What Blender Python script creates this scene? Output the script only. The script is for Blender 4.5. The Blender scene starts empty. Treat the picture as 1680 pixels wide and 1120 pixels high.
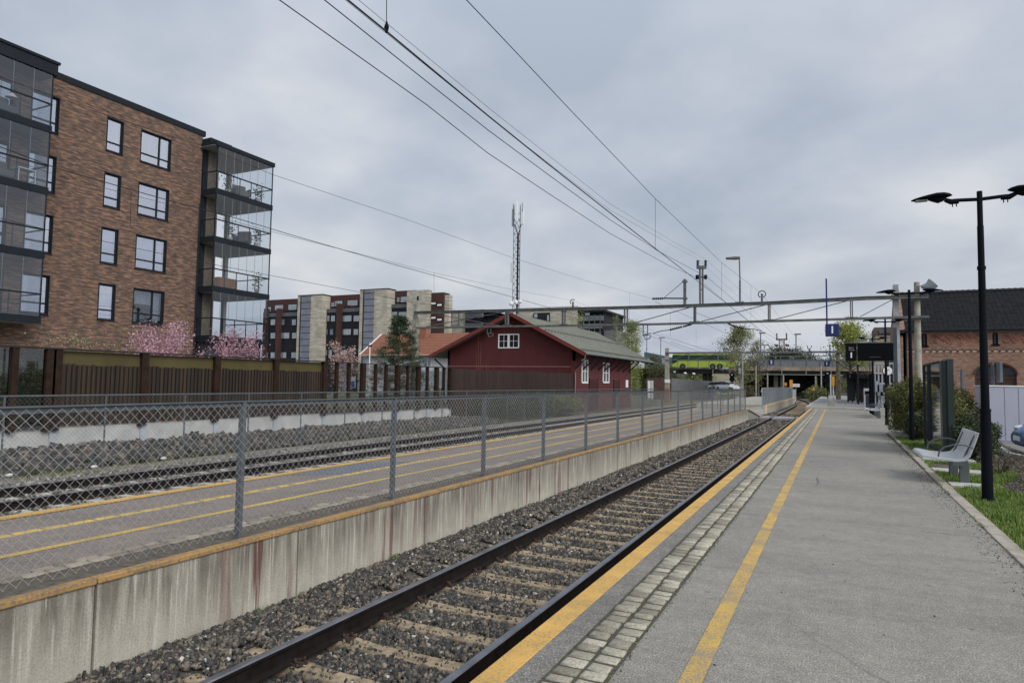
import bpy, math, random
import numpy as np
from mathutils import Vector, Matrix
random.seed(7)
rng = np.random.default_rng(7)
SC = bpy.context.scene
COL = SC.collection
R = math.radians

# ------------------------------------------------------------------ camera
HC, FPX, ROLL, HY, TX = 1.6, 1100.0, 0.015, 66.0, 533.0
_u = np.array([ROLL, -1, HY/FPX]); _u /= np.linalg.norm(_u)
_t = np.array([TX, HY+ROLL*TX, FPX]); _t /= np.linalg.norm(_t); _t -= _u*_t.dot(_u); _t /= np.linalg.norm(_t)
_r = np.cross(_t, _u)
if _r[0] < 0: _r = -_r
RW = np.array([_r, _t, _u])
cd = bpy.data.cameras.new('camera'); cam = bpy.data.objects.new('camera', cd); COL.objects.link(cam)
cd.sensor_width = 36; cd.lens = FPX/1680*36; cd.clip_end = 5000; cd.clip_start = .05
cx, cy, cz = RW@np.array([1, 0, 0]), -(RW@np.array([0, 1, 0])), -(RW@np.array([0, 0, 1]))
cam.matrix_world = Matrix(((cx[0], cy[0], cz[0], 0), (cx[1], cy[1], cz[1], 0), (cx[2], cy[2], cz[2], HC), (0, 0, 0, 1)))
SC.camera = cam

def ray(x, y): return RW@np.array([x-840.0, y-560.0, FPX])
def atY(x, y, Y): d = ray(x, y); p = d*(Y/d[1]); return Vector((p[0], p[1], p[2]+HC))
def atX(x, y, X): d = ray(x, y); p = d*(X/d[0]); return Vector((p[0], p[1], p[2]+HC))
def atZ(x, y, z=0.0): d = ray(x, y); p = d*((z-HC)/d[2]); return Vector((p[0], p[1], z))

# ------------------------------------------------------------------ world, sun, exposure
W = bpy.data.worlds.new('World'); SC.world = W; W.use_nodes = True
nt = W.node_tree; nt.nodes.clear()
def nd(t, typ, **k):
    n = t.nodes.new(typ)
    for a, b in k.items(): setattr(n, a, b)
    return n
out = nd(nt, 'ShaderNodeOutputWorld'); bg = nd(nt, 'ShaderNodeBackground'); bg.inputs[1].default_value = 0.1
sky = nd(nt, 'ShaderNodeTexSky', sky_type='NISHITA'); sky.sun_disc = False
SUN_EL, SUN_AZ = 38, 118   # degrees
sky.sun_elevation = R(SUN_EL); sky.sun_rotation = R(SUN_AZ); sky.air_density = 2; sky.dust_density = 3
tc = nd(nt, 'ShaderNodeTexCoord'); sx = nd(nt, 'ShaderNodeSeparateXYZ')
nt.links.new(tc.outputs['Generated'], sx.inputs[0])
def wm(op, a, b=None, clamp=False):
    n = nd(nt, 'ShaderNodeMath', operation=op); n.use_clamp = clamp
    for i, v in enumerate((a, b)):
        if v is None: continue
        if isinstance(v, (int, float)): n.inputs[i].default_value = v
        else: nt.links.new(v, n.inputs[i])
    return n.outputs[0]
zz = wm('ADD', wm('MAXIMUM', sx.outputs[2], 0.0), 0.30)
cb = nd(nt, 'ShaderNodeCombineXYZ')
nt.links.new(wm('DIVIDE', sx.outputs[0], zz), cb.inputs[0]); nt.links.new(wm('DIVIDE', sx.outputs[1], zz), cb.inputs[1])
def wnoise(scale, detail, rough, dist=0.0, off=0.0):
    mp = nd(nt, 'ShaderNodeMapping'); mp.inputs['Location'].default_value = (off, off*.7, 0)
    mp.inputs['Rotation'].default_value = (0, 0, R(25)); mp.inputs['Scale'].default_value = (1, 1, 1)
    nt.links.new(cb.outputs[0], mp.inputs[0])
    n = nd(nt, 'ShaderNodeTexNoise'); n.inputs['Scale'].default_value = scale; n.inputs['Detail'].default_value = detail
    n.inputs['Roughness'].default_value = rough; n.inputs['Distortion'].default_value = dist
    nt.links.new(mp.outputs[0], n.inputs['Vector']); return n.outputs[0]
big = wnoise(.8, 3, .5, 0, 11.3); mid = wnoise(2.4, 6, .5, .08, 4.0)
cl = wm('ADD', wm('MULTIPLY', big, .56), wm('MULTIPLY', mid, .44))
rp = nd(nt, 'ShaderNodeValToRGB'); nt.links.new(cl, rp.inputs[0])
e = rp.color_ramp.elements
e[0].position = .40; e[0].color = (3.5, 4.0, 4.85, 1)
e[1].position = .60; e[1].color = (5.9, 6.1, 6.5, 1)
m_ = rp.color_ramp.elements.new(.5); m_.color = (4.5, 4.9, 5.65, 1)
# paler zenith, darker blue-grey band low down ahead
el = nd(nt, 'ShaderNodeValToRGB'); nt.links.new(wm('MAXIMUM', sx.outputs[2], 0.0), el.inputs[0])
ee = el.color_ramp.elements
ee[0].position = 0.0; ee[0].color = (.88, .91, .95, 1)
ee[1].position = .6; ee[1].color = (1.25, 1.24, 1.22, 1)
for p_, c_ in ((.05, (.88, .905, .95)), (.13, (1.07, 1.055, 1.03)), (.3, (.98, .985, 1.0)), (.42, (1.06, 1.05, 1.04))):
    q = el.color_ramp.elements.new(p_); q.color = c_+(1,)
mu = nd(nt, 'ShaderNodeMix', data_type='RGBA', blend_type='MULTIPLY'); mu.inputs[0].default_value = 1
nt.links.new(rp.outputs[0], mu.inputs[6]); nt.links.new(el.outputs[0], mu.inputs[7])
mx = nd(nt, 'ShaderNodeMix', data_type='RGBA'); mx.inputs[0].default_value = .93
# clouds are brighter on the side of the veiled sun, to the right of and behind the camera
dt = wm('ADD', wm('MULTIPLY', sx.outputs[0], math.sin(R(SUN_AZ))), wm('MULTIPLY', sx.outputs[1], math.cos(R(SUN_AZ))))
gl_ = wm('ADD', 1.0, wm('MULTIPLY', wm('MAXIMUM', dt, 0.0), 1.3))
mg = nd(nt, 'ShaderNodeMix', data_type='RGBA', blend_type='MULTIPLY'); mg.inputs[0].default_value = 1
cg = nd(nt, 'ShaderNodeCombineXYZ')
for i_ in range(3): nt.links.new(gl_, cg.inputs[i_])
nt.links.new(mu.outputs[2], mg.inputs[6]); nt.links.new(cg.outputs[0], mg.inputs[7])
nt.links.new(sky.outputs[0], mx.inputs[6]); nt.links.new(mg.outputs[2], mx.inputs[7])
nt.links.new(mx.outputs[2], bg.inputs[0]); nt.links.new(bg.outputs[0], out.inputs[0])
sl = bpy.data.lights.new('sun', 'SUN'); sl.energy = 1.65; sl.angle = R(28); sl.color = (1, .965, .91)
so = bpy.data.objects.new('sun', sl); COL.objects.link(so)
# light travels from azimuth SUN_AZ (clockwise from +Y, behind the camera) downwards
sd = Vector((math.sin(R(SUN_AZ))*math.cos(R(SUN_EL)), math.cos(R(SUN_AZ))*math.cos(R(SUN_EL)), math.sin(R(SUN_EL))))
so.rotation_euler = sd.to_track_quat('Z', 'Y').to_euler(); so.location = (0, -20, 40)
SC.view_settings.view_transform = 'Standard'; SC.view_settings.look = 'None'; SC.view_settings.gamma = 1
SC.view_settings.exposure = 0.22

# ------------------------------------------------------------------ materials
def base(name):
    m = bpy.data.materials.new(name); m.use_nodes = True; t = m.node_tree
    b = t.nodes['Principled BSDF']; return m, t, b
def setc(b, c): b.inputs['Base Color'].default_value = (c[0], c[1], c[2], 1)
def noise(t, vec, scale, detail=3, rough=.55, dist=0):
    n = nd(t, 'ShaderNodeTexNoise'); n.inputs['Scale'].default_value = scale; n.inputs['Detail'].default_value = detail
    n.inputs['Roughness'].default_value = rough; n.inputs['Distortion'].default_value = dist
    if vec is not None: t.links.new(vec, n.inputs['Vector'])
    return n.outputs[0]
def ramp(t, fac, stops):
    r = nd(t, 'ShaderNodeValToRGB'); t.links.new(fac, r.inputs[0]); el = r.color_ramp.elements
    el[0].position, el[1].position = stops[0][0], stops[-1][0]
    el[0].color = tuple(stops[0][1])+(1,); el[1].color = tuple(stops[-1][1])+(1,)
    for p, c in stops[1:-1]:
        q = el.new(p); q.color = tuple(c)+(1,)
    return r.outputs[0]
def mixc(t, fac, a, b, mode='MIX'):
    m = nd(t, 'ShaderNodeMix', data_type='RGBA', blend_type=mode)
    for i, v in ((0, fac), (6, a), (7, b)):
        if isinstance(v, (int, float)): m.inputs[i].default_value = v
        elif isinstance(v, (tuple, list)): m.inputs[i].default_value = tuple(v)+(1,)
        else: t.links.new(v, m.inputs[i])
    return m.outputs[2]
def math_(t, op, a, b=None, clamp=False):
    n = nd(t, 'ShaderNodeMath', operation=op); n.use_clamp = clamp
    for i, v in enumerate((a, b)):
        if v is None: continue
        if isinstance(v, (int, float)): n.inputs[i].default_value = v
        else: t.links.new(v, n.inputs[i])
    return n.outputs[0]
def pos(t, scale=(1, 1, 1)):
    g = nd(t, 'ShaderNodeNewGeometry')
    if scale == (1, 1, 1): return g.outputs['Position']
    mp = nd(t, 'ShaderNodeMapping'); mp.inputs['Scale'].default_value = scale
    t.links.new(g.outputs['Position'], mp.inputs[0]); return mp.outputs[0]
def bump(t, b, h, strength=.3, dist=.01):
    n = nd(t, 'ShaderNodeBump'); n.inputs['Strength'].default_value = strength; n.inputs['Distance'].default_value = dist
    t.links.new(h, n.inputs['Height']); t.links.new(n.outputs[0], b.inputs['Normal'])
MATS = {}
def mat(name, col, rough=.6, metal=0.0, var=.12, scale=2.0, bs=0.0, bscale=40, spec=.3, fine=.0):
    if name in MATS: return MATS[name]
    m, t, b = base(name); p = pos(t)
    n = noise(t, p, scale, 4)
    lo = tuple(c*(1-var) for c in col); hi = tuple(min(1, c*(1+var)) for c in col)
    c = ramp(t, n, [(.3, lo), (.7, hi)])
    if fine:
        f = noise(t, p, scale*25, 2); c = mixc(t, 1.0, c, ramp(t, f, [(.35, (1-fine,)*3), (.65, (1+fine,)*3)]), 'MULTIPLY')
    t.links.new(c, b.inputs['Base Color'])
    b.inputs['Roughness'].default_value = rough; b.inputs['Metallic'].default_value = metal
    b.inputs['Specular IOR Level'].default_value = spec
    if bs: bump(t, b, noise(t, p, bscale, 3), bs, .01)
    MATS[name] = m; return m

# ------------------------------------------------------------------ mesh builder
class MB:
    def __init__(s): s.v = []; s.f = []; s.m = []
    def add(s, vs, fs, mi=0):
        o = len(s.v); s.v += [tuple(map(float, v)) for v in vs]; s.f += [tuple(i+o for i in f) for f in fs]; s.m += [mi]*len(fs); return s
    def box(s, x0, x1, y0, y1, z0, z1, mi=0):
        return s.add([(x0, y0, z0), (x1, y0, z0), (x1, y1, z0), (x0, y1, z0), (x0, y0, z1), (x1, y0, z1), (x1, y1, z1), (x0, y1, z1)],
                     [(0, 3, 2, 1), (4, 5, 6, 7), (0, 1, 5, 4), (1, 2, 6, 5), (2, 3, 7, 6), (3, 0, 4, 7)], mi)
    def beam(s, p, q, w, h, up=(0, 0, 1), mi=0):   # rectangular bar from p to q
        p, q = Vector(p), Vector(q); d = (q-p).normalized(); u = Vector(up)
        if abs(d.dot(u)) > .98: u = Vector((0, 1, 0))
        sd_ = d.cross(u).normalized()*(w/2); u = sd_.cross(d).normalized()*(h/2)
        vs = [p-sd_-u, p+sd_-u, p+sd_+u, p-sd_+u, q-sd_-u, q+sd_-u, q+sd_+u, q-sd_+u]
        return s.add(vs, [(0, 1, 2, 3), (7, 6, 5, 4), (0, 4, 5, 1), (1, 5, 6, 2), (2, 6, 7, 3), (3, 7, 4, 0)], mi)
    def tube(s, pts, rad, n=6, mi=0, cap=True):
        pts = [Vector(p) for p in pts]; k = len(pts)
        rs = rad if isinstance(rad, (list, tuple)) else [rad]*k
        vs = []; fs = []; u = None
        for i, p in enumerate(pts):
            d = (pts[min(i+1, k-1)]-pts[max(i-1, 0)])
            if d.length < 1e-9: d = Vector((0, 0, 1))
            d.normalize()
            if u is None: u = d.cross(Vector((0, 0, 1)) if abs(d.z) < .9 else Vector((0, 1, 0))).normalized()
            else: u = (u-d*u.dot(d)).normalized()
            w = d.cross(u)
            for j in range(n):
                a = 2*math.pi*(j+.5)/n; vs.append(p+(u*math.cos(a)+w*math.sin(a))*rs[i])
        for i in range(k-1):
            for j in range(n):
                fs.append((i*n+j, i*n+(j+1) % n, (i+1)*n+(j+1) % n, (i+1)*n+j))
        if cap: fs.append(tuple(range(n))[::-1]); fs.append(tuple((k-1)*n+j for j in range(n)))
        return s.add(vs, fs, mi)
    def prism(s, poly, axis, a, b, mi=0):   # poly in the two other axes, extruded along axis from a to b
        n = len(poly)
        def P(u, v, w):
            return {'x': (w, u, v), 'y': (u, w, v), 'z': (u, v, w)}[axis]
        vs = [P(u, v, a) for u, v in poly]+[P(u, v, b) for u, v in poly]
        fs = [tuple(range(n))[::-1], tuple(range(n, 2*n))]+[(i, (i+1) % n, n+(i+1) % n, n+i) for i in range(n)]
        return s.add(vs, fs, mi)
    def quad(s, a, b, c, d, mi=0): return s.add([a, b, c, d], [(0, 1, 2, 3)], mi)
    def ball(s, c, r, n=10, m=6, sc=(1, 1, 1), mi=0):
        vs = [(c[0], c[1], c[2]-r*sc[2])]
        for i in range(1, m):
            ph = math.pi*i/m
            for j in range(n):
                a = 2*math.pi*j/n
                vs.append((c[0]+r*sc[0]*math.sin(ph)*math.cos(a), c[1]+r*sc[1]*math.sin(ph)*math.sin(a), c[2]-r*sc[2]*math.cos(ph)))
        vs.append((c[0], c[1], c[2]+r*sc[2])); L = len(vs)-1; fs = []
        for j in range(n): fs.append((0, 1+(j+1) % n, 1+j)); fs.append((L, L-n+j, L-n+(j+1) % n))
        for i in range(m-2):
            for j in range(n): fs.append((1+i*n+j, 1+i*n+(j+1) % n, 1+(i+1)*n+(j+1) % n, 1+(i+1)*n+j))
        return s.add(vs, fs, mi)
    def build(s, name, ms, parent=None, smooth=False, bevel=0.0):
        off = Vector((0, 0, 0))
        if parent is not None:
            rt = parent
            while rt.parent: rt = rt.parent
            off = Vector(rt.location)
        me = bpy.data.meshes.new(name)
        me.from_pydata([(v[0]-off.x, v[1]-off.y, v[2]-off.z) for v in s.v], [], s.f)
        if not isinstance(ms, (list, tuple)): ms = [ms]
        for m in ms: me.materials.append(m)
        if len(ms) > 1: me.polygons.foreach_set('material_index', s.m)
        import bmesh
        if len(s.f) < 60000:
            bm = bmesh.new(); bm.from_mesh(me); bmesh.ops.recalc_face_normals(bm, faces=bm.faces); bm.to_mesh(me); bm.free()
        if smooth:
            me.polygons.foreach_set('use_smooth', [True]*len(me.polygons))
            try: me.set_sharp_from_angle(angle=R(40))
            except Exception: pass
        o = bpy.data.objects.new(name, me); COL.objects.link(o)
        if parent is not None: o.parent = parent
        if bevel:
            md = o.modifiers.new('bevel', 'BEVEL'); md.width = bevel; md.segments = 2; md.limit_method = 'ANGLE'; md.angle_limit = R(50)
        return o
def npmesh(name, V, F, ms, parent=None, tint=None, smooth=False):   # big meshes from arrays; F: (n,k)
    off = np.zeros(3)
    if parent is not None:
        rt = parent
        while rt.parent: rt = rt.parent
        off = np.array(rt.location)
    V = np.asarray(V, np.float32)-off.astype(np.float32); F = np.asarray(F, np.int32); k = F.shape[1]
    me = bpy.data.meshes.new(name)
    me.vertices.add(len(V)); me.vertices.foreach_set('co', V.ravel())
    me.loops.add(F.size); me.loops.foreach_set('vertex_index', F.ravel())
    me.polygons.add(len(F)); me.polygons.foreach_set('loop_start', np.arange(0, F.size, k, dtype=np.int32))
    try: me.polygons.foreach_set('loop_total', np.full(len(F), k, np.int32))
    except Exception: pass
    if not isinstance(ms, (list, tuple)): ms = [ms]
    for m in ms: me.materials.append(m)
    me.update(calc_edges=True); me.validate()
    if tint is not None:
        a = me.attributes.new('tint', 'FLOAT', 'POINT'); a.data.foreach_set('value', np.asarray(tint, np.float32))
    if smooth: me.polygons.foreach_set('use_smooth', [True]*len(me.polygons))
    o = bpy.data.objects.new(name, me); COL.objects.link(o)
    if parent is not None: o.parent = parent
    return o
def tag(o, label=None, cat=None, group=None, kind=None):
    if label: o['label'] = label
    if cat: o['category'] = cat
    if group: o['group'] = group
    if kind: o['kind'] = kind
    return o
def thing(name, label, cat, loc=(0, 0, 0), group=None):
    o = bpy.data.objects.new(name, None); COL.objects.link(o); o.location = loc; o.empty_display_size = .2
    return tag(o, label, cat, group)
def struct(o, label=None, cat=None): o['kind'] = 'structure'; tag(o, label or o.name.replace('_', ' '), cat or o.name.split('.')[0].replace('_', ' ')); return o
def copy_tree(o, parent=None):
    c = o.copy(); COL.objects.link(c); c.parent = parent
    for ch in list(o.children): copy_tree(ch, c)
    return c
def place(proto, first, loc, rz, label, group=None):
    o = proto if first else copy_tree(proto)
    o.location = loc; o.rotation_euler = (0, 0, rz); tag(o, label, None, group); return o
def text_mesh(name, s, size, m, parent, mat4, ext=.004, bold=0.0):
    cu = bpy.data.curves.new(name, 'FONT'); cu.body = s; cu.size = size; cu.extrude = ext; cu.offset = bold
    cu.align_x = 'CENTER'; cu.align_y = 'CENTER'
    tmp = bpy.data.objects.new(name+'_c', cu); COL.objects.link(tmp); bpy.context.view_layer.update()
    me = bpy.data.meshes.new_from_object(tmp.evaluated_get(bpy.context.evaluated_depsgraph_get()))
    bpy.data.objects.remove(tmp); me.name = name; me.materials.clear(); me.materials.append(m)
    me.transform(mat4)
    rt = parent
    while rt.parent: rt = rt.parent
    me.transform(Matrix.Translation(-Vector(rt.location)))
    o = bpy.data.objects.new(name, me); COL.objects.link(o); o.parent = parent; return o
FACE = Matrix(((1, 0, 0, 0), (0, 0, -1, 0), (0, 1, 0, 0), (0, 0, 0, 1)))   # text lying in XY turned to face -Y

# ------------------------------------------------------------------ the materials of the place
def brick_mat(name, axis, c1, c2, c3, mortar, bw=.25, bh=.085, mort=.012, var=.6, rot=0.0):
    m, t, b = base(name); g = nd(t, 'ShaderNodeNewGeometry'); s = nd(t, 'ShaderNodeSeparateXYZ'); t.links.new(g.outputs['Position'], s.inputs[0])
    c = nd(t, 'ShaderNodeCombineXYZ'); t.links.new(s.outputs[1 if axis == 'x' else 0], c.inputs[0]); t.links.new(s.outputs[2], c.inputs[1])
    v = c.outputs[0]
    if rot:
        mp = nd(t, 'ShaderNodeMapping'); mp.inputs['Rotation'].default_value = (0, 0, rot); t.links.new(v, mp.inputs[0]); v = mp.outputs[0]
    br = nd(t, 'ShaderNodeTexBrick'); t.links.new(v, br.inputs['Vector']); br.inputs['Scale'].default_value = 1
    br.inputs['Brick Width'].default_value = bw; br.inputs['Row Height'].default_value = bh; br.inputs['Mortar Size'].default_value = mort
    br.inputs['Mortar Smooth'].default_value = .3; br.inputs['Bias'].default_value = 0; br.offset = .37
    br.inputs['Color1'].default_value = (0, 0, 0, 1); br.inputs['Color2'].default_value = (1, 1, 1, 1); br.inputs['Mortar'].default_value = (.5, .5, .5, 1)
    cell = ramp(t, br.outputs['Color'], [(0, c1), (.35, c2), (.65, c3), (1, tuple(x*1.25 for x in c3))])
    st = nd(t, 'ShaderNodeMapping'); st.inputs['Scale'].default_value = (1/bw*.6, 1/bh*.62, 1); t.links.new(v, st.inputs[0])
    n2 = noise(t, st.outputs[0], 1.0, 2, .6); n3 = noise(t, g.outputs['Position'], .7, 4)
    cell = mixc(t, var, cell, ramp(t, n2, [(.34, c1), (.5, c2), (.66, tuple(x*1.5 for x in c3))]))
    cell = mixc(t, 1.0, cell, ramp(t, n3, [(.3, (.82,)*3), (.7, (1.15,)*3)]), 'MULTIPLY')
    col = mixc(t, br.outputs['Fac'], cell, mortar)
    t.links.new(col, b.inputs['Base Color']); b.inputs['Roughness'].default_value = .9
    bump(t, b, math_(t, 'SUBTRACT', 1.0, br.outputs['Fac']), .5, .012)
    return m
def asphalt_mat(name, c, scale=1.0, warm=(1, .98, .95), crack=True):
    m, t, b = base(name); p = pos(t)
    big_ = noise(t, p, .35, 5, .6, .5); mid_ = noise(t, p, 3.0, 5, .6); fine = noise(t, p, 95*scale, 2, .5)
    vo = nd(t, 'ShaderNodeTexVoronoi'); vo.inputs['Scale'].default_value = 130*scale; t.links.new(p, vo.inputs['Vector'])
    a = ramp(t, big_, [(.3, tuple(x*.84 for x in c)), (.7, tuple(x*1.14*w for x, w in zip(c, warm)))])
    a = mixc(t, 1, a, ramp(t, mid_, [(.3, (.90,)*3), (.7, (1.08,)*3)]), 'MULTIPLY')
    a = mixc(t, 1, a, ramp(t, fine, [(.33, (.62,)*3), (.5, (.98,)*3), (.68, (1.5,)*3)]), 'MULTIPLY')
    cs = nd(t, 'ShaderNodeSeparateColor'); t.links.new(vo.outputs['Color'], cs.inputs[0])
    a = mixc(t, ramp(t, cs.outputs[0], [(.9, (0, 0, 0)), (.94, (.55,)*3)]), a, (.42, .41, .38))
    if crack:
        v3 = nd(t, 'ShaderNodeTexVoronoi'); v3.inputs['Scale'].default_value = 1.7; t.links.new(p, v3.inputs['Vector'])
        a = mixc(t, ramp(t, v3.outputs['Distance'], [(.022, (.6,)*3), (.045, (0, 0, 0))]), a, tuple(x*.35 for x in c))
        tb = nd(t, 'ShaderNodeMapping'); tb.inputs['Scale'].default_value = (.35, 1.6, 1); t.links.new(p, tb.inputs[0])
        a = mixc(t, 1, a, ramp(t, noise(t, tb.outputs[0], 1.0, 5, .65, 1.2), [(.32, (.88, .875, .87)), (.5, (1, 1, 1)), (.7, (1.05, 1.05, 1.04))]), 'MULTIPLY')
        a = mixc(t, 1, a, ramp(t, noise(t, p, 11, 4, .7), [(.3, (.84,)*3), (.6, (1.04,)*3)]), 'MULTIPLY')
        v2 = nd(t, 'ShaderNodeTexVoronoi', feature='DISTANCE_TO_EDGE'); v2.inputs['Scale'].default_value = .22
        wp = mixc(t, .12, p, noise_col(t, p, 2.2)); t.links.new(wp, v2.inputs['Vector'])
        msk = ramp(t, noise(t, p, .3, 2), [(.5, (0, 0, 0)), (.6, (1, 1, 1))])
        ck = mixc(t, 1, ramp(t, v2.outputs[0], [(0, (1, 1, 1)), (.0035, (0, 0, 0))]), msk, 'MULTIPLY')
        a = mixc(t, ck, a, tuple(x*.3 for x in c))
    t.links.new(a, b.inputs['Base Color']); b.inputs['Roughness'].default_value = .92; b.inputs['Specular IOR Level'].default_value = .3
    bump(t, b, fine, .6, .006); return m
def noise_col(t, p, scale):
    n = nd(t, 'ShaderNodeTexNoise'); n.inputs['Scale'].default_value = scale; t.links.new(p, n.inputs['Vector']); return n.outputs[1]
def concrete_wall_mat():
    m, t, b = base('stained_concrete'); p = pos(t)
    g = nd(t, 'ShaderNodeSeparateXYZ'); t.links.new(p, g.inputs[0])
    def streak(sy, sz, off=0):
        mp = nd(t, 'ShaderNodeMapping'); mp.inputs['Scale'].default_value = (1, sy, sz); mp.inputs['Location'].default_value = (off, off, 0)
        t.links.new(p, mp.inputs[0]); return mp.outputs[0]
    s1 = noise(t, streak(13, .9), 1, 5, .65); s2 = noise(t, streak(28, 1.1, 5), 1, 3, .6); s3 = noise(t, streak(2.2, .25, 9), 1, 3)
    wgt = ramp(t, math_(t, 'MULTIPLY', g.outputs[2], -1), [(0, (1, 1, 1)), (.16, (1,)*3), (.36, (.66,)*3), (.62, (.22,)*3), (.85, (.10,)*3)])
    col = ramp(t, noise(t, p, 6, 5), [(.3, (.42, .39, .325)), (.7, (.53, .49, .405))])
    dk = math_(t, 'MULTIPLY', ramp(t, s1, [(.30, (.22,)*3), (.58, (1, 1, 1))]), wgt)
    col = mixc(t, math_(t, 'MULTIPLY', dk, .8), col, (.10, .088, .062))
    lt = ramp(t, s2, [(.56, (0, 0, 0)), (.68, (.75,)*3)]); col = mixc(t, lt, col, (.56, .53, .46))
    dk2 = math_(t, 'MULTIPLY', ramp(t, s2, [(.3, (1, 1, 1)), (.42, (0, 0, 0))]), wgt)
    col = mixc(t, math_(t, 'MULTIPLY', dk2, .6), col, (.10, .095, .075))
    mk = ramp(t, noise(t, streak(.8, .05, 4), 1, 2), [(.5, (0, 0, 0)), (.6, (1, 1, 1))])
    rs = mixc(t, 1, ramp(t, noise(t, streak(7.5, .35, 2.5), 1, 3), [(.56, (0, 0, 0)), (.61, (.9,)*3)]), mk, 'MULTIPLY')
    col = mixc(t, rs, col, (.12, .035, .028))
    bl = ramp(t, s3, [(.35, (.86,)*3), (.65, (1.06,)*3)]); col = mixc(t, 1, col, bl, 'MULTIPLY')
    sp = noise(t, p, 60, 2); col = mixc(t, 1, col, ramp(t, sp, [(.3, (.78,)*3), (.6, (1.05,)*3)]), 'MULTIPLY')
    t.links.new(col, b.inputs['Base Color']); b.inputs['Roughness'].default_value = .9
    bump(t, b, sp, .35, .004); return m
def worn_paint(name, c, under, amt=.5, scale=55, stretch=(1, 1, 1)):
    m, t, b = base(name); p = pos(t, stretch)
    f = noise(t, p, scale, 3, .6); g = noise(t, p, 3.5, 4)
    k = math_(t, 'ADD', math_(t, 'MULTIPLY', f, .72), math_(t, 'MULTIPLY', g, .28))
    fac = ramp(t, k, [(amt-.06, (1, 1, 1)), (amt+.08, (0, 0, 0))])
    pc = ramp(t, g, [(.3, tuple(x*.85 for x in c)), (.7, tuple(min(1, x*1.1) for x in c))])
    t.links.new(mixc(t, fac, pc, under), b.inputs['Base Color']); b.inputs['Roughness'].default_value = .8
    bump(t, b, f, .4, .004); return m
def stone_mat(name, stops, rough=.85):
    m, t, b = base(name); a = nd(t, 'ShaderNodeAttribute'); a.attribute_name = 'tint'
    c = ramp(t, a.outputs['Fac'], stops); n = noise(t, pos(t), 70, 3)
    c = mixc(t, 1, c, ramp(t, n, [(.3, (.7,)*3), (.7, (1.3,)*3)]), 'MULTIPLY')
    t.links.new(c, b.inputs['Base Color']); b.inputs['Roughness'].default_value = rough; return m
def leaf_mat(name, dark, light, extra=None, trans=.25):
    m, t, b = base(name); a = nd(t, 'ShaderNodeAttribute'); a.attribute_name = 'tint'
    st = [(0, dark), (.75, light)]
    if extra: st = [(0, dark), (.6, light), (1, extra)]
    c = ramp(t, a.outputs['Fac'], st); t.links.new(c, b.inputs['Base Color']); b.inputs['Roughness'].default_value = .6
    b.inputs['Specular IOR Level'].default_value = .25
    tr = nd(t, 'ShaderNodeBsdfTranslucent'); t.links.new(c, tr.inputs[0]); mixs = nd(t, 'ShaderNodeMixShader'); mixs.inputs[0].default_value = trans
    t.links.new(b.outputs[0], mixs.inputs[1]); t.links.new(tr.outputs[0], mixs.inputs[2])
    t.links.new(mixs.outputs[0], t.nodes['Material Output'].inputs[0]); return m
def glass_mat(name, tintc=(.9, .95, .95), refl=.12, rough=.02):
    m, t, b = base(name); tr = nd(t, 'ShaderNodeBsdfTransparent'); tr.inputs[0].default_value = tintc+(1,)
    gl = nd(t, 'ShaderNodeBsdfGlossy'); gl.inputs['Roughness'].default_value = rough; gl.inputs[0].default_value = (.9, .92, .95, 1)
    fr = nd(t, 'ShaderNodeFresnel'); fr.inputs[0].default_value = 1.45
    f = math_(t, 'MULTIPLY', math_(t, 'ADD', fr.outputs[0], refl, True), .6); ms = nd(t, 'ShaderNodeMixShader'); t.links.new(f, ms.inputs[0])
    t.links.new(tr.outputs[0], ms.inputs[1]); t.links.new(gl.outputs[0], ms.inputs[2])
    t.links.new(ms.outputs[0], t.nodes['Material Output'].inputs[0]); return m
def window_mat(name, col, metal=.55, rough=.06):
    m, t, b = base(name); p = pos(t)
    t.links.new(ramp(t, noise(t, p, .6, 3), [(.35, tuple(x*.75 for x in col)), (.65, col)]), b.inputs['Base Color'])
    b.inputs['Metallic'].default_value = metal; b.inputs['Roughness'].default_value = rough; return m
def plank_mat(name, axis, c1, c2, w=.12):
    m, t, b = base(name); g = nd(t, 'ShaderNodeNewGeometry'); s = nd(t, 'ShaderNodeSeparateXYZ'); t.links.new(g.outputs['Position'], s.inputs[0])
    q = s.outputs[{'x': 0, 'y': 1, 'z': 2}[axis]]
    k = math_(t, 'FLOOR', math_(t, 'DIVIDE', q, w)); wn = nd(t, 'ShaderNodeTexWhiteNoise', noise_dimensions='1D'); t.links.new(k, wn.inputs['W'])
    c = ramp(t, wn.outputs[0], [(0, c1), (1, c2)])
    mp = nd(t, 'ShaderNodeMapping'); mp.inputs['Scale'].default_value = {'x': (30, 30, 2), 'y': (30, 30, 2), 'z': (2, 2, 30)}[axis]; t.links.new(g.outputs['Position'], mp.inputs[0])
    n = noise(t, mp.outputs[0], 1, 3); c = mixc(t, 1, c, ramp(t, n, [(.3, (.7,)*3), (.7, (1.25,)*3)]), 'MULTIPLY')
    fr = math_(t, 'FRACT', math_(t, 'DIVIDE', q, w)); ed = ramp(t, fr, [(0, (1, 1, 1)), (.06, (0, 0, 0))])
    c = mixc(t, ed, c, tuple(x*.3 for x in c1))
    t.links.new(c, b.inputs['Base Color']); b.inputs['Roughness'].default_value = .85; return m

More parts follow.
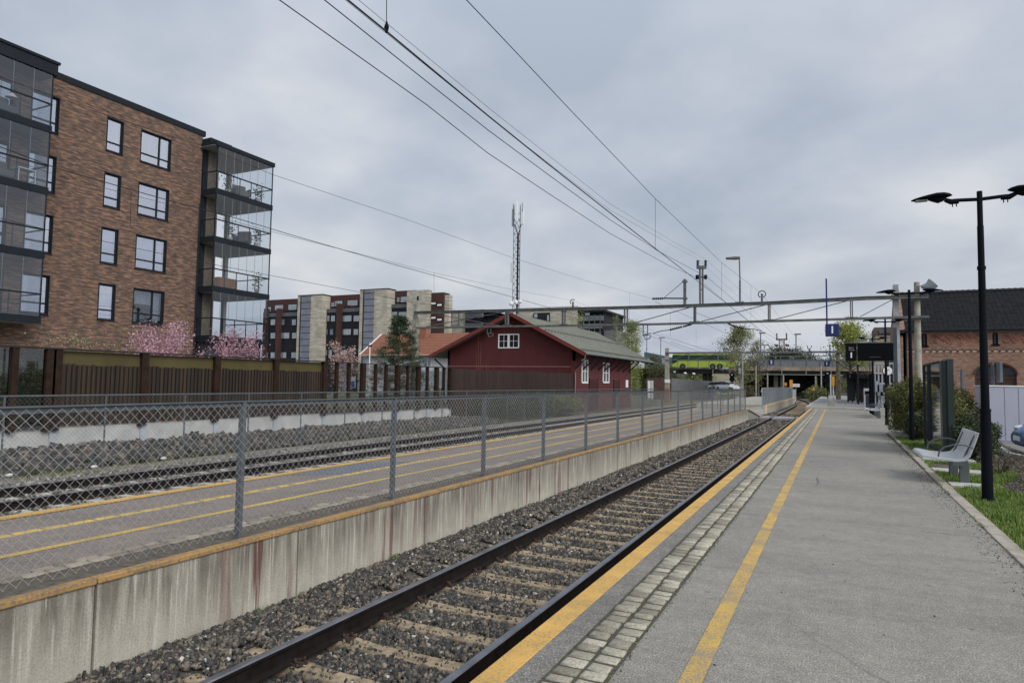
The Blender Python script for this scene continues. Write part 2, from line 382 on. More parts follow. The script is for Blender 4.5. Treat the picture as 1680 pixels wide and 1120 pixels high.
A_R = asphalt_mat('platform_asphalt', (.240, .228, .200))
A_I = asphalt_mat('island_asphalt', (.215, .185, .162), .8, (1, .96, .92))
A_P = asphalt_mat('car_park_asphalt', (.2, .2, .19))
CONC = concrete_wall_mat()
CONC2 = mat('pale_concrete', (.42, .41, .38), .9, var=.15, scale=3, bs=.3, bscale=40, fine=.12)
CONCD = mat('old_concrete', (.27, .26, .23), .9, var=.3, scale=2.5, bs=.4, bscale=50, fine=.2)
CBLOCK = mat('wall_block_concrete', (.44, .44, .42), .9, var=.18, scale=1.6, fine=.12)
YEL_E = worn_paint('yellow_edge_paint', (.58, .345, .085), (.33, .22, .10), .43, 60)
YEL_L = worn_paint('yellow_line_paint', (.56, .345, .055), (.22, .205, .18), .47, 95)
YEL_I = worn_paint('island_yellow_paint', (.60, .40, .07), (.24, .21, .17), .44, 50)
COBB = stone_mat('cobble_granite', [(0, (.19, .17, .13)), (.5, (.30, .275, .212)), (1, (.41, .38, .30))], .8)
COBB_I = stone_mat('brown_cobble', [(0, (.17, .14, .11)), (.5, (.26, .22, .17)), (1, (.34, .29, .23))], .85)
JOINT = mat('dark_joint_soil', (.075, .07, .05), .95, var=.4, scale=30, bs=.6, bscale=90)
KERB = mat('kerb_granite', (.335, .30, .245), .85, var=.25, scale=6, fine=.2, bs=.3)
BALLAST = stone_mat('ballast_stone', [(0, (.022, .022, .022)), (.4, (.062, .058, .052)), (.65, (.12, .105, .085)), (.85, (.19, .15, .105)), (.965, (.24, .21, .17)), (1, (.50, .48, .44))])
RUBBLE = stone_mat('rubble_stone', [(0, (.022, .023, .024)), (.5, (.066, .064, .060)), (.8, (.12, .105, .09)), (1, (.21, .16, .12))])
GRAVEL = mat('gravel_bed', (.085, .078, .066), .95, var=.5, scale=18, bs=1, bscale=26, fine=.5)
RAILS = mat('rail_side_rust', (.013, .010, .009), .75, 0, var=.4, scale=9, spec=.15)
RAILT = mat('rail_head_steel', (.21, .215, .23), .28, .85, var=.25, scale=4)
TIE = mat('sleeper_concrete_brown', (.30, .235, .155), .9, var=.4, scale=9, bs=.4, bscale=50, fine=.25)
TIE2 = mat('sleeper_concrete_pale', (.40, .385, .33), .9, var=.25, scale=7, fine=.2)
RUST = mat('rusty_iron', (.055, .034, .025), .8, .2, var=.4, scale=20)
GALV = mat('galvanised_steel', (.10, .112, .122), .55, .15, var=.15, scale=6, fine=.08)
GALVD = mat('weathered_gantry_steel', (.12, .125, .12), .65, .2, var=.3, scale=3, fine=.15)
WIRE = mat('galvanised_wire', (.38, .38, .37), .5, .4, var=.1)
WIRED = mat('dark_cable', (.02, .02, .022), .6, .2, var=.1)
BLACK = mat('black_powder_coat', (.0045, .006, .009), .6, 0, var=.2, spec=.06)
DKGREY = mat('dark_grey_metal', (.028, .033, .038), .6, 0, var=.15, spec=.15)
ANTH = mat('anthracite_cladding', (.014, .018, .023), .6, 0, var=.12, spec=.12)
BLUE = mat('sign_blue', (.012, .02, .10), .4, var=.05)
WHITE = mat('white_paint', (.72, .72, .70), .5, var=.05)
BROWNP = mat('dark_brown_post', (.026, .014, .009), .75, var=.35, scale=5, spec=.15)
GREEN = leaf_mat('grass_blade', (.05, .105, .02), (.15, .245, .042), (.30, .32, .11))
# ================================================================== GROUND AND PLATFORMS
MB().quad((-900, -60, -.95), (900, -60, -.95), (900, 2500, -.95), (-900, 2500, -.95)).build('ground', mat('far_ground', (.10, .10, .06), .95, var=.4, scale=.05))
struct(bpy.data.objects['ground'], 'wide earth and scrub ground around the railway')
EX, KX = -1.78, 1.50
def yellow_strip(name, x0, x1, y0, y1, z, m, seg=2.0):
    b = MB(); y = y0
    while y < y1:
        b.box(x0, x1, y+.004, min(y+seg, y1)-.004, z-.10, z); y += seg
    return b.build(name, m, bevel=.006)
# main platform
b = MB(); b.box(EX+.16, KX, -5, 27, -.94, 0); b.box(EX+.16, 9.5, 27, 53, -.94, 0)
struct(b.build('platform', A_R), 'grey asphalt platform with a worn yellow line')
b = MB(); b.box(EX-.28, 9.5, 53.2, 125, -.94, .10)
struct(b.build('platform', mat('pale_asphalt', (.27, .265, .25), .9, var=.12, scale=.8, fine=.12)), 'slightly raised paler far end of the platform')
b = MB(); b.box(EX+.04, EX+.16, -5, 53, -.94, -.102)
struct(b.build('platform_face', CONCD), 'concrete face below the platform edge')
struct(yellow_strip('platform_edge', EX, EX+.16, -4, 53, .004, YEL_E), 'yellow painted edge slabs beside the near track')
struct(MB().box(EX-.28, EX-.12, 53.2, 110, -.2, .125).build('platform_edge', CONC2), 'pale edge of the far platform end')
struct(MB().quad((EX+.163, -5, .003), (-1.46, -5, .003), (-1.46, 52.9, .003), (EX+.163, 52.9, .003)).build('asphalt_margin', asphalt_mat('darker_asphalt', (.185, .176, .157))), 'darker asphalt strip between edge slabs and setts')
struct(MB().quad((-.79, -5, .004), (-.672, -5, .004), (-.672, 52, .004), (-.79, 52, .004)).build('yellow_line', YEL_L), 'worn yellow safety line along the asphalt')
struct(MB().box(EX-.28, 9.5, 53.02, 53.2, -.3, .11).build('kerb', KERB), 'step up to the raised far platform')
def cobbles(name, rows, y0, y1, ln, z, m, zf=None, jit=.012, far=45):
    V = []; F = []; T = []; y0_ = y0
    for (xa, xb) in rows:
        y = y0_+random.random()*.05
        while y < y1:
            L = ln*(random.uniform(.82, 1.18)); g = .013
            xs = (xa+random.uniform(0, jit), xb-random.uniform(0, jit)); h = random.uniform(.004, .016)
            zb = (zf(xa) if zf else z); o = len(V); ins = random.uniform(.016, .028)
            sk = random.uniform(-.01, .01)
            V += [(xs[0], y+g, zb-.03), (xs[1], y+g+sk, zb-.03), (xs[1], y+L-g+sk, zb-.03), (xs[0], y+L-g, zb-.03),
                  (xs[0]+.002, y+g+.002, zb+h-.006), (xs[1]-.002, y+g+sk+.002, zb+h-.006), (xs[1]-.002, y+L-g+sk-.002, zb+h-.006), (xs[0]+.002, y+L-g-.002, zb+h-.006),
                  (xs[0]+ins, y+g+ins, zb+h), (xs[1]-ins, y+g+sk+ins, zb+h+random.uniform(-.003, .003)), (xs[1]-ins, y+L-g+sk-ins, zb+h), (xs[0]+ins, y+L-g-ins, zb+h)]
            for k in (0, 4):
                for j in range(4): F.append((o+k+j, o+k+(j+1) % 4, o+k+4+(j+1) % 4, o+k+4+j))
            F.append((o+8, o+9, o+10, o+11)); T += [random.random()]*12
            y += L
    return npmesh(name, V, F, m, tint=T)
struct(MB().quad((-1.455, -5, .0045), (-1.125, -5, .0045), (-1.125, 52.9, .0045), (-1.455, 52.9, .0045)).build('cobble_joint', JOINT), 'dark mossy joint bed under the granite setts')
struct(cobbles('cobble_strip', [(-1.44, -1.295), (-1.285, -1.14)], 1.5, 52.9, .115, .008, COBB), 'double row of pale granite setts set in the asphalt')
# moss and grit along the sett strip
# kerb stones of the main platform
b = MB(); y = -4
while y < 26:
    L = random.uniform(.85, 1.05); kx = 1.50 + max(0, (y-12))*.008
    b.box(kx+random.uniform(-.006, .006), kx+.15, y+.006, y+L-.006, -.2, .012+random.uniform(0, .008)); y += L
struct(b.build('kerb', KERB, bevel=.01), 'worn granite kerb between asphalt and grass')
struct(MB().box(1.62, 2.15, 25.6, 27.2, -.1, .10).build('kerb', CONC2, bevel=.02), 'pale raised kerb block at the hedge')

# verge, soil, car park
b = MB()
N = 60
xs = np.linspace(1.55, 60, 2)
b.quad((1.6, -5, -.035), (4.4, -5, -.035), (4.4, 26.9, -.035), (1.6, 26.9, -.035))
struct(b.build('verge_soil', mat('verge_soil', (.10, .085, .06), .95, var=.5, scale=4, bs=1, bscale=30, fine=.4)), 'earth verge under the grass')
struct(MB().quad((4.4, -5, -.06), (120, -5, -.06), (120, 140, -.06), (4.4, 140, -.06)).build('parking_area', A_P), 'asphalt parking area behind the verge')
b = MB(); pts = [(6.2, 13.0), (5.2, 15.6), (4.2, 18.2), (3.75, 20), (3.9, 22)]
for a, c in zip(pts, pts[1:]): b.beam((a[0], a[1], -.0), (c[0], c[1], -.0), .13, .14)
struct(b.build('kerb', CONC2), 'curved pale kerb of the parking area')

# island platform: falls away gently to the far track
ZI = lambda x: 0.0 if x > -5.6 else -(-x-5.6)*.0865
IW, IE = -5.25, -10.57
def istrip(b, x0, x1, y0, y1, dz, n=1):
    for i in range(n):
        a = x0+(x1-x0)*i/n; c = x0+(x1-x0)*(i+1)/n
        b.quad((a, y0, ZI(a)+dz), (c, y0, ZI(c)+dz), (c, y1, ZI(c)+dz), (a, y1, ZI(a)+dz))
b = MB(); b.add([(IW-.16, -5, 0), (-5.6, -5, 0), (IE, -5, ZI(IE)), (IE, -5, -.94), (IW-.16, -5, -.94)]+[(IW-.16, 46.5, 0), (-5.6, 46.5, 0), (IE, 46.5, ZI(IE)), (IE, 46.5, -.94), (IW-.16, 46.5, -.94)],
      [(0, 1, 2, 3, 4), (9, 8, 7, 6, 5), (0, 5, 6, 1), (1, 6, 7, 2), (2, 7, 8, 3), (4, 9, 5, 0)])
struct(b.build('island_platform', A_I), 'reddish grey asphalt island platform between the tracks')
b = MB(); istrip(b, -5.34, -5.6, -5, 46.5, .003); istrip(b, -5.6, -5.80, -5, 46.5, .003)
struct(b.build('gravel_margin', mat('brown_grit', (.115, .10, .08), .95, var=.35, scale=14, bs=.8, bscale=70, fine=.4)), 'brown grit margin behind the island edge')
struct(cobbles('cobble_strip', [(-5.93, -5.80), (-6.07, -5.94)], 1.2, 44, .19, .0, COBB_I, lambda x: ZI(x)+.018), 'double row of brown setts on the island platform')
b = MB(); istrip(b, -6.08, -5.79, -5, 44, .004); struct(b.build('cobble_joint', JOINT), 'joint bed under the brown setts')
b = MB(); istrip(b, -7.25, -7.06, -5, 46.4, .005); struct(b.build('yellow_line', YEL_I), 'inner yellow line on the island platform')
b = MB(); y = 0
while y < 46:
    L = random.uniform(.28, .34); x = -8.63+random.uniform(-.015, .015); w = random.uniform(.15, .19)
    b.quad((x-w/2, y+.02, ZI(x)+.006), (x+w/2, y, ZI(x)+.006), (x+w/2, y+L, ZI(x)+.006), (x-w/2, y+L-.02, ZI(x)+.006)); y += L+random.uniform(.0, .025)
struct(b.build('yellow_line', YEL_I), 'broken outer yellow line on the island platform')
b = MB(); b.box(IE-.02, IE+.13, -5, 46.4, ZI(IE)-.12, ZI(IE)+.035)
struct(b.build('platform_edge', YEL_E), 'yellow edge of the island platform beside the far track')
b = MB(); istrip(b, IE+.14, IE+.22, -5, 46.4, .004); struct(b.build('edge_joint', JOINT), 'dark joint behind the far yellow edge')
b = MB(); istrip(b, -8.95, -10.2, 10.6, 13.2, .004); struct(b.build('asphalt_patch', mat('blue_grey_asphalt', (.13, .145, .165), .9, var=.15, scale=4, fine=.2)), 'blue grey repair patch in the island asphalt')
# concrete face of the island (4 m cast panels with joints)
b = MB(); js = [-4, 3.42, 5.62, 8.1, 11.2, 14.3, 17.4, 20.5, 23.6, 26.7, 29.8, 32.9, 36, 39.1, 42.2, 46.5]
for a, c in zip(js, js[1:]): b.box(IW-.16, IW, a+.012, c-.012, -.94, -.03)
struct(b.build('island_face', CONC), 'streaked concrete face of the island platform')
struct(MB().box(IW-.16, IW-.03, -5, 46.5, -.94, -.06).build('joint_backing', JOINT), 'dark joints in the island face')
b = MB()
for a, c in zip(js, js[1:]): b.box(IW-.09, IW+.02, a+.006, c-.006, -.03, .016)
struct(b.build('platform_edge', worn_paint('ochre_edge_paint', (.36, .21, .07), (.17, .13, .085), .46, 30), bevel=.008), 'worn ochre edge on top of the streaked concrete face')
# ramp down to the level crossing and the second island
b = MB(); b.add([(IW, 46.5, 0), (-6.6, 46.5, ZI(-6.6)), (-7.2, 54, -.35), (-4.75, 48.6, -.5), (IW, 46.5, -.94), (-4.75, 48.6, -.94), (-7.2, 54, -.94), (-6.6, 46.5, -.94)],
      [(0, 1, 2, 3), (4, 5, 3, 0), (5, 6, 2, 3)])
b.add([(-4.75, 48.6, -.5), (-7.2, 54, -.35), (-10.5, 54, -.42), (-10.5, 46.5, -.42), (-6.6, 46.5, ZI(-6.6)), (-4.75, 53.4, -.5), (-7.2, 57, -.3), (-10.5, 57, -.42)], [(0, 5, 6, 1), (1, 6, 7, 2), (4, 1, 2, 3)])
struct(b.build('ramp', mat('ramp_asphalt', (.24, .23, .21), .9, var=.12, scale=3, fine=.1)), 'asphalt ramp from the island down to the crossing')
b = MB(); b.beam((IW+.01, 46.5, .01), (-4.74, 48.6, -.49), .16, .05); b.beam((-4.80, 53.4, -.48), (-5.1, 57.2, .05), .16, .05); b.box(-5.2, -5.02, 57, 100, -.1, .06); b.box(-10.6, -10.4, 54, 90, -.5, -.36)
struct(b.build('platform_edge', mat('ochre_kerb', (.42, .32, .19), .85, var=.2, scale=6)), 'ochre edge of the ramp and the second island')
b = MB(); b.add([(-5.05, 57, .04), (-4.8, 53.4, -.5), (-7.2, 57, -.3), (-7.2, 60, .0), (-5.05, 57, -.94), (-4.8, 53.4, -.94)], [(0, 1, 2, 3), (4, 5, 1, 0)]); b.box(-10.5, -5.05, 57, 100, -.94, .04)
struct(b.build('island_platform', mat('second_island', (.34, .32, .27), .9, var=.2, scale=2, fine=.15)), 'second section of the island platform beyond the crossing')
# crossing boards over the near track
cr = thing('level_crossing', 'pale board crossing laid over the near track at the ramp', 'crossing', (-3.3, 49.4, -.55))
for nm, x0, x1 in (('crossing_panel', -4.75, -4.16), ('crossing_panel', -3.93, -2.67), ('crossing_panel', -2.48, -1.8)):
    MB().box(x0, x1, 47.9, 50.9, -.68, -.545).build(nm, mat('crossing_board', (.30, .27, .27), .8, var=.2, scale=3), cr)

# ================================================================== TRACKS
RP = [(-.068, 0), (.068, 0), (.068, .012), (.014, .028), (.011, .115), (.034, .128), (.035, .152), (.026, .162), (-.026, .162), (-.035, .152), (-.034, .128), (-.011, .115), (-.014, .028), (-.068, .012)]
def rail(x, ys, zt, parent, cf):
    V = []; F = []; Mi = []; n = len(RP); z0 = zt-.162
    for y in ys:
        for u, w in RP: V.append((x+u+cf(y), y, z0+w))
    for i in range(len(ys)-1):
        for j in range(n):
            F.append((i*n+j, i*n+(j+1) % n, (i+1)*n+(j+1) % n, (i+1)*n+j)); Mi.append(1 if j in (6, 7, 8) else 0)
    F.append(tuple(range(n))[::-1]); Mi.append(0)
    b = MB(); b.v = V; b.f = F; b.m = Mi; return b.build('rail', [RAILS, RAILT], parent)
def sleeper_mb(w=.24, L=2.5, h=.2, dip=.03):
    b = MB(); hw = w/2; s = []
    for x in (-L/2, -L/2+.5, -.4, .4, L/2-.5, L/2):
        top = 0 if abs(x) > .5 else -dip
        s.append([(x, -hw, -h), (x, hw, -h), (x, hw-.03, top), (x, -hw+.03, top)])
    vs = [p for q in s for p in q]; fs = [(3, 2, 1, 0), tuple(20+i for i in range(4))]
    for i in range(5):
        for j in range(4): fs.append((i*4+j, i*4+(j+1) % 4, i*4+4+(j+1) % 4, i*4+4+j))
    b.add(vs, fs); return b
def clip_mb():
    b = MB()
    pts = [(math.cos(a)*.035, math.sin(a)*.045, .03+.012*math.sin(a*2)) for a in np.linspace(.3, 5.6, 9)]
    b.tube(pts, .011, 5); b.box(-.05, .05, -.06, .06, 0, .014); return b
def make_track(label, xr, zt, y0, y1, cf, tie, clipm, nclip, group='railway tracks'):
    xc = sum(xr)/2
    t = thing('railway_track', label, 'railway track', (xc, y0, zt), group)
    ys = list(np.arange(y0, 80, 20.0))+list(np.arange(80, y1, 5.0))
    for x in xr: rail(x, ys, zt, t, cf)
    sm = sleeper_mb().build('sleeper', tie); cm = clip_mb().build('rail_clip', clipm)
    sme, cme = sm.data, cm.data; bpy.data.objects.remove(sm); bpy.data.objects.remove(cm)
    zs = zt-.160; k = 0; y = y0+.3; rest = MB(); rg = random.Random(3)
    ref = sleeper_mb()
    while y < y1-6:
        if k < 100:
            o = bpy.data.objects.new('sleeper', sme); COL.objects.link(o); o.parent = t
            o.location = (cf(y)+rg.uniform(-.02, .02), y-y0, zs-zt); o.rotation_euler = (0, 0, rg.uniform(-.012, .012))
            if k < nclip:
                for x in xr:
                    for s in (-1, 1):
                        c = bpy.data.objects.new('rail_clip', cme); COL.objects.link(c); c.parent = o
                        c.location = (x-xc+s*.085, 0, .0)
        else:
            rest.add([(v[0]+xc+cf(y), v[1]+y, v[2]+zs) for v in ref.v], ref.f)
        y += .6; k += 1
    o = rest.build('far_sleepers', tie, t); o['kind'] = 'stuff'
    return t
curve1 = lambda y: -max(0, y-72)**2*.0013
ZR = -.55
make_track('near railway track with dark rails beside the asphalt platform', (-4.06, -2.56), ZR, 1.0, 135, curve1, TIE, RUST, 36)
make_track('far railway track with pale sleeper ends beyond the island platform', (-14.05, -12.55), -.52, 4.0, 150, lambda y: -max(0, y-70)**2*.0008, TIE2, RUST, 45)

# ------------------------------------------------------------------ ballast
ICO_V = None
def ico():
    p = (1+5**.5)/2
    v = np.array([(-1, p, 0), (1, p, 0), (-1, -p, 0), (1, -p, 0), (0, -1, p), (0, 1, p), (0, -1, -p), (0, 1, -p), (p, 0, -1), (p, 0, 1), (-p, 0, -1), (-p, 0, 1)], float)
    v /= np.linalg.norm(v[0])
    f = np.array([(0, 11, 5), (0, 5, 1), (0, 1, 7), (0, 7, 10), (0, 10, 11), (1, 5, 9), (5, 11, 4), (11, 10, 2), (10, 7, 6), (7, 1, 8), (3, 9, 4), (3, 4, 2), (3, 2, 6), (3, 6, 8), (3, 8, 9), (4, 9, 5), (2, 4, 11), (6, 2, 10), (8, 6, 7), (9, 8, 1)])
    return v, f
def stones(name, P, size, m, flat=.7, tintpow=1.0):   # P: (n,3) centres, size: (n,)
    n = len(P); v = np.array([(x, y, z) for x in (-1, 1) for y in (-1, 1) for z in (-1, 1)], float)*.62; K = 8
    f = np.array([(0, 1, 3), (0, 3, 2), (4, 6, 7), (4, 7, 5), (0, 4, 5), (0, 5, 1), (2, 3, 7), (2, 7, 6), (0, 2, 6), (0, 6, 4), (1, 5, 7), (1, 7, 3)])
    S = rng.uniform(.42, 1.4, (n, 1, 3))*np.array([1, 1, flat])
    J = 1+rng.uniform(-.5, .42, (n, K, 3)); A = v[None]*J*S*size[:, None, None]
    q = rng.normal(size=(n, 4)); q /= np.linalg.norm(q, axis=1)[:, None]; w, x, y, z = q.T
    M_ = np.stack([1-2*(y*y+z*z), 2*(x*y-z*w), 2*(x*z+y*w), 2*(x*y+z*w), 1-2*(x*x+z*z), 2*(y*z-x*w), 2*(x*z-y*w), 2*(y*z+x*w), 1-2*(x*x+y*y)], -1).reshape(n, 3, 3)
    V = np.einsum('nij,nkj->nki', M_, A)+P[:, None]
    F = f[None]+(np.arange(n)*K)[:, None, None]
    T = np.repeat(rng.random(n)**tintpow, K)
    return npmesh(name, V.reshape(-1, 3), F.reshape(-1, 3), m, tint=T)
def bed(x0, x1, y0, y1, dens): n = int((x1-x0)*(y1-y0)*dens); return rng.uniform(x0, x1, n), rng.uniform(y0, y1, n)
def vn(x, y, s):   # smooth pseudo noise
    return np.sin(x*1.7*s+1.3)*np.cos(y*1.1*s+.4)*.5+np.sin(x*.6*s-y*1.9*s+2.)*.3+np.cos(y*.45*s+x*.3*s)*.3
def bedz(x, y):      # near track ballast surface
    inner = (x > -4.0) & (x < -2.6)
    z = np.where(inner, -.757, np.where(x < -4.1, -.725, -.78))
    h = np.exp(-((x+4.75)/.33)**2)*.075*(1+.8*vn(x*0, y, 1.6))
    return z+h+.012*vn(x, y, 4)
Gx, Gy = [], []
def near_bed():
    P = []; S = []
    for (y0, y1, dens, sz) in ((2.0, 9, 2300, .0265), (9, 18, 1300, .030), (18, 34, 420, .038), (34, 60, 110, .06)):
        x, y = bed(-5.22, -1.86, y0, y1, dens)
        ph = np.abs(((y-1.3+.3) % .6)-.3)            # distance from a sleeper centre
        on_tie = (ph < .088) & (x > -4.55) & (x < -2.06)
        on_rail = (np.abs(x+4.06) < .09) | (np.abs(x+2.56) < .09)
        keep = (~on_tie | (rng.random(len(x)) < .11)) & ~on_rail
        x, y, ph = x[keep], y[keep], ph[keep]
        s = sz*rng.uniform(.55, 1.35, len(x)); z = bedz(x, y)+rng.uniform(-.012, .014, len(x))
        ont = (ph < .1) & (x > -4.6) & (x < -2.0); z = np.where(ont, -.705, z); s = np.where(ont, s*.55, s)
        P.append(np.stack([x, y, z], 1)); S.append(s)
    return np.concatenate(P), np.concatenate(S)
P, S = near_bed(); tag(stones('ballast', P, S, BALLAST, tintpow=1.15), 'dark crushed stone ballast around the near track', 'ballast', kind='stuff')
def sheet(name, fx, xs, ys, m):
    V = [(x, y, fx(x, y)) for y in ys for x in xs]; n = len(xs)
    F = [(j*n+i, j*n+i+1, (j+1)*n+i+1, (j+1)*n+i) for j in range(len(ys)-1) for i in range(n-1)]
    return npmesh(name, V, F, m, smooth=True)
struct(sheet('track_bed', lambda x, y: float(bedz(np.array(x), np.array(y)))-.036-(.02 if y > 60 else 0), np.linspace(-5.24, -1.76, 24), np.arange(-4, 140, .5), GRAVEL), 'gravel bed of the near track')
P = []; S = []
for (y0, y1, dens, sz) in ((4, 16, 230, .035), (16, 32, 110, .05)):
    x, y = bed(-16.2, -10.7, y0, y1, dens); keep = (np.abs(x+14.05) > .1) & (np.abs(x+12.55) > .1)
    ph = np.abs(((y-4.3+.3) % .6)-.3); keep &= ~((ph < .1) & (x > -14.5) & (x < -12.1)); x, y = x[keep], y[keep]
    P.append(np.stack([x, y, np.where(x < -14.8, -.75, -.70)+rng.uniform(-.015, .015, len(x))], 1)); S.append(sz*rng.uniform(.6, 1.3, len(x)))
P = np.concatenate(P); S = np.concatenate(S)
PALE = stone_mat('pale_ballast', [(0, (.07, .065, .06)), (.5, (.16, .145, .12)), (.85, (.27, .25, .21)), (1, (.42, .40, .36))])
tag(stones('ballast', P, S, PALE), 'paler ballast around the far track', 'ballast', kind='stuff')
struct(sheet('track_bed', lambda x, y: (-.76 if x < -14.8 else -.715)-.05*(x < -16), [-17.4, -16, -15, -14.7, -14, -12.5, -10.5], np.arange(-4, 160, 4.), mat('pale_gravel', (.17, .155, .125), .95, var=.35, scale=3, bs=.8, bscale=20, fine=.4)), 'gravel bed of the far track')
# rubble bank below the retaining wall
def rubz(x, y): t_ = np.clip((-x-17.3)/4.2, 0, 1); return -.90+.22*t_**.8+.07*vn(x, y, 1.1)
struct(sheet('embankment', lambda x, y: float(rubz(np.array(x), np.array(y)))-.06, np.linspace(-21.9, -16.9, 12), np.arange(2, 110, 1.), mat('weedy_soil', (.085, .085, .05), .95, var=.6, scale=1.5, bs=1, bscale=12, fine=.4)), 'weedy bank between the far track and the wall')
x, y = bed(-21.6, -17.6, 6, 37, 130); s = .03+.105*rng.random(len(x))**1.8; k = (rng.random(len(x)) < np.clip((-x-17.0)/1.6, .12, 1)); x, y, s = x[k], y[k], s[k]
tag(stones('rubble', np.stack([x, y, rubz(x, y)+rng.uniform(-.02, .10, len(x))], 1), s, RUBBLE, .8), 'heaped grey rubble stones below the pale retaining wall', 'rubble', kind='stuff')

# ================================================================== VEGETATION
def blades(name, P, h, m, label, lean=.5, w=.006, cat='grass'):
    n = len(P); a = rng.uniform(0, 6.283, n); H = h*rng.uniform(.45, 1.25, n); L = H*lean*rng.uniform(.2, 1.2, n)
    d = np.stack([np.cos(a), np.sin(a), np.zeros(n)], 1); pz = np.stack([-np.sin(a), np.cos(a), np.zeros(n)], 1)*(w*rng.uniform(.7, 1.5, n))[:, None]
    b0 = P-pz; b1 = P+pz; mid_ = P+d*(L*.35)[:, None]+np.array([0, 0, 1])*(H*.6)[:, None]; tip = P+d*L[:, None]+np.array([0, 0, 1])*H[:, None]
    V = np.stack([b0, b1, mid_+pz*.8, tip, mid_-pz*.8], 1).reshape(-1, 3); o = (np.arange(n)*5)[:, None]
    F = np.concatenate([o+np.array([[0, 1, 2]]), o+np.array([[0, 2, 4]]), o+np.array([[4, 2, 3]])])
    ob = npmesh(name, V, F, m, tint=np.repeat(rng.random(n), 5)); tag(ob, label, cat, kind='stuff'); return ob
def leafset(P, size, droop=0.0, up=.3):   # leaf-shaped quads (rhombus) at points
    n = len(P); nrm = rng.normal(size=(n, 3)); nrm[:, 2] += up; nrm /= np.linalg.norm(nrm, axis=1)[:, None]
    t_ = np.cross(nrm, rng.normal(size=(n, 3))); t_ /= np.linalg.norm(t_, axis=1)[:, None]; t_[:, 2] -= droop; b_ = np.cross(nrm, t_)
    s = (size*rng.uniform(.6, 1.35, n))[:, None]
    V = np.stack([P-t_*s*.5, P+b_*s*.32-t_*s*.05, P+t_*s*.55, P-b_*s*.32-t_*s*.05], 1).reshape(-1, 3)
    F = (np.arange(n)*4)[:, None]+np.arange(4)[None]
    return V, F
def limbs(base, H, r0, nl, z0, spread, style='round', seed=0, sub=4, bend=.15):
    """trunk plus limbs; returns MB and the list of twig end points"""
    rg = random.Random(seed); b = MB(); base = Vector(base); tips = []
    n = 8; tr = []; off = Vector((0, 0, 0))
    for i in range(n+1):
        off += Vector((rg.uniform(-1, 1), rg.uniform(-1, 1), 0))*bend*H/40
        tr.append(base+Vector((0, 0, H*.96*i/n))+off)
    b.tube(tr, [r0*(1-.88*i/n)*(1.25 if i == 0 else 1) for i in range(n+1)], 7)
    def trunk_at(f): i = min(n-1, int(f*n)); return tr[i].lerp(tr[i+1], f*n-i)
    for k in range(nl):
        f = z0+(1-z0)*(k+rg.random()*.8)/nl; f = min(f, .97); p = trunk_at(f); a = k*2.4+rg.uniform(-.5, .5)
        if style == 'cone': ln = spread*(1-(f-z0)/(1-z0+.03))*rg.uniform(.75, 1.1)+.12*spread; rise = -.05
        elif style == 'vase': ln = spread*rg.uniform(.7, 1.1); rise = 1.1
        elif style == 'column': ln = spread*math.sin(math.pi*min(1, .12+.9*(f-z0)/(1-z0)))*rg.uniform(.7, 1.1)+.1; rise = .9
        else:
            q = (f-z0)/(1-z0); ln = spread*math.sqrt(max(.05, 1-(2*q-.75)**2*.6))*rg.uniform(.7, 1.1); rise = .35+.5*q
        d = Vector((math.cos(a), math.sin(a), rise)).normalized(); pts = [p]; m_ = 5
        for i in range(m_):
            d = (d+Vector((rg.uniform(-.22, .22), rg.uniform(-.22, .22), rg.uniform(-.05, .2)))).normalized(); pts.append(pts[-1]+d*ln/m_)
        rr = r0*(1-.85*f)*.5
        b.tube(pts, [max(.006, rr*(1-.85*i/m_)) for i in range(m_+1)], 5); tips.append(pts[-1])
        for s in range(sub):
            i = rg.randint(1, m_); q = pts[i]; dd = (d+Vector((rg.uniform(-1, 1), rg.uniform(-1, 1), rg.uniform(-.3, .7)))).normalized(); L2 = ln*rg.uniform(.2, .45)
            m2 = q+dd*L2*.5+Vector((0, 0, .04*L2)); e_ = q+dd*L2
            b.tube([q, m2, e_], [max(.005, rr*.4), max(.004, rr*.25), .003], 4); tips += [e_, m2]
    tips.append(tr[-1]); return b, tips
BARK = mat('bark', (.085, .07, .055), .9, var=.35, scale=6, bs=.5, bscale=30)
BARKP = mat('pale_bark', (.28, .27, .24), .9, var=.4, scale=5)
def tree(name, label, cat, base, H, r0, nl, z0, spread, lm, nleaf, lsize, style='round', clump=.5, bark=None, seed=1, group=None, sub=4, up=.3, parts=('trunk', 'crown')):
    t = thing(name, label, cat, base, group); b, tips = limbs(base, H, r0, nl, z0, spread, style, seed, sub)
    b.build(parts[0], bark or BARK, t)
    T = np.array([tuple(v) for v in tips]); w = rng.random(len(T))**1.5+.15; w /= w.sum()
    idx = rng.choice(len(T), nleaf, p=w); P = T[idx]+rng.normal(size=(nleaf, 3))*clump*rng.uniform(.35, 1, (nleaf, 1))*np.array([1, 1, .75])
    P[:, 2] = np.maximum(P[:, 2], base[2]+.15)
    V, F = leafset(P, lsize, up=up); tc_ = rng.random(len(T)); tint = np.clip(tc_[idx]*.6+rng.random(nleaf)*.4, 0, 1)
    npmesh(parts[1], V, F, lm, t, tint=np.repeat(tint, 4)); return t
L_SPRING = leaf_mat('spring_leaf', (.085, .095, .035), (.20, .215, .085), (.33, .33, .16))
L_LIME = leaf_mat('lime_leaf', (.13, .16, .035), (.27, .30, .07), (.38, .40, .13))
L_DARK = leaf_mat('dark_leaf', (.018, .030, .014), (.045, .065, .025), (.08, .10, .04), .1)
L_NEED = leaf_mat('pine_needle', (.018, .032, .016), (.05, .075, .035), (.11, .13, .06), .1)
L_PINK = leaf_mat('pink_blossom', (.26, .13, .16), (.56, .33, .39), (.80, .60, .64), .3)
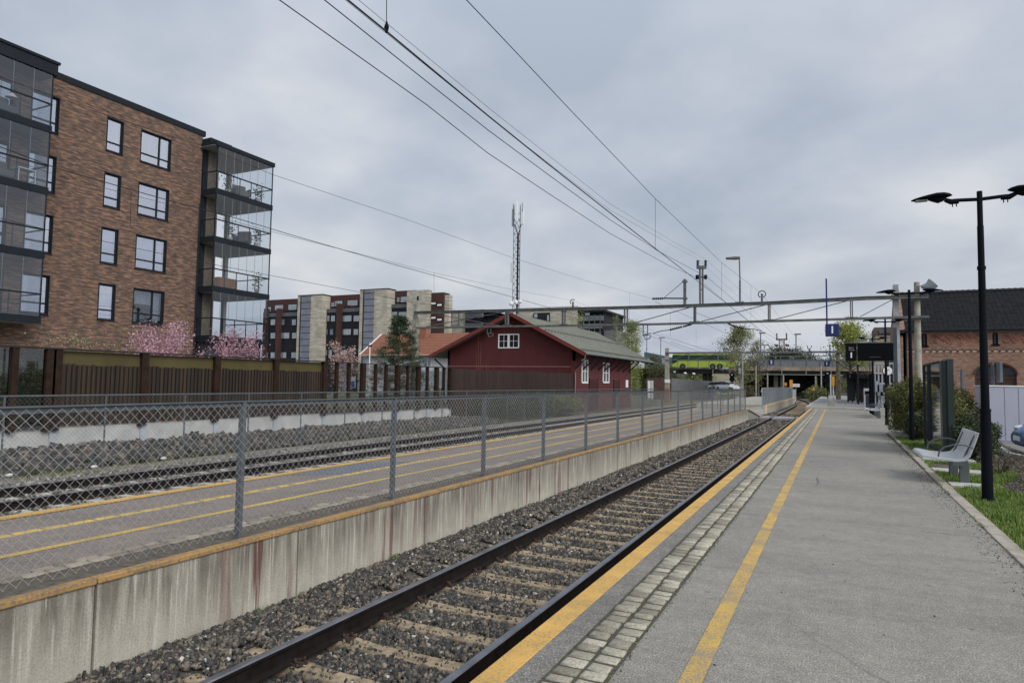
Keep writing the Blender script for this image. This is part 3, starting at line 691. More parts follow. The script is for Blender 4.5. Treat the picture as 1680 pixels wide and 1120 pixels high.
L_PALE = leaf_mat('pale_blossom', (.30, .19, .17), (.55, .40, .36), (.75, .62, .58), .3)
L_WHITE = leaf_mat('pale_bud', (.14, .12, .06), (.30, .27, .15), (.55, .52, .36), .3)
L_BROWN = leaf_mat('twig_bud', (.06, .05, .03), (.14, .12, .07), (.22, .2, .12), .2)
L_HEDGE = leaf_mat('hedge_leaf', (.035, .045, .014), (.10, .11, .03), (.24, .21, .07), .15)
# ================================================================== FENCES AND WALLS NEXT TO THE TRACKS
def chainlink(b, x, y0, y1, z0, z1, pitch, r, sl=1.0, off=.004, ztf=None):
    H = z1-z0
    for s, dx in ((1, -off), (-1, off)):
        k0 = int(math.floor((y0-H/sl)/pitch)); k1 = int(math.ceil((y1+H/sl)/pitch))
        for k in range(k0, k1):
            ya = k*pitch; a = [ya, z0] if s > 0 else [ya, z1]; c = [ya+H/sl, z1] if s > 0 else [ya+H/sl, z0]
            if c[0] <= y0 or a[0] >= y1: continue
            def cut(p, q, Y): t = (Y-p[0])/(q[0]-p[0]); return [Y, p[1]+(q[1]-p[1])*t]
            if a[0] < y0: a = cut(a, c, y0)
            if c[0] > y1: c = cut(a, c, y1)
            p = (x+dx, a[0], a[1]); q = (x+dx, c[0], c[1])
            b.tube([p, q], r, 3, cap=False)
FX, FH = -5.38, 1.355
fa = thing('chain_link_fence', 'waist-high galvanised chain-link fence along the island platform, nearest the camera', 'fence', (FX, 4.9, 0), 'chain-link fences')
py = [-.2, 2.35]+[4.92+2.57*i for i in range(17)]
for y in py:
    MB().box(FX-.03, FX+.03, y-.022, y+.022, -.02, FH-.004).build('post', GALV, fa)
b = MB(); b.box(FX-.024, FX+.024, -.2, py[-1]+.02, FH, FH+.011); b.box(FX-.013, FX-.006, -.2, py[-1], FH-.045, FH)
b.build('top_rail', GALV, fa)
b = MB(); chainlink(b, FX+.028, -.2, 24, .06, FH-.01, .085, .0019); chainlink(b, FX+.028, 24, py[-1], .06, FH-.01, .12, .0026)
b.build('chain_link_mesh', WIRE, fa)
# closed end panel at the ramp and the second fence on the far island
fe = thing('barred_fence', 'short dense barred fence turning off at the end of the island fence', 'fence', (FX, 46.1, 0))
for i in range(9):
    x = FX-.35*i; MB().box(x-.02, x+.02, 46.08, 46.12, 0, 1.3).build('bar', GALV, fe)
MB().box(FX-2.85, FX, 46.07, 46.13, 1.3, 1.35).build('top_rail', GALV, fe)
GALP = mat('pale_galvanised', (.27, .30, .32), .55, .2)
fb = thing('barred_fence', 'close-barred steel fence on the second island beyond the crossing', 'fence', (-5.2, 57, 0))
for i in range(30):
    MB().box(-5.24, -5.16, 55.2+i*1.35, 55.26+i*1.35, -.3 if i == 0 else .04, 1.38).build('post', GALP, fb)
b = MB(); b.box(-5.23, -5.17, 55.2, 94.4, 1.38, 1.43); b.beam((-5.2, 54.4, 1.1), (-5.2, 55.25, 1.4), .05, .05); b.build('top_rail', GALP, fb)
b = MB(); chainlink(b, -5.2, 55.2, 94, .08, 1.36, .16, .006); b.build('chain_link_mesh', GALP, fb)
MB().box(-5.24, -5.2, 94.6, 104, -.1, 1.15).build('solid_panel', mat('pale_steel_panel', (.30, .33, .35), .6, .2), fb)

# thin fence beyond the far track
ft = thing('chain_link_fence', 'thin grey chain-link fence beyond the far track in front of the rubble', 'fence', (-17.3, 8.9, -.8), 'chain-link fences')
ty = [6.5+2.39*i for i in range(28)]
for y in ty: MB().tube([(-17.3, y, -.9), (-17.3, y, 1.07)], .024, 6).build('post', GALV, ft)
MB().tube([(-17.3, ty[0], 1.09), (-17.3, ty[-1], 1.09)], .021, 6).build('top_rail', GALV, ft)
b = MB(); chainlink(b, -17.27, ty[0], 40, -.7, 1.07, .11, .0024); chainlink(b, -17.27, 40, ty[-1], -.7, 1.07, .2, .004); b.build('chain_link_mesh', GALVD, ft)

# retaining wall
BD = -21.7
rw = thing('retaining_wall', 'low pale concrete block wall behind the rubble bank', 'wall', (BD, 8, -.9))
wy = [atX(px, 700, BD).y for px in (-160, -60, 86, 234, 353, 450, 530, 594, 651, 700, 738)]
for a, c in zip(wy, wy[1:]): MB().box(BD-.2, BD, a+.01, c-.01, -1.1, -.03).build('wall_panel', CBLOCK, rw)
for y in wy[1:]: MB().box(BD, BD+.07, y-.11, y+.11, -1.0, -.06).build('wall_post', mat('pale_blue_steel', (.42, .45, .49), .6, .2), rw)

# noise barrier
nbx = BD
nb = thing('noise_barrier', 'brown timber and glass noise barrier standing on the pale wall', 'noise barrier', (nbx, 8, 0))
ZT, ZB = 2.38, .06
SL = plank_mat('slat_wood', 'y', (.018, .011, .007), (.044, .027, .016), .157)
OLIVE = mat('olive_panel', (.075, .06, .020), .6, var=.22, scale=1.2)
BG = glass_mat('barrier_glass', (.93, .95, .95), .03); BGD = glass_mat('dark_barrier_glass', (.42, .48, .50), .05)
def Yb(px): return atX(px, 600, nbx).y
for px in (-60, 20, 79, 90, 234, 353, 450, 530, 594, 651, 685, 715, 738):
    w = .13 if px not in (20,) else .09
    MB().box(nbx-.02, nbx+.17, Yb(px)-w, Yb(px)+w, -.10, ZT).build('post', BROWNP, nb)
for px in (551, 571, 615, 632, 668, 700, 727):
    MB().box(nbx, nbx+.13, Yb(px)-.075, Yb(px)+.075, .0, ZT).build('post', BROWNP, nb)
ed = [90, 234, 353, 450, 530]
for a, c in zip(ed, ed[1:]):
    y0, y1 = Yb(a)+.13, Yb(c)-.13
    MB().box(nbx+.0, nbx+.03, y0, y1, 1.9, ZT-.03).build('top_panel', OLIVE, nb)
    MB().box(nbx-.01, nbx+.025, y0, y1, ZB, 1.9).build('backing_board', mat('backing_board', (.022, .018, .011), .9), nb)
    b = MB(); y = y0+.05; rg = random.Random(5)
    while y < y1-.05: b.box(nbx+.03, nbx+.085, y, y+.095+rg.uniform(-.008, .008), ZB-.04+rg.uniform(-.02, .02), 1.93+rg.uniform(-.02, .03)); y += .157
    b.build('slat_panel', SL, nb)
for a, c, m_ in ((-60, 20, BGD), (20, 79, BGD)): MB().box(nbx+.05, nbx+.07, Yb(a)+.1, Yb(c)-.1, ZB, ZT-.03).build('glass_pane', m_, nb)
gp = [530, 551, 571, 594, 615, 632, 651, 668, 685, 700, 715, 727, 738]
for a, c in zip(gp, gp[1:]): MB().box(nbx+.05, nbx+.07, Yb(a)+.07, Yb(c)-.07, ZB+.12, ZT-.03).build('glass_pane', BG, nb)
MB().box(nbx-.03, nbx+.19, Yb(-60), Yb(738), ZT, ZT+.045).build('cap', mat('black_cap', (.018, .016, .015), .6), nb)
for a, c, h_ in ((-60, 90, 0), (530, 738, .14)): MB().box(nbx-.02, nbx+.1, Yb(a), Yb(c), -.02, ZB+h_).build('base_beam', mat('base_beam', (.045, .04, .034), .8), nb)
# red-brown board fence from the barrier to the shed
A0, A1 = Vector((BD+.05, Yb(738)+.1, 0)), Vector((-19.42, 51.7, 0))
bf = thing('board_fence', 'dark red-brown close-boarded fence between glass barrier and red shed', 'fence', A0)
b = MB(); n = 110; rg = random.Random(2)
for i in range(n):
    p = A0.lerp(A1, i/n); q = A0.lerp(A1, (i+.93)/n); zt = 2.34+.03*math.sin(i*.21)+rg.uniform(-.015, .015)
    b.beam((p.x, p.y, (zt-.7)/2+.0), (q.x, q.y, (zt-.7)/2), .03, zt+.7)
b.build('board', plank_mat('red_brown_board', 'y', (.020, .010, .008), (.036, .018, .013), .14), bf)
b = MB()
for i in range(7):
    p = A0.lerp(A1, i/6); b.box(p.x-.12, p.x-.03, p.y-.05, p.y+.05, -.8, 2.30)
b.build('fence_post', BROWNP, bf)

# weeds on the bank, shrubs beside it
x, y = bed(-18.9, -16.3, 7, 40, 140); k = vn(x, y, .9) > -.05; P = np.stack([x[k], y[k], rubz(x[k], y[k])-.03], 1)
blades('weeds', P, .16, leaf_mat('weed_blade', (.05, .07, .02), (.12, .14, .045), (.2, .19, .09)), 'tufts of weeds at the foot of the rubble', w=.012)
def bush(name, label, cat, base, rx, ry, h, m, n, ls, z0=.05, seed=1, stems=True, group=None, hollow=.45):
    t = thing(name, label, cat, base, group); rg = np.random.default_rng(seed)
    u = rg.normal(size=(n, 3)); u /= np.linalg.norm(u, axis=1)[:, None]; r = hollow+(1-hollow)*rg.random(n)**.6
    lump = 1+.16*np.sin(u[:, 0]*5+seed)*np.cos(u[:, 1]*4)+.12*np.sin(u[:, 2]*7+seed*2)
    P = u*(r*lump)[:, None]*np.array([rx, ry, h*.52]); P[:, 2] += h*.5+z0; P += rg.normal(size=(n, 3))*.03; P[:, 2] = np.maximum(P[:, 2], .02)
    V, F = leafset(P+np.array(base), ls); cl_ = .5+.5*np.sin(u[:, 0]*9+seed)*np.sin(u[:, 2]*8+1); ti = np.clip(cl_*.45+rg.random(n)*.55, 0, 1)
    npmesh('foliage', V, F, m, t, tint=np.repeat(ti, 4))
    if stems:
        b = MB(); r2 = random.Random(seed)
        for i in range(14):
            a = r2.random()*6.28; e_ = (base[0]+rx*.8*math.cos(a)*r2.random(), base[1]+ry*.8*math.sin(a), base[2]+h*r2.uniform(.6, .95))
            b.tube([(base[0]+r2.uniform(-.3, .3)*rx, base[1]+r2.uniform(-.5, .5)*ry, base[2]), tuple((np.array(base)+np.array(e_))/2+np.array([0, 0, .05])), e_], [.014, .01, .004], 4)
        b.build('stems', BARK, t)
    return t
for i, (X_, Y_, rx, h_, lb) in enumerate(((-19.4, 38.5, 1.5, 1.4, 'leftmost low conifer shrub behind the thin fence'), (-19.2, 43, 1.9, 1.6, 'wide dark conifer shrub in front of the board fence'), (-18.8, 47.5, 1.6, 1.35, 'conifer shrub nearest the red shed'))):
    bush('conifer_shrub', lb, 'shrub', (X_, Y_, -.75), rx, 2.3, h_, L_NEED if i != 2 else L_SPRING, 5200, .13, seed=i+3, group='low shrubs by the board fence')
# blossom and bare shrubs between barrier and flats
def bl(px, pyb, X_, H, nl, spread, m, nleaf, ls, name, label, seed, style='vase', clump=.3, z0=.3, cat='tree', group=None, sub=7, r0=.09):
    p = atX(px, pyb, X_); return tree(name, label, cat, (p.x, p.y, -.5), p.z+.5-spread*.75, r0, nl, z0, spread, m, nleaf, ls, style, clump, seed=seed, group=group, sub=sub)
g_ = 'shrubs and blossom trees behind the barrier'
bl(262, 545, -26.5, 0, 26, 1.75, L_PINK, 8500, .085, 'blossom_tree', 'wide pink blossom tree in front of the brick flats', 4, clump=.30, group=g_)
bl(318, 572, -25.5, 0, 9, .8, L_PINK, 1500, .085, 'blossom_tree', 'small pink blossom tree below the corner of the brick flats', 14, clump=.2, group=g_)
bl(392, 545, -25.5, 0, 18, 1.35, L_PINK, 4600, .085, 'blossom_tree', 'pink blossom tree under the glazed corner balconies', 6, clump=.26, group=g_)
bl(100, 540, -25, 0, 12, 1.2, L_WHITE, 800, .07, 'bare_shrub', 'yellowish budding shrub above the barrier at the left', 8, clump=.22, cat='shrub', group=g_)
bl(165, 545, -25, 0, 12, 1.2, L_WHITE, 800, .07, 'bare_shrub', 'budding shrub just left of the wide pink blossom tree', 9, clump=.22, cat='shrub', group=g_)
bl(565, 562, -26, 0, 14, 1.0, L_PALE, 2600, .10, 'blossom_tree', 'pale peach blossom tree where the glass barrier begins', 11, clump=.22, group=g_)
bl(20, 586, -24.3, 0, 12, 1.0, L_WHITE, 2600, .06, 'bare_shrub', 'white budded shrub seen through the left glass pane', 12, clump=.3, cat='shrub', group=g_)
bl(58, 590, -24.3, 0, 12, 1.1, L_SPRING, 3000, .07, 'bare_shrub', 'green shrub seen through the second glass pane', 13, clump=.4, cat='shrub', group=g_, z0=.1)
for i, (px, X_) in enumerate(((560, -24), (610, -24), (655, -24.4), (700, -24.2))):
    p = atX(px, 660, X_); bush('shrub', ('first', 'second', 'third', 'fourth')[i]+' low green bush from the left behind the glass barrier', 'shrub', (p.x, p.y, -.5), 1.0, 1.3, 1.25, L_SPRING, 1500, .10, seed=20+i, group='low bushes behind the glass')
for i, (px, py_, sd_) in enumerate(((787, 560, 1), (800, 590, 2))):
    p = atX(px, py_, -21.5); t = thing('bare_sapling', 'tall reddish bare sapling before the red gable' if i == 0 else 'short bare sapling at the right before the red gable', 'sapling', (p.x, p.y, -.5))
    b = MB(); rg = random.Random(sd_)
    for k in range(7):
        e_ = (p.x+rg.uniform(-.2, .2), p.y+rg.uniform(-.7, .7), -.5+(p.z+.5)*rg.uniform(.7, 1.1)); b.tube([(p.x, p.y, -.5), (p.x+(e_[0]-p.x)*.6, p.y+(e_[1]-p.y)*.6, e_[2]*.5), e_], [.02, .012, .004], 4)
    b.build('stems', mat('red_twig', (.16, .07, .05), .8), t)
# ================================================================== BRICK FLATS (left)
BX = -34.25
BRK = brick_mat('dark_mixed_brick', 'x', (.026, .020, .018), (.122, .066, .044), (.245, .13, .076), (.105, .09, .076), .27, .068, .010, .75)
BRKY = brick_mat('dark_mixed_brick_end', 'y', (.026, .020, .018), (.122, .066, .044), (.245, .13, .076), (.105, .09, .076), .27, .068, .010, .75)
WINS = window_mat('sky_window_glass', (.50, .50, .58)); WIND = window_mat('dim_window_glass', (.22, .24, .28), .6)
CURT = mat('white_curtain', (.62, .62, .62), .9, var=.2, scale=6)
CGL = glass_mat('curtain_window_glass', (.62, .64, .74), .62)
ROOM = mat('dark_room', (.05, .05, .055), .9)
bb = thing('apartment_building', 'brown brick block of flats with glazed black balconies', 'apartment building', (BX, 20, -.9))
# wall with real openings
def wall_x(X, y0, y1, z0, z1, holes, dep):     # facade facing +X with rectangular holes (ya,yb,za,zb)
    ys = sorted({y0, y1}|{h[0] for h in holes}|{h[1] for h in holes}); zs = sorted({z0, z1}|{h[2] for h in holes}|{h[3] for h in holes}); b = MB()
    for i in range(len(ys)-1):
        for j in range(len(zs)-1):
            ym, zm = (ys[i]+ys[i+1])/2, (zs[j]+zs[j+1])/2
            if any(h[0] < ym < h[1] and h[2] < zm < h[3] for h in holes): continue
            b.quad((X, ys[i], zs[j]), (X, ys[i+1], zs[j]), (X, ys[i+1], zs[j+1]), (X, ys[i], zs[j+1]))
    for h in holes:
        a, c, d, e_ = h
        b.quad((X, a, d), (X-dep, a, d), (X-dep, a, e_), (X, a, e_)); b.quad((X, c, d), (X, c, e_), (X-dep, c, e_), (X-dep, c, d))
        b.quad((X, a, e_), (X-dep, a, e_), (X-dep, c, e_), (X, c, e_)); b.quad((X, a, d), (X, c, d), (X-dep, c, d), (X-dep, a, d))
    return b
rows = [(13.38, 15.12), (10.44, 12.18), (7.46, 9.28), (4.50, 6.34)]
cols = [(21.66, 22.52), (23.57, 25.38), (18.0, 19.22), (15.2, 17.2), (12.6, 14.4)]
holes = [(a, c, z0, z1) for z0, z1 in rows for a, c in cols]
wall_x(BX, 2, 27.5, -.95, 16.12, holes, .22).build('wall', BRK, bb)
b = MB(); b.quad((BX, 27.5, -.95), (BX-15, 27.5, -.95), (BX-15, 27.5, 16.12), (BX, 27.5, 16.12)); b.quad((BX-15, 2, -.95), (BX-15, 2, 16.12), (BX-15, 27.5, 16.12), (BX-15, 27.5, -.95)); b.quad((BX, 2, -.95), (BX-15, 2, -.95), (BX-15, 2, 16.12), (BX, 2, 16.12)); b.build('wall', BRKY, bb)
b = MB(); b.box(BX-15.1, BX+.05, 1.9, 27.65, 16.10, 16.42); b.build('roof_edge', ANTH, bb)
MB().box(BX-14.9, BX-.1, 2.1, 27.4, 16.0, 16.2).build('roof', ANTH, bb)
MB().box(BX-1.5, BX-.9, 2.3, 27.3, -.9, 16.05).build('inner_partition', ROOM, bb)
rg = random.Random(11)
for (z0, z1) in rows:
    for (a, c) in cols:
        X = BX-.13; two = (c-a) > 1.3; zm = z0+(z1-z0)*.28; ym = a+(c-a)*.64 if two else None; f = MB()
        f.box(X, X+.07, a, a+.07, z0, z1); f.box(X, X+.07, c-.07, c, z0, z1); f.box(X, X+.07, a+.07, c-.07, z0, z0+.07); f.box(X, X+.07, a+.07, c-.07, z1-.07, z1)
        f.box(X, X+.062, a+.07, c-.07, zm-.04, zm+.04)
        if two: f.box(X, X+.065, ym-.045, ym+.045, z0+.07, z1-.07)
        f.box(X+.05, BX+.02, c-.012, c+.03, z0-.02, z1+.02); f.box(X+.05, BX+.02, a-.03, a+.012, z0-.02, z1+.02); f.box(X+.05, BX+.02, a-.03, c+.03, z1-.01, z1+.05)
        fr = f.build('window', ANTH, bb)
        lo = z0 < 5
        MB().box(X+.02, X+.03, a+.07, c-.07, z0+.07, z1-.07).build('pane', CGL if not (lo and two) else glass_mat('clear_pane', (.7, .72, .76), .1), fr)
        MB().box(BX-.24, BX+.05, a-.04, c+.04, z0-.06, z0-.015).build('sill', ANTH, fr)
        kind = rg.random()
        cb_ = MB()
        if not two or lo or kind < .5: cb_.box(X-.25, X-.22, a+.05, c-.05, z1-(z1-z0)*(.95 if not two else .42), z1)
        else: cb_.box(X-.25, X-.22, a+.05, a+.30, z0, z1)
        cb_.box(X-.26, X-.235, c-.42, c-.03, z0, z1); cb_.build('curtain', CURT, fr)
# downpipe between flats and balconies
MB().tube([(BX+.12, 27.42, 12.0), (BX+.12, 27.42, -.5)], .05, 8).build('downpipe', ANTH, bb)
# balconies
BAL = glass_mat('balcony_glass', (.88, .91, .93), .06); BALL = glass_mat('smoky_balcony_glass', (.74, .77, .79), .10)
SOFF = mat('balcony_soffit', (.36, .37, .38), .8, var=.05)
def balcony(y0, y1, x0, x1, zt, zb, g, nmull, side_y=None, post_dark=True, back=True):
    """one storey: slab band zb-.36..zb, glass up to zt"""
    bl_ = MB(); bl_.box(x0, x1+.03, y0-.03, y1+.03, zb-.33, zb); o = bl_.build('balcony', ANTH, bb)
    MB().box(x0+.05, x1-.05, y0+.05, y1-.05, zb-.345, zb-.332).build('soffit', SOFF, o)
    r = MB(); hr = 1.02
    r.box(x1-.04, x1+.02, y0, y1, zb+hr-.035, zb+hr+.035); r.box(x0, x1, y1-.045, y1, zb+hr-.03, zb+hr+.03); r.box(x0, x1, y0, y0+.045, zb+hr-.03, zb+hr+.03)
    k = 5
    for i in range(k+1): yy = y0+(y1-y0)*i/k; r.box(x1-.045, x1-.01, max(y0, yy-.02), min(y1, yy+.02), zb, zb+hr)
    r.box(x1-.05, x1, y0, y0+.06, zb, zt); r.box(x1-.05, x1, y1-.06, y1, zb, zt); r.box(x0, x0+.06, y1-.06, y1, zb, zt)
    r.build('railing', ANTH, o)
    gl = MB(); gl.quad((x1, y0+.06, zb), (x1, y1-.06, zb), (x1, y1-.06, zt), (x1, y0+.06, zt)); gl.quad((x0+.06, y1-.016, zb), (x1-.06, y1-.016, zb), (x1-.06, y1-.016, zt), (x0+.06, y1-.016, zt)); gl.build('glass_screen', g, o)
    ml = MB()
    for i in range(1, nmull): yy = y0+(y1-y0)*i/nmull; ml.box(x1-.02, x1-.008, yy-.009, yy+.009, zb+hr, zt)
    ml.build('glass_joint', mat('glass_joint', (.30, .31, .32), .5), o)
    return o
zs_r = [12.82, 9.94, 6.98, 4.06]; zs_l = [13.22, 10.29, 7.28, 4.28]
for i, zb in enumerate(zs_r):
    zt = 15.35 if i == 0 else zs_r[i-1]-.34
    balcony(27.55, 31.93, -37.2, -33.0, zt, zb, BAL, 7)
b = MB(); b.box(-37.3, -32.93, 27.4, 32.0, 15.36, 15.62); b.box(-37.2, -33.5, 27.45, 29.0, 15.64, 15.9); b.build('balcony_roof', ANTH, bb)
MB().box(-37.0, -33.05, 27.3, 31.9, 15.345, 15.357).build('balcony_ceiling', SOFF, bb)
for zb in zs_r: MB().box(-37.3, -34.3, 27.52, 27.60, zb, zb+2.5).build('balcony_door', ANTH, bb)
MB().box(-34.4, -34.2, 27.56, 27.9, 3.8, 15.3).build('dark_return', ANTH, bb); MB().box(-34.4, -34.2, 27.9, 28.7, 3.8, 15.3).build('brick_return', mat('beige_brick_return', (.12, .10, .08), .9, var=.2, scale=5, fine=.2), bb)
MB().box(-37.5, -34.4, 27.6, 28.2, -.9, 15.3).build('wall', BRKY, bb)
MB().box(-36.6, -36.35, 31.3, 31.55, -.9, 15.3).build('column', CONC2, bb)
MB().box(-37.0, -33.4, 27.7, 31.8, -.9, 3.705).build('ground_storey', mat('dark_ground_storey', (.03, .032, .036), .8), bb)
for i, zb in enumerate(zs_l):
    zt = 15.65 if i == 0 else zs_l[i-1]-.36
    balcony(11.5, 18.22, BX-.3, -33.0, zt, zb, BALL, 8)
b = MB(); b.box(BX-.2, -32.92, 11.2, 18.35, 15.66, 16.20); b.box(BX-.2, -32.86, 11.1, 18.42, 16.20, 16.32); b.build('balcony_roof', ANTH, bb)
# balcony things
WICK = mat('grey_wicker', (.10, .10, .10), .9, var=.3, scale=20); PLANT = L_DARK
def armchair(x, y, z, rz, label, first=[None]):
    if first[0] is None:
        t = thing('garden_armchair', '', 'armchair'); b = MB(); b.box(-.38, .38, -.4, .4, .12, .44); b.build('seat', WICK, t, bevel=.05)
        b = MB(); b.box(-.42, .42, .3, .46, .15, .95); b.build('backrest', WICK, t, bevel=.07)
        for s in (-1, 1): b = MB(); b.box(s*.42-.07, s*.42+.07, -.4, .4, .15, .64); b.build('armrest', WICK, t, bevel=.05)
        first[0] = t; place(t, True, (x, y, z), rz, label, 'armchairs on the balconies')
    else: place(first[0], False, (x, y, z), rz, label, 'armchairs on the balconies')
armchair(-33.7, 30.0, 12.82, 1.2, 'grey wicker armchair on the top corner balcony')
armchair(-33.7, 30.2, 9.94, .4, 'grey wicker armchair on the corner balcony second from top')
armchair(-33.65, 16.5, 13.22, 1.6, 'dark armchair on the top left balcony')
armchair(-33.65, 16.6, 10.29, 1.6, 'dark armchair on the left balcony second from top')
def pot(x, y, z, h, label, m=PLANT):
    t = thing('potted_plant', label, 'plant', (x, y, z), 'potted plants on the balconies'); b = MB(); b.tube([(x, y, z), (x, y, z+.3)], [.12, .17], 10); b.build('pot', CONC2, t)
    P = rng.normal(size=(160, 3))*np.array([.16, .16, h*.28])+np.array([x, y, z+.35+h*.4]); V, F = leafset(P, .12); npmesh('foliage', V, F, m, t, tint=np.repeat(rng.random(160), 4))
pot(-33.5, 31.2, 12.82, .9, 'tall potted plant at the end of the top corner balcony'); pot(-33.6, 28.9, 12.82, 1.0, 'bushy potted plant left on the top corner balcony')
pot(-33.5, 31.2, 9.94, .9, 'potted plant at the end of the second corner balcony'); pot(-33.6, 29.2, 9.94, 1.0, 'potted plant left on the second corner balcony')
pot(-33.4, 31.3, 6.98, 1.1, 'large potted plant on the third corner balcony', L_SPRING)
tag(MB().box(-34.1, -33.7, 28.6, 30.0, 6.98, 7.7).build('wooden_box', mat('wood_brown', (.20, .10, .05), .7), bevel=.02), 'brown wooden storage box on the third corner balcony', 'box')
t = thing('garden_stool', 'white tubular side table on the left balcony second from top', 'side table', (-33.4, 17.4, 10.29))
for sx_ in (-.25, .25):
    for sy_ in (-.35, .35): MB().tube([(-33.4+sx_, 17.4+sy_, 10.29), (-33.4+sx_, 17.4+sy_, 10.95)], .02, 5).build('leg', WHITE, t)
MB().box(-33.68, -33.12, 17.02, 17.78, 10.93, 10.97).build('top', WHITE, t)
t = thing('pendant_lamp', 'white pendant lamp hanging over the top left balcony', 'lamp', (-33.8, 16.9, 15.2)); MB().tube([(-33.8, 16.9, 15.6), (-33.8, 16.9, 14.4)], .012, 5).build('cord', BLACK, t); MB().tube([(-33.8, 16.9, 14.4), (-33.8, 16.9, 14.2)], [.1, .25], 12).build('shade', WHITE, t)

# ================================================================== RED SHED
RED = plank_mat('oxblood_boards', 'x', (.075, .011, .012), (.086, .013, .014), .16); REDY = plank_mat('oxblood_boards_side', 'y', (.078, .014, .016), (.098, .018, .020), .16)
REDT = mat('red_trim', (.10, .018, .016), .6); 
sh = thing('goods_shed', 'dark red wooden goods shed with green metal roof and braced eaves', 'shed', (-19.35, 51.8, -.7))
GY, SX0, SX1, RX, RZ, EZ, EX1, EX0 = 51.8, -31.5, -19.35, -24.9, 7.42, 3.98, -18.15, -32.9
zl = lambda x: RZ-(x-RX)*(RZ-EZ)/(EX1-RX) if x > RX else RZ-(RX-x)*(RZ-3.80)/(RX-EX0)
b = MB(); b.prism([(SX0, -.9), (SX1, -.9), (SX1, zl(SX1)-.12), (RX, RZ-.12), (SX0, zl(SX0)-.12)], 'y', GY, GY+.2); b.build('gable_wall', RED, sh)
# side wall with openings
dz = [(53.4, 55.0, 1.55, 3.6), (59.1, 61.0, 1.6, 3.5)]; drs = [(55.4, 57.6, -.7, 1.9), (62.5, 64.2, -.7, 1.85)]
b = MB(); b.box(SX1-.2, SX1, GY, 68.4, -.9, zl(SX1)-.1); b.box(SX0, SX0+.2, GY, 68.4, -.9, zl(SX0)-.1); b.prism([(SX0, -.9), (SX1, -.9), (SX1, zl(SX1)-.12), (RX, RZ-.12), (SX0, zl(SX0)-.12)], 'y', 68.2, 68.4); b.build('wall', REDY, sh)
b = MB()
def roofslab(b, xa, za, xb, zb, y0, y1, th=.12):
    b.add([(xa, y0, za), (xb, y0, zb), (xb, y1, zb), (xa, y1, za), (xa, y0, za-th), (xb, y0, zb-th), (xb, y1, zb-th), (xa, y1, za-th)], [(0, 1, 2, 3), (7, 6, 5, 4), (0, 4, 5, 1), (1, 5, 6, 2), (2, 6, 7, 3), (3, 7, 4, 0)])
roofslab(b, RX, RZ, EX1, EZ, 50.9, 73.6); roofslab(b, EX0, 3.80, RX, RZ, 50.9, 73.6)
y = 51.4
while y < 73.4: b.beam((RX, y, RZ+.02), (EX1, y, EZ+.02), .03, .035); y += .55
b.build('roof', mat('green_metal_roof', (.215, .222, .185), .6, .1, var=.12, scale=1.2), sh)
b = MB()
for fx, n in ((.45, 30), (.93, 44)):
    x = RX+(EX1-RX)*fx; z = zl(x)
    for i in range(n): y = 51.4+i*(73-51.4)/n; b.beam((x, y, z+.02), (x-.05, y+.25, z+.16), .06, .04)
    b.beam((x-.03, 51.3, z+.14), (x-.03, 73.2, z+.14), .03, .03)
b.build('snow_guard', mat('dark_snow_guard', (.05, .055, .045), .6), sh)
b = MB(); b.beam((RX, 50.88, RZ-.06), (EX1+.05, 50.88, EZ-.10), .06, .30); b.beam((RX, 50.88, RZ-.06), (EX0-.05, 50.88, 3.70), .06, .30); b.build('verge_board', mat('bright_red_trim', (.135, .028, .022), .6), sh)
MB().tube([(EX1+.05, 50.9, EZ-.06), (EX1+.05, 73.6, EZ-.06)], .07, 8).build('gutter', GALV, sh)
MB().tube([(EX1+.02, 51.0, EZ-.1), (EX1-.2, 51.2, EZ-.8), (SX1+.1, 51.7, EZ-1.5), (SX1+.08, 51.75, -.7)], .05, 6).build('downpipe', mat('pink_grey_pipe', (.25, .17, .17), .6), sh)
b = MB(); b.box(SX0-.01, SX1+.01, GY-.03, GY, 2.86, 2.95); b.build('belt_board', mat('dusty_red_board', (.20, .10, .09), .7), sh)
b = MB(); b.box(SX1-.32, SX1+.03, GY-.06, GY+.35, -.9, 3.4); b.build('corner_board', REDT, sh)
yy = 51.9
while yy < 73.4:
    if yy < 68.4: MB().beam((SX1, yy, 2.75), (EX1-.1, yy, EZ-.28), .09, .11).build('eaves_brace', mat('dark_brace', (.028, .012, .012), .8), sh)
    MB().beam((SX1-.6, yy, zl(SX1)-.14), (EX1-.05, yy, EZ-.20), .09, .13).build('rafter', mat('dark_brace', (.03,)*3), sh); yy += 1.95
MB().beam((SX0, 51.5, 2.6), (EX0+.2, 51.5, 3.55), .1, .12).build('eaves_brace', mat('dark_brace', (.03,)*3), sh)
for (a, c, z0, z1) in dz:
    f = MB(); X = SX1
    for q in ((a, a+.16), (c-.16, c), ((a+c)/2-.07, (a+c)/2+.07)): f.box(X, X+.06, q[0], q[1], z0, z1)
    f.box(X, X+.055, a, c, z0, z0+.14); f.box(X, X+.055, a, c, z1-.14, z1); f.box(X, X+.05, a, c, (z0+z1)/2-.03, (z0+z1)/2+.03)
    w = f.build('window', WHITE, sh); MB().box(X+.005, X+.02, a+.1, c-.1, z0+.1, z1-.1).build('pane', WIND, w)
for (a, c, z0, z1) in drs:
    d = MB().box(SX1, SX1+.05, a, c, z0, z1).build('door', mat('dark_red_door', (.045, .012, .012), .7), sh)
    b = MB(); b.box(SX1, SX1+.07, a-.1, a, z0, z1+.1); b.box(SX1, SX1+.07, c, c+.1, z0, z1+.1); b.build('door_frame', mat('black_frame', (.015, .01, .01), .7), d)
a_ = atY(818, 548, GY); c_ = atY(852, 571, GY); f = MB(); x0, x1, z0, z1 = a_.x, c_.x, c_.z, a_.z
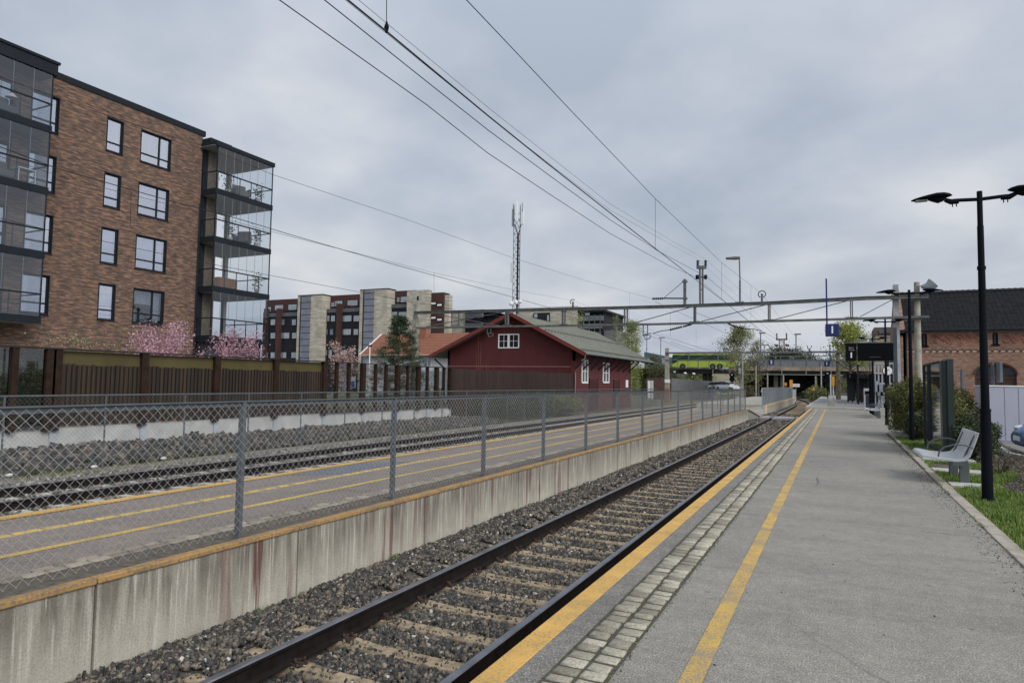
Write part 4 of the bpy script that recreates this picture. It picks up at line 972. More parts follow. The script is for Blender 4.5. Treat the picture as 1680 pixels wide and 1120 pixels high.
for q in ((x0, x0+.10), (x1-.10, x1), ((x0+x1)/2-.10, (x0+x1)/2+.10)): f.box(q[0], q[1], GY-.07, GY, z0, z1)
f.box(x0, x1, GY-.065, GY, z0, z0+.09); f.box(x0, x1, GY-.065, GY, z1-.09, z1)
for k in (.27, .73): xm = x0+(x1-x0)*k; f.box(xm-.015, xm+.015, GY-.05, GY, z0, z1)
f.box(x0, x1, GY-.045, GY, (z0+z1)/2-.015, (z0+z1)/2+.015)
w = f.build('window', WHITE, sh); MB().box(x0+.1, x1-.1, GY-.02, GY-.005, z0+.1, z1-.1).build('pane', mat('dark_pane', (.02, .022, .024), .15, 0), w)
tag(MB().box(SX1+.0, SX1+.04, 66.6, 67.4, 1.2, 1.95).build('notice', WHITE), 'small white notice on the side of the red shed', 'notice')
# ================================================================== WHITE HOUSE
hx0 = atY(600, 590, 60).x; hz = atY(640, 582, 60).z
wh = thing('house', 'white house with orange tiled roof and brick chimney behind the pine', 'house', (hx0, 60, -.8))
def tile_mat(name, c1, c2, ax='x', w=.25, h=.35):
    m, t, b = base(name); g = nd(t, 'ShaderNodeNewGeometry'); s = nd(t, 'ShaderNodeSeparateXYZ'); t.links.new(g.outputs['Position'], s.inputs[0])
    q = s.outputs[0 if ax == 'x' else 1]; u = math_(t, 'FRACT', math_(t, 'DIVIDE', q, w)); v = math_(t, 'FRACT', math_(t, 'DIVIDE', s.outputs[2], h))
    c = ramp(t, noise(t, g.outputs['Position'], 3, 4), [(.3, c1), (.7, c2)])
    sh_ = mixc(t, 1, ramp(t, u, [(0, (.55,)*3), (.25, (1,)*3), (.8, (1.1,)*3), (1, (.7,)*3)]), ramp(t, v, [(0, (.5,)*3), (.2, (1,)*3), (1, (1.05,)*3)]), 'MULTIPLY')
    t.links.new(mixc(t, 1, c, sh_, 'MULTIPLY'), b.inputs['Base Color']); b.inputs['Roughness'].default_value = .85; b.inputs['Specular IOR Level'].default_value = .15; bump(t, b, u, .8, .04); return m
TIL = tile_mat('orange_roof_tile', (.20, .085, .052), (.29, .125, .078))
rz = atY(700, 547, 64).z; xl = atY(590, 582, 59.4).x; xr = -26.
MB().box(hx0, xr, 60, 68, -.9, hz).build('wall', mat('white_render', (.55, .56, .57), .8, var=.06, scale=1), wh)
xa = atY(626, 548, 64).x
b = MB(); b.add([(xl, 59.4, hz), (xr, 59.4, hz), (xr, 64, rz), (xa, 64, rz), (xl, 68.6, hz), (xr, 68.6, hz)], [(0, 1, 2, 3), (5, 4, 3, 2), (4, 0, 3)]); b.add([(xl, 59.4, hz-.14), (xr, 59.4, hz-.14), (xr, 59.4, hz), (xl, 59.4, hz)], [(0, 1, 2, 3)]); rf = b.build('roof', TIL, wh)
MB().beam((xl, 59.38, hz), (xa, 63.98, rz+.03), .12, .1).build('verge', WHITE, wh)
p = atY(697, 545, 63.2); b = MB(); b.box(p.x-.45, p.x+.4, 62.8, 63.6, rz-1, rz+.55); b.build('chimney', mat('chimney_brick', (.26, .11, .07), .9, var=.3, scale=8), rf)
MB().box(p.x-.52, p.x+.47, 62.73, 63.67, rz+.55, rz+.65).build('chimney_cap', CONCD, rf)
MB().tube([(xl, 59.3, hz-.08), (xr, 59.3, hz-.08)], .07, 6).build('gutter', mat('pale_gutter', (.35, .30, .24), .6), wh)
for px in (641, 697, 718):
    for (ya, yb) in ((586, 600), (636, 652)):
        p = atY(px, ya, 60); q = atY(px+10, yb, 60)
        if px == 718 and ya < 600: continue
        f = MB(); f.box(p.x-.08, q.x+.08, 59.93, 60, q.z-.08, p.z+.08); w = f.build('window', WHITE, wh); xm = (p.x+q.x)/2
        MB().box(p.x, xm-.05, 59.9, 59.935, q.z, p.z).build('pane', WIND, w); MB().box(xm+.05, q.x, 59.9, 59.935, q.z, p.z).build('pane', WIND, w)
pl = atY(606, 600, 58); t = thing('flag_pole', 'thin white pole with small lamps in front of the white house', 'pole', (pl.x, 58, -.8)); top = atY(606, 562, 58)
MB().tube([(pl.x, 58, -.8), (pl.x, 58, top.z)], .06, 6).build('pole', WHITE, t); MB().tube([(pl.x-.2, 58, top.z-.4), (pl.x+.25, 58, top.z-.3)], .09, 6).build('lamp', BLACK, t)
# blue and white parking sign seen through the glass
p0 = atY(572, 618, 47); p1 = atY(583, 636, 47); t = thing('parking_sign', 'white and blue sign seen through the glass barrier', 'sign', (p0.x+.2, 47, -.6))
MB().box(p0.x, p1.x, 46.97, 47, p1.z, p0.z).build('sign_panel', WHITE, t); MB().box(p0.x+.05, p1.x-.05, 46.95, 46.965, p1.z+.05, p1.z+(p0.z-p1.z)*.62).build('blue_field', mat('traffic_blue', (.02, .07, .30), .4), t)
MB().tube([((p0.x+p1.x)/2, 47.05, -.6), ((p0.x+p1.x)/2, 47.05, p0.z)], .03, 6).build('post', GALV, t)
p = atY(657, 512, 40); tree('pine_tree', 'dark young pine in front of the white house', 'pine tree', (p.x, 40, -.8), p.z+.8, .09, 80, .10, 2.35, L_NEED, 24000, .085, 'cone', .15, seed=3, sub=8, up=.1)

# ================================================================== DISTANT FLATS
CRM = brick_mat('cream_cladding', 'y', (.30, .275, .22), (.35, .32, .26), (.39, .355, .29), (.28, .25, .21), .9, .30, .02, .3)
RBR = mat('red_brown_cladding', (.055, .024, .020), .7, var=.12, scale=.4); NIGHT = mat('black_cladding', (.009, .010, .013), .7, var=.3, scale=.5)
GSTR = window_mat('stair_glass', (.22, .23, .27), .5, .12); WPAN = window_mat('far_window_glass', (.40, .43, .45), .6, .1)
FY = 105.0
fl = thing('apartment_building', 'distant block of flats with cream stair towers and black and red-brown storeys', 'apartment building', (atY(590, 600, FY).x, FY, -.9))
def fbox(px0, px1, py0, Yf, dep, m, name, par, zb=None, pyb=None):
    a = atY(px0, py0, Yf); c = atY(px1, py0, Yf); zt = atY((px0+px1)/2, py0, Yf).z; z0 = atY((px0+px1)/2, pyb, Yf).z if pyb else (-.9 if zb is None else zb)
    return MB().box(a.x, c.x, Yf, Yf+dep, z0, zt).build(name, m, par)
for px0, px1, py in ((436, 492, 491), (526, 594, 484), (632, 682, 477)):
    fbox(px0, px1, py, FY+1.2, 12, RBR, 'top_storey', fl); 
for px0, px1, py in ((432, 491, 511), (526, 594, 507), (634, 670, 502)):
    fbox(px0, px1, py, FY+.25, 13, NIGHT, 'facade', fl)
for px0, px1, py, g0, g1 in ((489, 529, 484, 494, 510), (591, 636, 474.5, 597, 614)):
    fbox(px0, px1, py, FY-1.2, 2.6, CRM, 'stair_tower', fl); s = fbox(g0, g1, py+2, FY-1.26, .05, GSTR, 'stair_window', fl)
    x0_, x1_ = atY(g0, 500, FY-1.3).x, atY(g1, 500, FY-1.3).x; b = MB(); zt = atY(g0, py+2, FY-1.3).z; z = -.5
    while z < zt: b.box(x0_, x1_, FY-1.3, FY-1.265, z, z+.10); z += 1.25
    b.build('glazing_bar', NIGHT, s); fbox(px0-.5, px1+.5, py-.8, FY-1.3, 2.8, NIGHT, 'roof_edge', fl, pyb=py+.2)
    MB().box(x0_-.25, x0_, FY-1.28, FY-1.2, -.5, zt).build('glazing_bar', NIGHT, s)
for px0, px1, py in ((453.5, 459, 506), (519.5, 526, 500), (552, 558, 498), (631, 636, 491), (433, 436, 506)): fbox(px0, px1, py, FY-.6, 1.2, RBR, 'pillar', fl)
fbox(668, 703, 476, FY-.8, 1.2, CRM, 'end_tower', fl); fbox(702, 728, 480, FY+.2, 2.2, RBR, 'side_wing', fl); fbox(727.5, 737, 484, FY+.6, 1.2, CRM, 'end_wing', fl)
fbox(731, 732.5, 495, FY+.94, .05, NIGHT, 'slot_window', fl); fbox(684, 687, 486, FY-.86, .05, NIGHT, 'slot_window', fl, pyb=492)
def fwin(px0, px1, py0, py1, Yf, par, m=WPAN):
    a = atY(px0, py0, Yf); c = atY(px1, py1, Yf)
    f = MB().box(a.x-.12, c.x+.12, Yf-.10, Yf, c.z-.12, a.z+.12).build('window', NIGHT, par); MB().box(a.x, c.x, Yf-.13, Yf-.104, c.z, a.z).build('pane', m, f)
rg = random.Random(4)
for (y0, y1, Yf) in ((500, 508, FY+1.2),):
    for px0, px1, dy in ((439, 445, 3), (452, 465, 1), (474, 487, 0), (530, 539, -4), (544, 549, -5), (550, 562, -6), (571, 587, -7), (637, 646, -12), (652, 656, -13), (658, 675, -13)): fwin(px0, px1, y0+dy+(1 if px1-px0 < 7 else 0), y1+dy, Yf, fl)
    for px0, px1, dy in ((439, 488, 14), (530, 592, 7), (637, 670, 0)): fbox(px0, px1, y0+dy-1, FY+.1, .08, mat('balcony_glass_band', (.10, .11, .115), .3, .3), 'balcony_glass', fl, pyb=y0+dy+5)
for dy, cols_ in ((24, ((445, 452), (459, 467), (480, 486))), (46, ((445, 452), (459, 475), (480, 487))), (78, ((430, 440), (445, 452), (459, 470), (479, 486)))):
    for a, c in cols_: fwin(a, c, 500+dy, 509+dy, FY+.25, fl)
for dy, cols_ in ((18, ((525, 528), (537, 541), (544, 550), (559, 561), (563, 577), (581, 590))), (40, ((525, 527), (529, 538), (542, 547), (559, 561), (563, 576), (581, 588))), (74, ((530, 537), (540, 545), (560, 570)))):
    for a, c in cols_: fwin(a, c, 500+dy, 509+dy, FY+.25, fl, WPAN if rg.random() < .75 else WIND)
for dy, cols_ in ((12, ((637, 640), (641, 652), (655, 668))), (34, ((637, 645), (655, 667)))):
    for a, c in cols_: fwin(a, c, 500+dy, 510+dy, FY+.25, fl)
for a, c, y_ in ((703, 706, 495), (708, 715, 496.5), (718, 725, 499), (703, 706, 518), (708, 715, 520), (718, 725, 523)): fwin(a, c, y_, y_+2.6, FY+.2, fl, WHITE)
f2 = thing('apartment_building', 'small cream flats with dark stacked balconies left of the red gable', 'apartment building', (atY(750, 600, 125).x, 125, -.9))
fbox(734, 766, 509, 125, 12, CRM, 'wall', f2); fbox(764, 782, 509, 124.5, 12, NIGHT, 'balcony_bay', f2); fbox(781, 813, 519, 127, 12, NIGHT, 'balcony_bay', f2)
for y_ in (514, 530): fbox(764, 792, y_, 124.2, .3, GSTR, 'balcony_glass', f2, pyb=y_+7)
fbox(762, 794, 508, 124, 13, ANTH, 'roof_edge', f2, pyb=509.5); fbox(780, 815, 517.5, 126.6, 13, ANTH, 'roof_edge', f2, pyb=519)
f3 = thing('apartment_building', 'cream flats with dark balconies rising behind the green shed roof', 'apartment building', (atY(920, 600, 110).x, 110, -.9))
fbox(852, 946, 506, 110, 14, CRM, 'wall', f3); fbox(850, 948, 503.5, 109.8, 14.4, CONC2, 'roof_edge', f3, pyb=506); fbox(875, 902, 513, 109.85, .2, NIGHT, 'balcony_recess', f3, pyb=527)
fwin(877, 882, 515, 521, 109.8, f3); fwin(898, 901, 517, 526, 109.8, f3); fbox(946, 990, 512, 111.5, 12, NIGHT, 'balcony_bay', f3); fbox(944, 992, 508, 110.5, 13, ANTH, 'roof_edge', f3, pyb=511.5)
for i, y_ in enumerate((518, 531, 545)):
    b = fbox(946, 990-i*2, y_, 110.9, .1, mat('dim_balcony_glass', (.14, .16, .17), .25, .4), 'balcony_glass', f3, pyb=y_+8)
for px in (948, 957, 966, 975, 984): fbox(px, px+1, 516, 110.8, .1, GALVD, 'balcony_post', f3, pyb=553)
fwin(960, 968, 513, 517, 111.4, f3); fbox(988, 1012, 542, 112, 8, mat('grey_stair_block', (.13, .14, .15), .6), 'stair_block', f3)

# ================================================================== TELECOM MAST
MY = 92.0; mp_ = atY(848, 560, MY); mt = atY(850, 338, MY).z; mx_ = mp_.x
tm = thing('telecom_mast', 'tall lattice telecom mast with white antennas above the shed', 'telecom mast', (mx_, MY, -.8))
b = MB(); w = .55
cn = [(mx_-w, MY-w), (mx_+w, MY-w), (mx_, MY+w)]
for (x, y) in cn: b.tube([(x, y, -.8), (x*.0+x, y, mt)], .05, 5)
z = 0; k = 0
while z < mt-1.2:
    for i in range(3):
        p, q = cn[i], cn[(i+1) % 3]; b.tube([(p[0], p[1], z), (q[0], q[1], z+1.1)], .032, 4); b.tube([(p[0], p[1], z), (q[0], q[1], z)], .02, 4)
    z += 1.1
b.build('lattice', GALV, tm)
b = MB(); b.box(mx_-.13, mx_+.13, MY-.2, MY-.05, 5, mt-4.5); b.tube([(mx_, MY-.2, mt-4.6), (mx_-.4, MY-.5, mt-2.9)], .07, 5); b.tube([(mx_, MY-.2, mt-4.8), (mx_+.6, MY-.3, mt-3)], .07, 5); b.build('cable_run', WIRED, tm)
for dx, dy, z0, h in ((-.75, -.4, -3.2, 2.7), (0.05, -.9, -2.6, 3.1), (.8, -.2, -3.0, 2.4), (-.75, -.5, -.2, .0)):
    if h: MB().box(mx_+dx-.2, mx_+dx+.2, MY+dy-.1, MY+dy+.1, mt+z0, mt+z0+h).build('antenna', WHITE if dx > -.5 else mat('grey_antenna', (.3, .31, .32), .5), tm, bevel=.04)
for dx in (-.8, -.2, .75): MB().tube([(mx_+dx, MY-.3, mt-1), (mx_+dx, MY-.3, mt+.35)], .05, 5).build('antenna_rod', GALV, tm)
z_ = atY(839, 450, MY).z; MB().box(mx_-1.15, mx_-.9, MY-.3, MY-.1, z_-1.2, z_+1.8).build('antenna', WHITE, tm, bevel=.04)
z_ = atY(848, 497, MY).z
for dx in (-.7, .1, .8): MB().ball((mx_+dx, MY-.7, z_+.2*dx), .36, 10, 6, (1, .6, 1)).build('dish', WHITE, tm, smooth=True)
# ================================================================== CATENARY GANTRY
GYY = 42.0
def gl(pts, Y): return [atY(x, y, Y) for x, y in pts]
gt = thing('catenary_gantry', 'near steel catenary gantry spanning all tracks in front of the red shed', 'gantry', (3.9, GYY, 0), 'catenary gantries')
topc = gl([(681, 513), (880, 508.3), (1080, 503.3), (1260, 497.3), (1420, 489), (1523, 486)], GYY); lowc = gl([(684, 537.5), (880, 534.5), (1080, 531.3), (1260, 526.5), (1420, 522), (1524, 519)], GYY)
b = MB()
for a, c in zip(topc, topc[1:]): b.beam(a, c, .22, .13); b.beam(a+Vector((0, 0, .075)), c+Vector((0, 0, .075)), .34, .03); b.beam(a-Vector((0, 0, .085)), c-Vector((0, 0, .085)), .28, .03)
b.build('top_chord', GALVD, gt)
b = MB()
for a, c in zip(lowc, lowc[1:]): b.beam(a, c, .2, .10); b.beam(a-Vector((0, 0, .06)), c-Vector((0, 0, .06)), .28, .025)
b.build('bottom_chord', GALVD, gt)
def on(px, ch): # point of a chord at pixel column
    X = atY(px, 510, GYY).x
    for a, c in zip(ch, ch[1:]):
        if a.x <= X <= c.x: t = (X-a.x)/(c.x-a.x); return a.lerp(c, t)
    return ch[-1] if X > ch[-1].x else ch[0]
vs_ = [832, 925, 1027, 1140, 1262, 1397]
for px in vs_:
    a, c = on(px, topc), on(px, lowc)
    b = MB()
    for s in ((-.09, .09) if px < 1100 else (-.045, .045)): b.beam(a+Vector((s, 0, 0)), c+Vector((s, 0, 0)), .06, .2, up=(0, 1, 0))
    b.beam(c+Vector((-.32, 0, .07)), c+Vector((.32, 0, .07)), .24, .03); b.build('strut', GALVD, gt)
for a_, c_ in ((700, 826), (1040, 1132), (1150, 1255), (1272, 1390), (1410, 1466)):
    b = MB(); p, q = on(a_, lowc), on(c_, topc)
    for s in (-.08, .08): b.beam(p+Vector((0, s, .08)), q+Vector((0, s, -.1)), .022, .03)
    b.build('brace', GALVD, gt)
p, q = on(700, topc), on(826, lowc); b = MB(); b.beam(p, q, .03, .05); b.build('brace', GALVD, gt)
POSTC = mat('concrete_mast', (.28, .265, .22), .9, var=.3, scale=3, fine=.2); POSTP = mat('pale_concrete_mast', (.27, .28, .29), .85, var=.25, scale=2)
def post4(b, x, y, z0, z1, w0, w1): b.add([(x-w0, y-w0, z0), (x+w0, y-w0, z0), (x+w0, y+w0, z0), (x-w0, y+w0, z0), (x-w1, y-w1, z1), (x+w1, y-w1, z1), (x+w1, y+w1, z1), (x-w1, y+w1, z1)], [(0, 1, 5, 4), (1, 2, 6, 5), (2, 3, 7, 6), (3, 0, 4, 7), (4, 5, 6, 7)])
p = atY(1504, 463, GYY+.35); b = MB(); b.tube([(p.x-.02, p.y, -.1), (p.x, p.y, p.z)], [.20, .14], 12); b.build('concrete_post', POSTC, gt)
p = atY(1472.5, 467, GYY+.35); b = MB(); post4(b, p.x-.1, p.y, -.1, p.z, .19, .13); b.build('concrete_post', POSTP, gt)
p = atY(682.5, 499, GYY+.3); b = MB(); post4(b, p.x, p.y, -.9, p.z, .24, .15); b.build('concrete_post', POSTC, gt)
b = MB(); p = on(1503, topc); b.box(p.x-.3, p.x+.3, GYY-.02, GYY+.6, p.z-.16, p.z+.02); p = on(1503, lowc); b.box(p.x-.3, p.x+.3, GYY-.02, GYY+.6, p.z-.12, p.z+.02); b.build('bracket', GALVD, gt)
# hanging brackets and insulators
INS = mat('brown_insulator', (.012, .010, .010), .5, spec=.2)
def insul(b, p, q, r=.06, n=6):
    p, q = Vector(p), Vector(q)
    b.tube([p, q], r*.45, 6)
    for i in range(n): c = p.lerp(q, (i+.5)/n); d = (q-p).normalized()*.012; b.tube([c-d, c+d], r, 8)
for px, y1 in ((803, 553), (1059, 557)):
    a = on(px, lowc); z1 = atY(px, y1, GYY).z; b = MB()
    for s in (-.14, .14): b.beam((a.x+s, GYY, a.z), (a.x+s, GYY, z1+.3), .05, .05)
    b.box(a.x-.18, a.x+.18, GYY-.05, GYY+.05, z1+.25, z1+.32); b.tube([(a.x-.1, GYY, z1+.25), (a.x, GYY, z1), (a.x+.3, GYY, z1+.1), (a.x+.32, GYY, z1+.28)], .035, 5); b.build('hanger', GALV, gt)
a = on(747, topc); b = MB()
for s in (-.3, .3): b.beam((a.x+s, GYY, a.z), (a.x+s, GYY, a.z-1.0), .06, .06)
b.box(a.x-.42, a.x+.42, GYY-.04, GYY+.04, a.z-1.03, a.z-.97); b.build('hanger', GALV, gt)
def seg(pts, r, Y=GYY, m=WIRED, par=None, n=5, name='rod'): b = MB(); b.tube(gl(pts, Y), r, n); return b.build(name, m, par)
# registration arms
b = MB(); b.tube(gl([(1135, 532), (1120, 536)], GYY), .05, 5); insul(b, *gl([(1119, 536), (1099, 541)], GYY), r=.09); b.tube(gl([(1099, 541), (1084, 543), (1071, 547)], GYY), .025, 5); b.build('registration_arm', INS, gt)
b = MB(); b.tube(gl([(1192, 529), (1203, 535)], GYY), .05, 5); insul(b, *gl([(1203, 535), (1220, 539)], GYY), r=.09); b.tube(gl([(1220, 539), (1238, 540), (1250, 543)], GYY), .022, 5); b.build('registration_arm', INS, gt)
# small mast with stay
b = MB(); p = atY(1123.5, 458, GYY); q = on(1123.5, topc); b.beam(q, p, .16, .16, up=(0, 1, 0)); 
for yy in (462, 489.5): r_ = atY(1123.5, yy, GYY); b.box(r_.x-.15, r_.x+.15, GYY-.12, GYY+.12, r_.z-.05, r_.z+.05)
b.build('tension_mast', GALVD, gt)
b = MB(); b.tube(gl([(1122, 489.5), (1088, 489.3)], GYY), .045, 5); b.tube(gl([(1121, 462), (1090, 488)], GYY), .02, 4); insul(b, *gl([(1088, 489.5), (1070, 490)], GYY), r=.09); b.build('stay_insulator', INS, gt)
# lattice mast with four insulators
b = MB()
for px in (1148.5, 1153): b.beam(atY(px, 498, GYY), atY(px-.4, 441, GYY), .10, .12, up=(0, 1, 0))
b.beam(*gl([(1148.5, 475), (1153, 475)], GYY), .1, .06); b.beam(*gl([(1143, 438.5), (1159, 438.5)], GYY), .2, .18); b.beam(*gl([(1143.5, 454.5), (1158, 454.5)], GYY), .06, .08); b.build('feeder_mast', GALVD, gt)
for px in (1144.8, 1157.5):
    b = MB(); insul(b, *gl([(px, 437), (px, 427)], GYY), r=.10, n=5); b.build('insulator', INS, gt)
for px, qx in ((1146.5, 1141.5), (1155.5, 1160)):
    b = MB(); insul(b, *gl([(px, 454.5), (qx, 454.5)], GYY), r=.15, n=4); b.build('insulator', INS, gt)
# ring and hook supports of the messenger wires
for px, py, r_ in ((1250, 482.5, .21), (940, 495.5, .19)):
    c = atY(px, py, GYY); b = MB(); pts = [(c.x+math.cos(a)*r_, GYY, c.z+math.sin(a)*r_*.95) for a in (np.linspace(-1.2, 4.3, 14) if px > 1000 else np.linspace(.9, 3.9, 9))]
    b.tube(pts, .028, 5); insul(b, (c.x, GYY, c.z-r_-.22), (c.x, GYY, c.z+.03), r=.09, n=4); b.tube([(c.x, GYY, c.z-r_-.38), (c.x, GYY, c.z-r_-.2)], .03, 5); b.build('messenger_support', INS, gt)
# lamp standing on the gantry
t = thing('gantry_lamp', 'grey street lamp standing on top of the near gantry', 'street lamp', atY(1214, 497, GYY))
b = MB(); b.tube(gl([(1214, 497), (1214, 460)], GYY), .055, 8); b.tube(gl([(1214, 460), (1213, 423)], GYY), .04, 8); b.box(*[v for v in (atY(1214, 497, GYY).x-.25, atY(1214, 497, GYY).x+.25, GYY-.2, GYY+.2, atY(1214, 497, GYY).z-.02, atY(1214, 497, GYY).z+.06)]); b.build('pole', GALV, t)
b = MB(); b.tube(gl([(1214, 423), (1206, 423.5), (1191, 424)], GYY), [.09, .11, .07], 8); b.build('lamp_head', GALVD, t)
# floodlight on the concrete post
p = atY(1504, 470, GYY+.2); q = atY(1522, 468, GYY); t = thing('floodlight', 'grey bell-shaped floodlight on the concrete mast', 'floodlight', p)
b = MB(); b.tube([p, (q.x-.25, q.y, q.z-.02)], .03, 5); b.tube([(q.x-.3, q.y, q.z-.05), (q.x, q.y, q.z-.12), (q.x+.25, q.y, q.z+.12)], [.08, .26, .32], 12); b.tube([(q.x, q.y, q.z-.28), (q.x+.02, q.y, q.z-.1)], [.05, .2], 10); b.build('lamp_housing', mat('grey_lamp_housing', (.22, .24, .26), .5), t, smooth=True)
# ---- second gantry
G2 = 88.0
g2 = thing('catenary_gantry', 'far thin catenary gantry in front of the road bridge', 'gantry', atY(1376, 655, G2), 'catenary gantries')
b = MB(); b.beam(atY(1092, 579, G2), atY(1392, 577, G2), .2, .22); b.build('top_chord', GALVD, g2)
b = MB(); b.beam(atY(1092, 590, G2), atY(1240, 591, G2), .1, .1); b.beam(atY(1240, 591, G2), atY(1392, 592, G2), .1, .1); b.build('bottom_chord', GALVD, g2)
for px in (1130, 1178, 1247, 1331, 1362): b = MB(); b.beam(atY(px, 579, G2), atY(px, 591, G2), .12, .12, up=(0, 1, 0)); b.build('strut', GALVD, g2)
for a, c in ((1100, 1130), (1135, 1177), (1290, 1330), (1334, 1362)): b = MB(); b.beam(atY(a, 591, G2), atY(c, 579.5, G2), .06, .06); b.build('brace', GALVD, g2)
p = atY(1094.5, 571, G2+.3); b = MB(); post4(b, p.x, p.y, -.9, p.z, .28, .22); b.build('concrete_post', POSTC, g2); b = MB(); post4(b, p.x, p.y, -.92, 1.0, .31, .30); b.build('post_base', mat('rusty_base', (.20, .11, .07), .9), g2)
p = atY(1374.5, 575, G2+.3); b = MB(); b.tube([(p.x, p.y, 0), (p.x, p.y, p.z)], [.30, .20], 10); b.build('concrete_post', mat('brown_mast', (.17, .14, .105), .9, var=.4, scale=3, fine=.2), g2)
b = MB(); m2x = atY(1282.5, 560, G2).x
for s in (-.28, .28): b.beam((m2x+s, G2, atY(1282, 579, G2).z), (m2x+s, G2, atY(1282, 557, G2).z), .1, .1, up=(0, 1, 0))
for i in range(6): z = atY(1282, 578-i*3.6, G2).z; b.beam((m2x-.28, G2, z), (m2x+.28, G2, z+.3), .05, .05)
b.build('feeder_mast', mat('red_lattice', (.13, .06, .055), .7), g2)
b = MB(); z = atY(1282, 557, G2).z; b.box(m2x-.65, m2x+.65, G2-.1, G2+.1, z-.05, z+.1)
for s in (-.55, .55): insul(b, (m2x+s, G2, z+.1), (m2x+s, G2, z+.8), r=.14, n=4); insul(b, (m2x+s*.7, G2, z-.7), (m2x+s*1.5, G2, z-.7), r=.2, n=3)
b.build('insulator', INS, g2)
for px, yt in ((1306, 548), (1248, 546)):
    p = atY(px, 579, G2); q = atY(px, yt, G2); t = thing('gantry_lamp', 'tall lamp on the far gantry, '+('right' if px > 1300 else 'left')+' one', 'street lamp', p); MB().tube([p, q], .07, 6).build('pole', GALV, t)
    MB().box(q.x-.2, q.x+.55, q.y-.15, q.y+.15, q.z-.08, q.z+.06).build('lamp_head', GALVD, t)
p = atY(1328, 579, G2); b = MB(); insul(b, (p.x, G2, p.z), (p.x, G2, p.z+.5), r=.15, n=3); b.tube([(p.x-.25, G2, p.z+.9), (p.x-.15, G2, p.z+.5), (p.x+.15, G2, p.z+.5), (p.x+.25, G2, p.z+.9)], .05, 5); b.build('messenger_support', INS, g2)

# ================================================================== OVERHEAD WIRES
def wire(label, pts, r, back=1.6, m=WIRED, group='overhead wires', tail=None, name='overhead_wire'):
    P_ = [Vector(p) for p in pts]
    if back: P_ = [P_[0]+(P_[0]-P_[1]).normalized()*back*4]+P_
    if tail: P_ += [Vector(t_) for t_ in tail]
    b = MB(); b.tube(P_, r, 5); o = b.build(name, m, smooth=True); tag(o, label, 'wire', group); return o
m2 = lambda s, dz: Vector((m2x+s, G2, atY(1282, 557, G2).z+dz))
XL = atY(1142, 454.5, GYY).x; XR = atY(1159, 454.5, GYY).x
wire('lowest thick feeder cable at the upper left, ending at the left insulator', [atX(x, y, XL) for x, y in ((458, 0), (700, 172), (800, 251), (900, 317.5), (1000, 382.5), (1100, 437))]+[atY(1142, 454.5, GYY)], .0095, tail=[m2(-.6, -.7)])
wire('second thick feeder cable from the left, ending at the right insulator', [atX(x, y, XR) for x, y in ((532, 0), (700, 134), (800, 213), (900, 287), (1000, 360), (1080, 412))]+[atY(1160, 454.5, GYY)], .0095, tail=[m2(.6, -.7)])
cx_ = lambda y: -3.5-.45*min(1, max(0, y-14)/28)
c1 = [atX(570, 0, -3.5), atX(634, 52, -3.5), atX(800, 189.5, -3.5), atX(890, 262, -3.5), atX(1075, 407.5, -3.5), atX(1184, 491.5, -3.8), atY(1250, 543, GYY)]
wire('thick contact wire over the near track with clamped droppers', c1, .0085, tail=[(-3.0, 64, 4.7), atY(1330, 605, 88)])
wire('thin upper feeder wire ending at the top right insulator of the mast', [atX(x, y, -7.17) for x, y in ((588, 0), (805, 180), (900, 255), (1000, 334), (1100, 394))]+[atY(1157.5, 425, GYY)], .0045, tail=[m2(.55, .9)])
wire('thin upper feeder wire ending at the top left insulator of the mast', [atX(x, y, -7.65) for x, y in ((566, 0), (800, 190), (900, 268), (1000, 344), (1100, 401))]+[atY(1144.8, 425, GYY)], .0045, tail=[m2(-.55, .9)])
ms = [atX(765, 0, -3.5), atX(840, 79, -3.5), atX(935, 180, -3.5), atX(1075, 326, -3.5), atX(1184, 431, -3.7), atY(1250, 482, GYY)]
wire('thin messenger wire of the near track, ending at the ring support', ms, .0055, tail=[atX(1300, 548, -3.6), atY(1328, 569, G2)])
for a, c, r_ in ((atX(634.5, -60, -3.5), c1[1], .004), (ms[3], c1[4], .004), (ms[4], c1[5], .0045), (atX(1232, 470, -3.85), atX(1232, 529, -3.85), .0045)):
    wire('vertical dropper between messenger and contact wire of the near track', [a, c], r_, back=0, group='droppers of the near track', name='dropper_wire')
b = MB(); p = c1[1]; b.tube([p+Vector((0, 0, .09)), p+Vector((0, 0, .04)), p-Vector((0, 0, .01))], [.006, .022, .012], 6); tag(b.build('dropper_clamp', BLACK), 'black clamp on the contact wire at the top of the picture', 'clamp')
T2X = -13.5
t1 = [atX(x, y, T2X) for x, y in ((0, 126), (165, 186), (333, 240), (449, 287), (670, 361), (840, 422.5), (960, 460))]+[atY(1070, 490, GYY)]
wire('messenger wire crossing the top windows of the brick flats', t1, .006)
t2 = [atX(x, y, T2X) for x, y in ((0, 241), (93, 276), (228, 315), (300, 335), (388, 358), (480, 386), (640, 432), (840, 487), (913, 508))]+[atY(1071, 547, GYY)]
wire('contact wire of the far track crossing the middle windows of the flats', t2, .0095, tail=[atY(1215, 590, G2)])
wire('thin wire just below the contact wire of the far track', [atX(x, y, -14.6) for x, y in ((0, 257), (93, 287), (171, 308.5), (300, 341), (480, 389), (640, 429), (712, 447.5), (840, 475))]+[atY(940, 493, GYY)], .005, tail=[atY(1150, 572, G2)])
wire('lowest wire crossing the third windows of the brick flats', [atX(x, y, -16.5) for x, y in ((0, 358), (86, 379), (171, 396), (330, 430), (440, 451), (595, 480), (632, 487), (740, 507))]+[atY(830, 537, GYY)], .007)
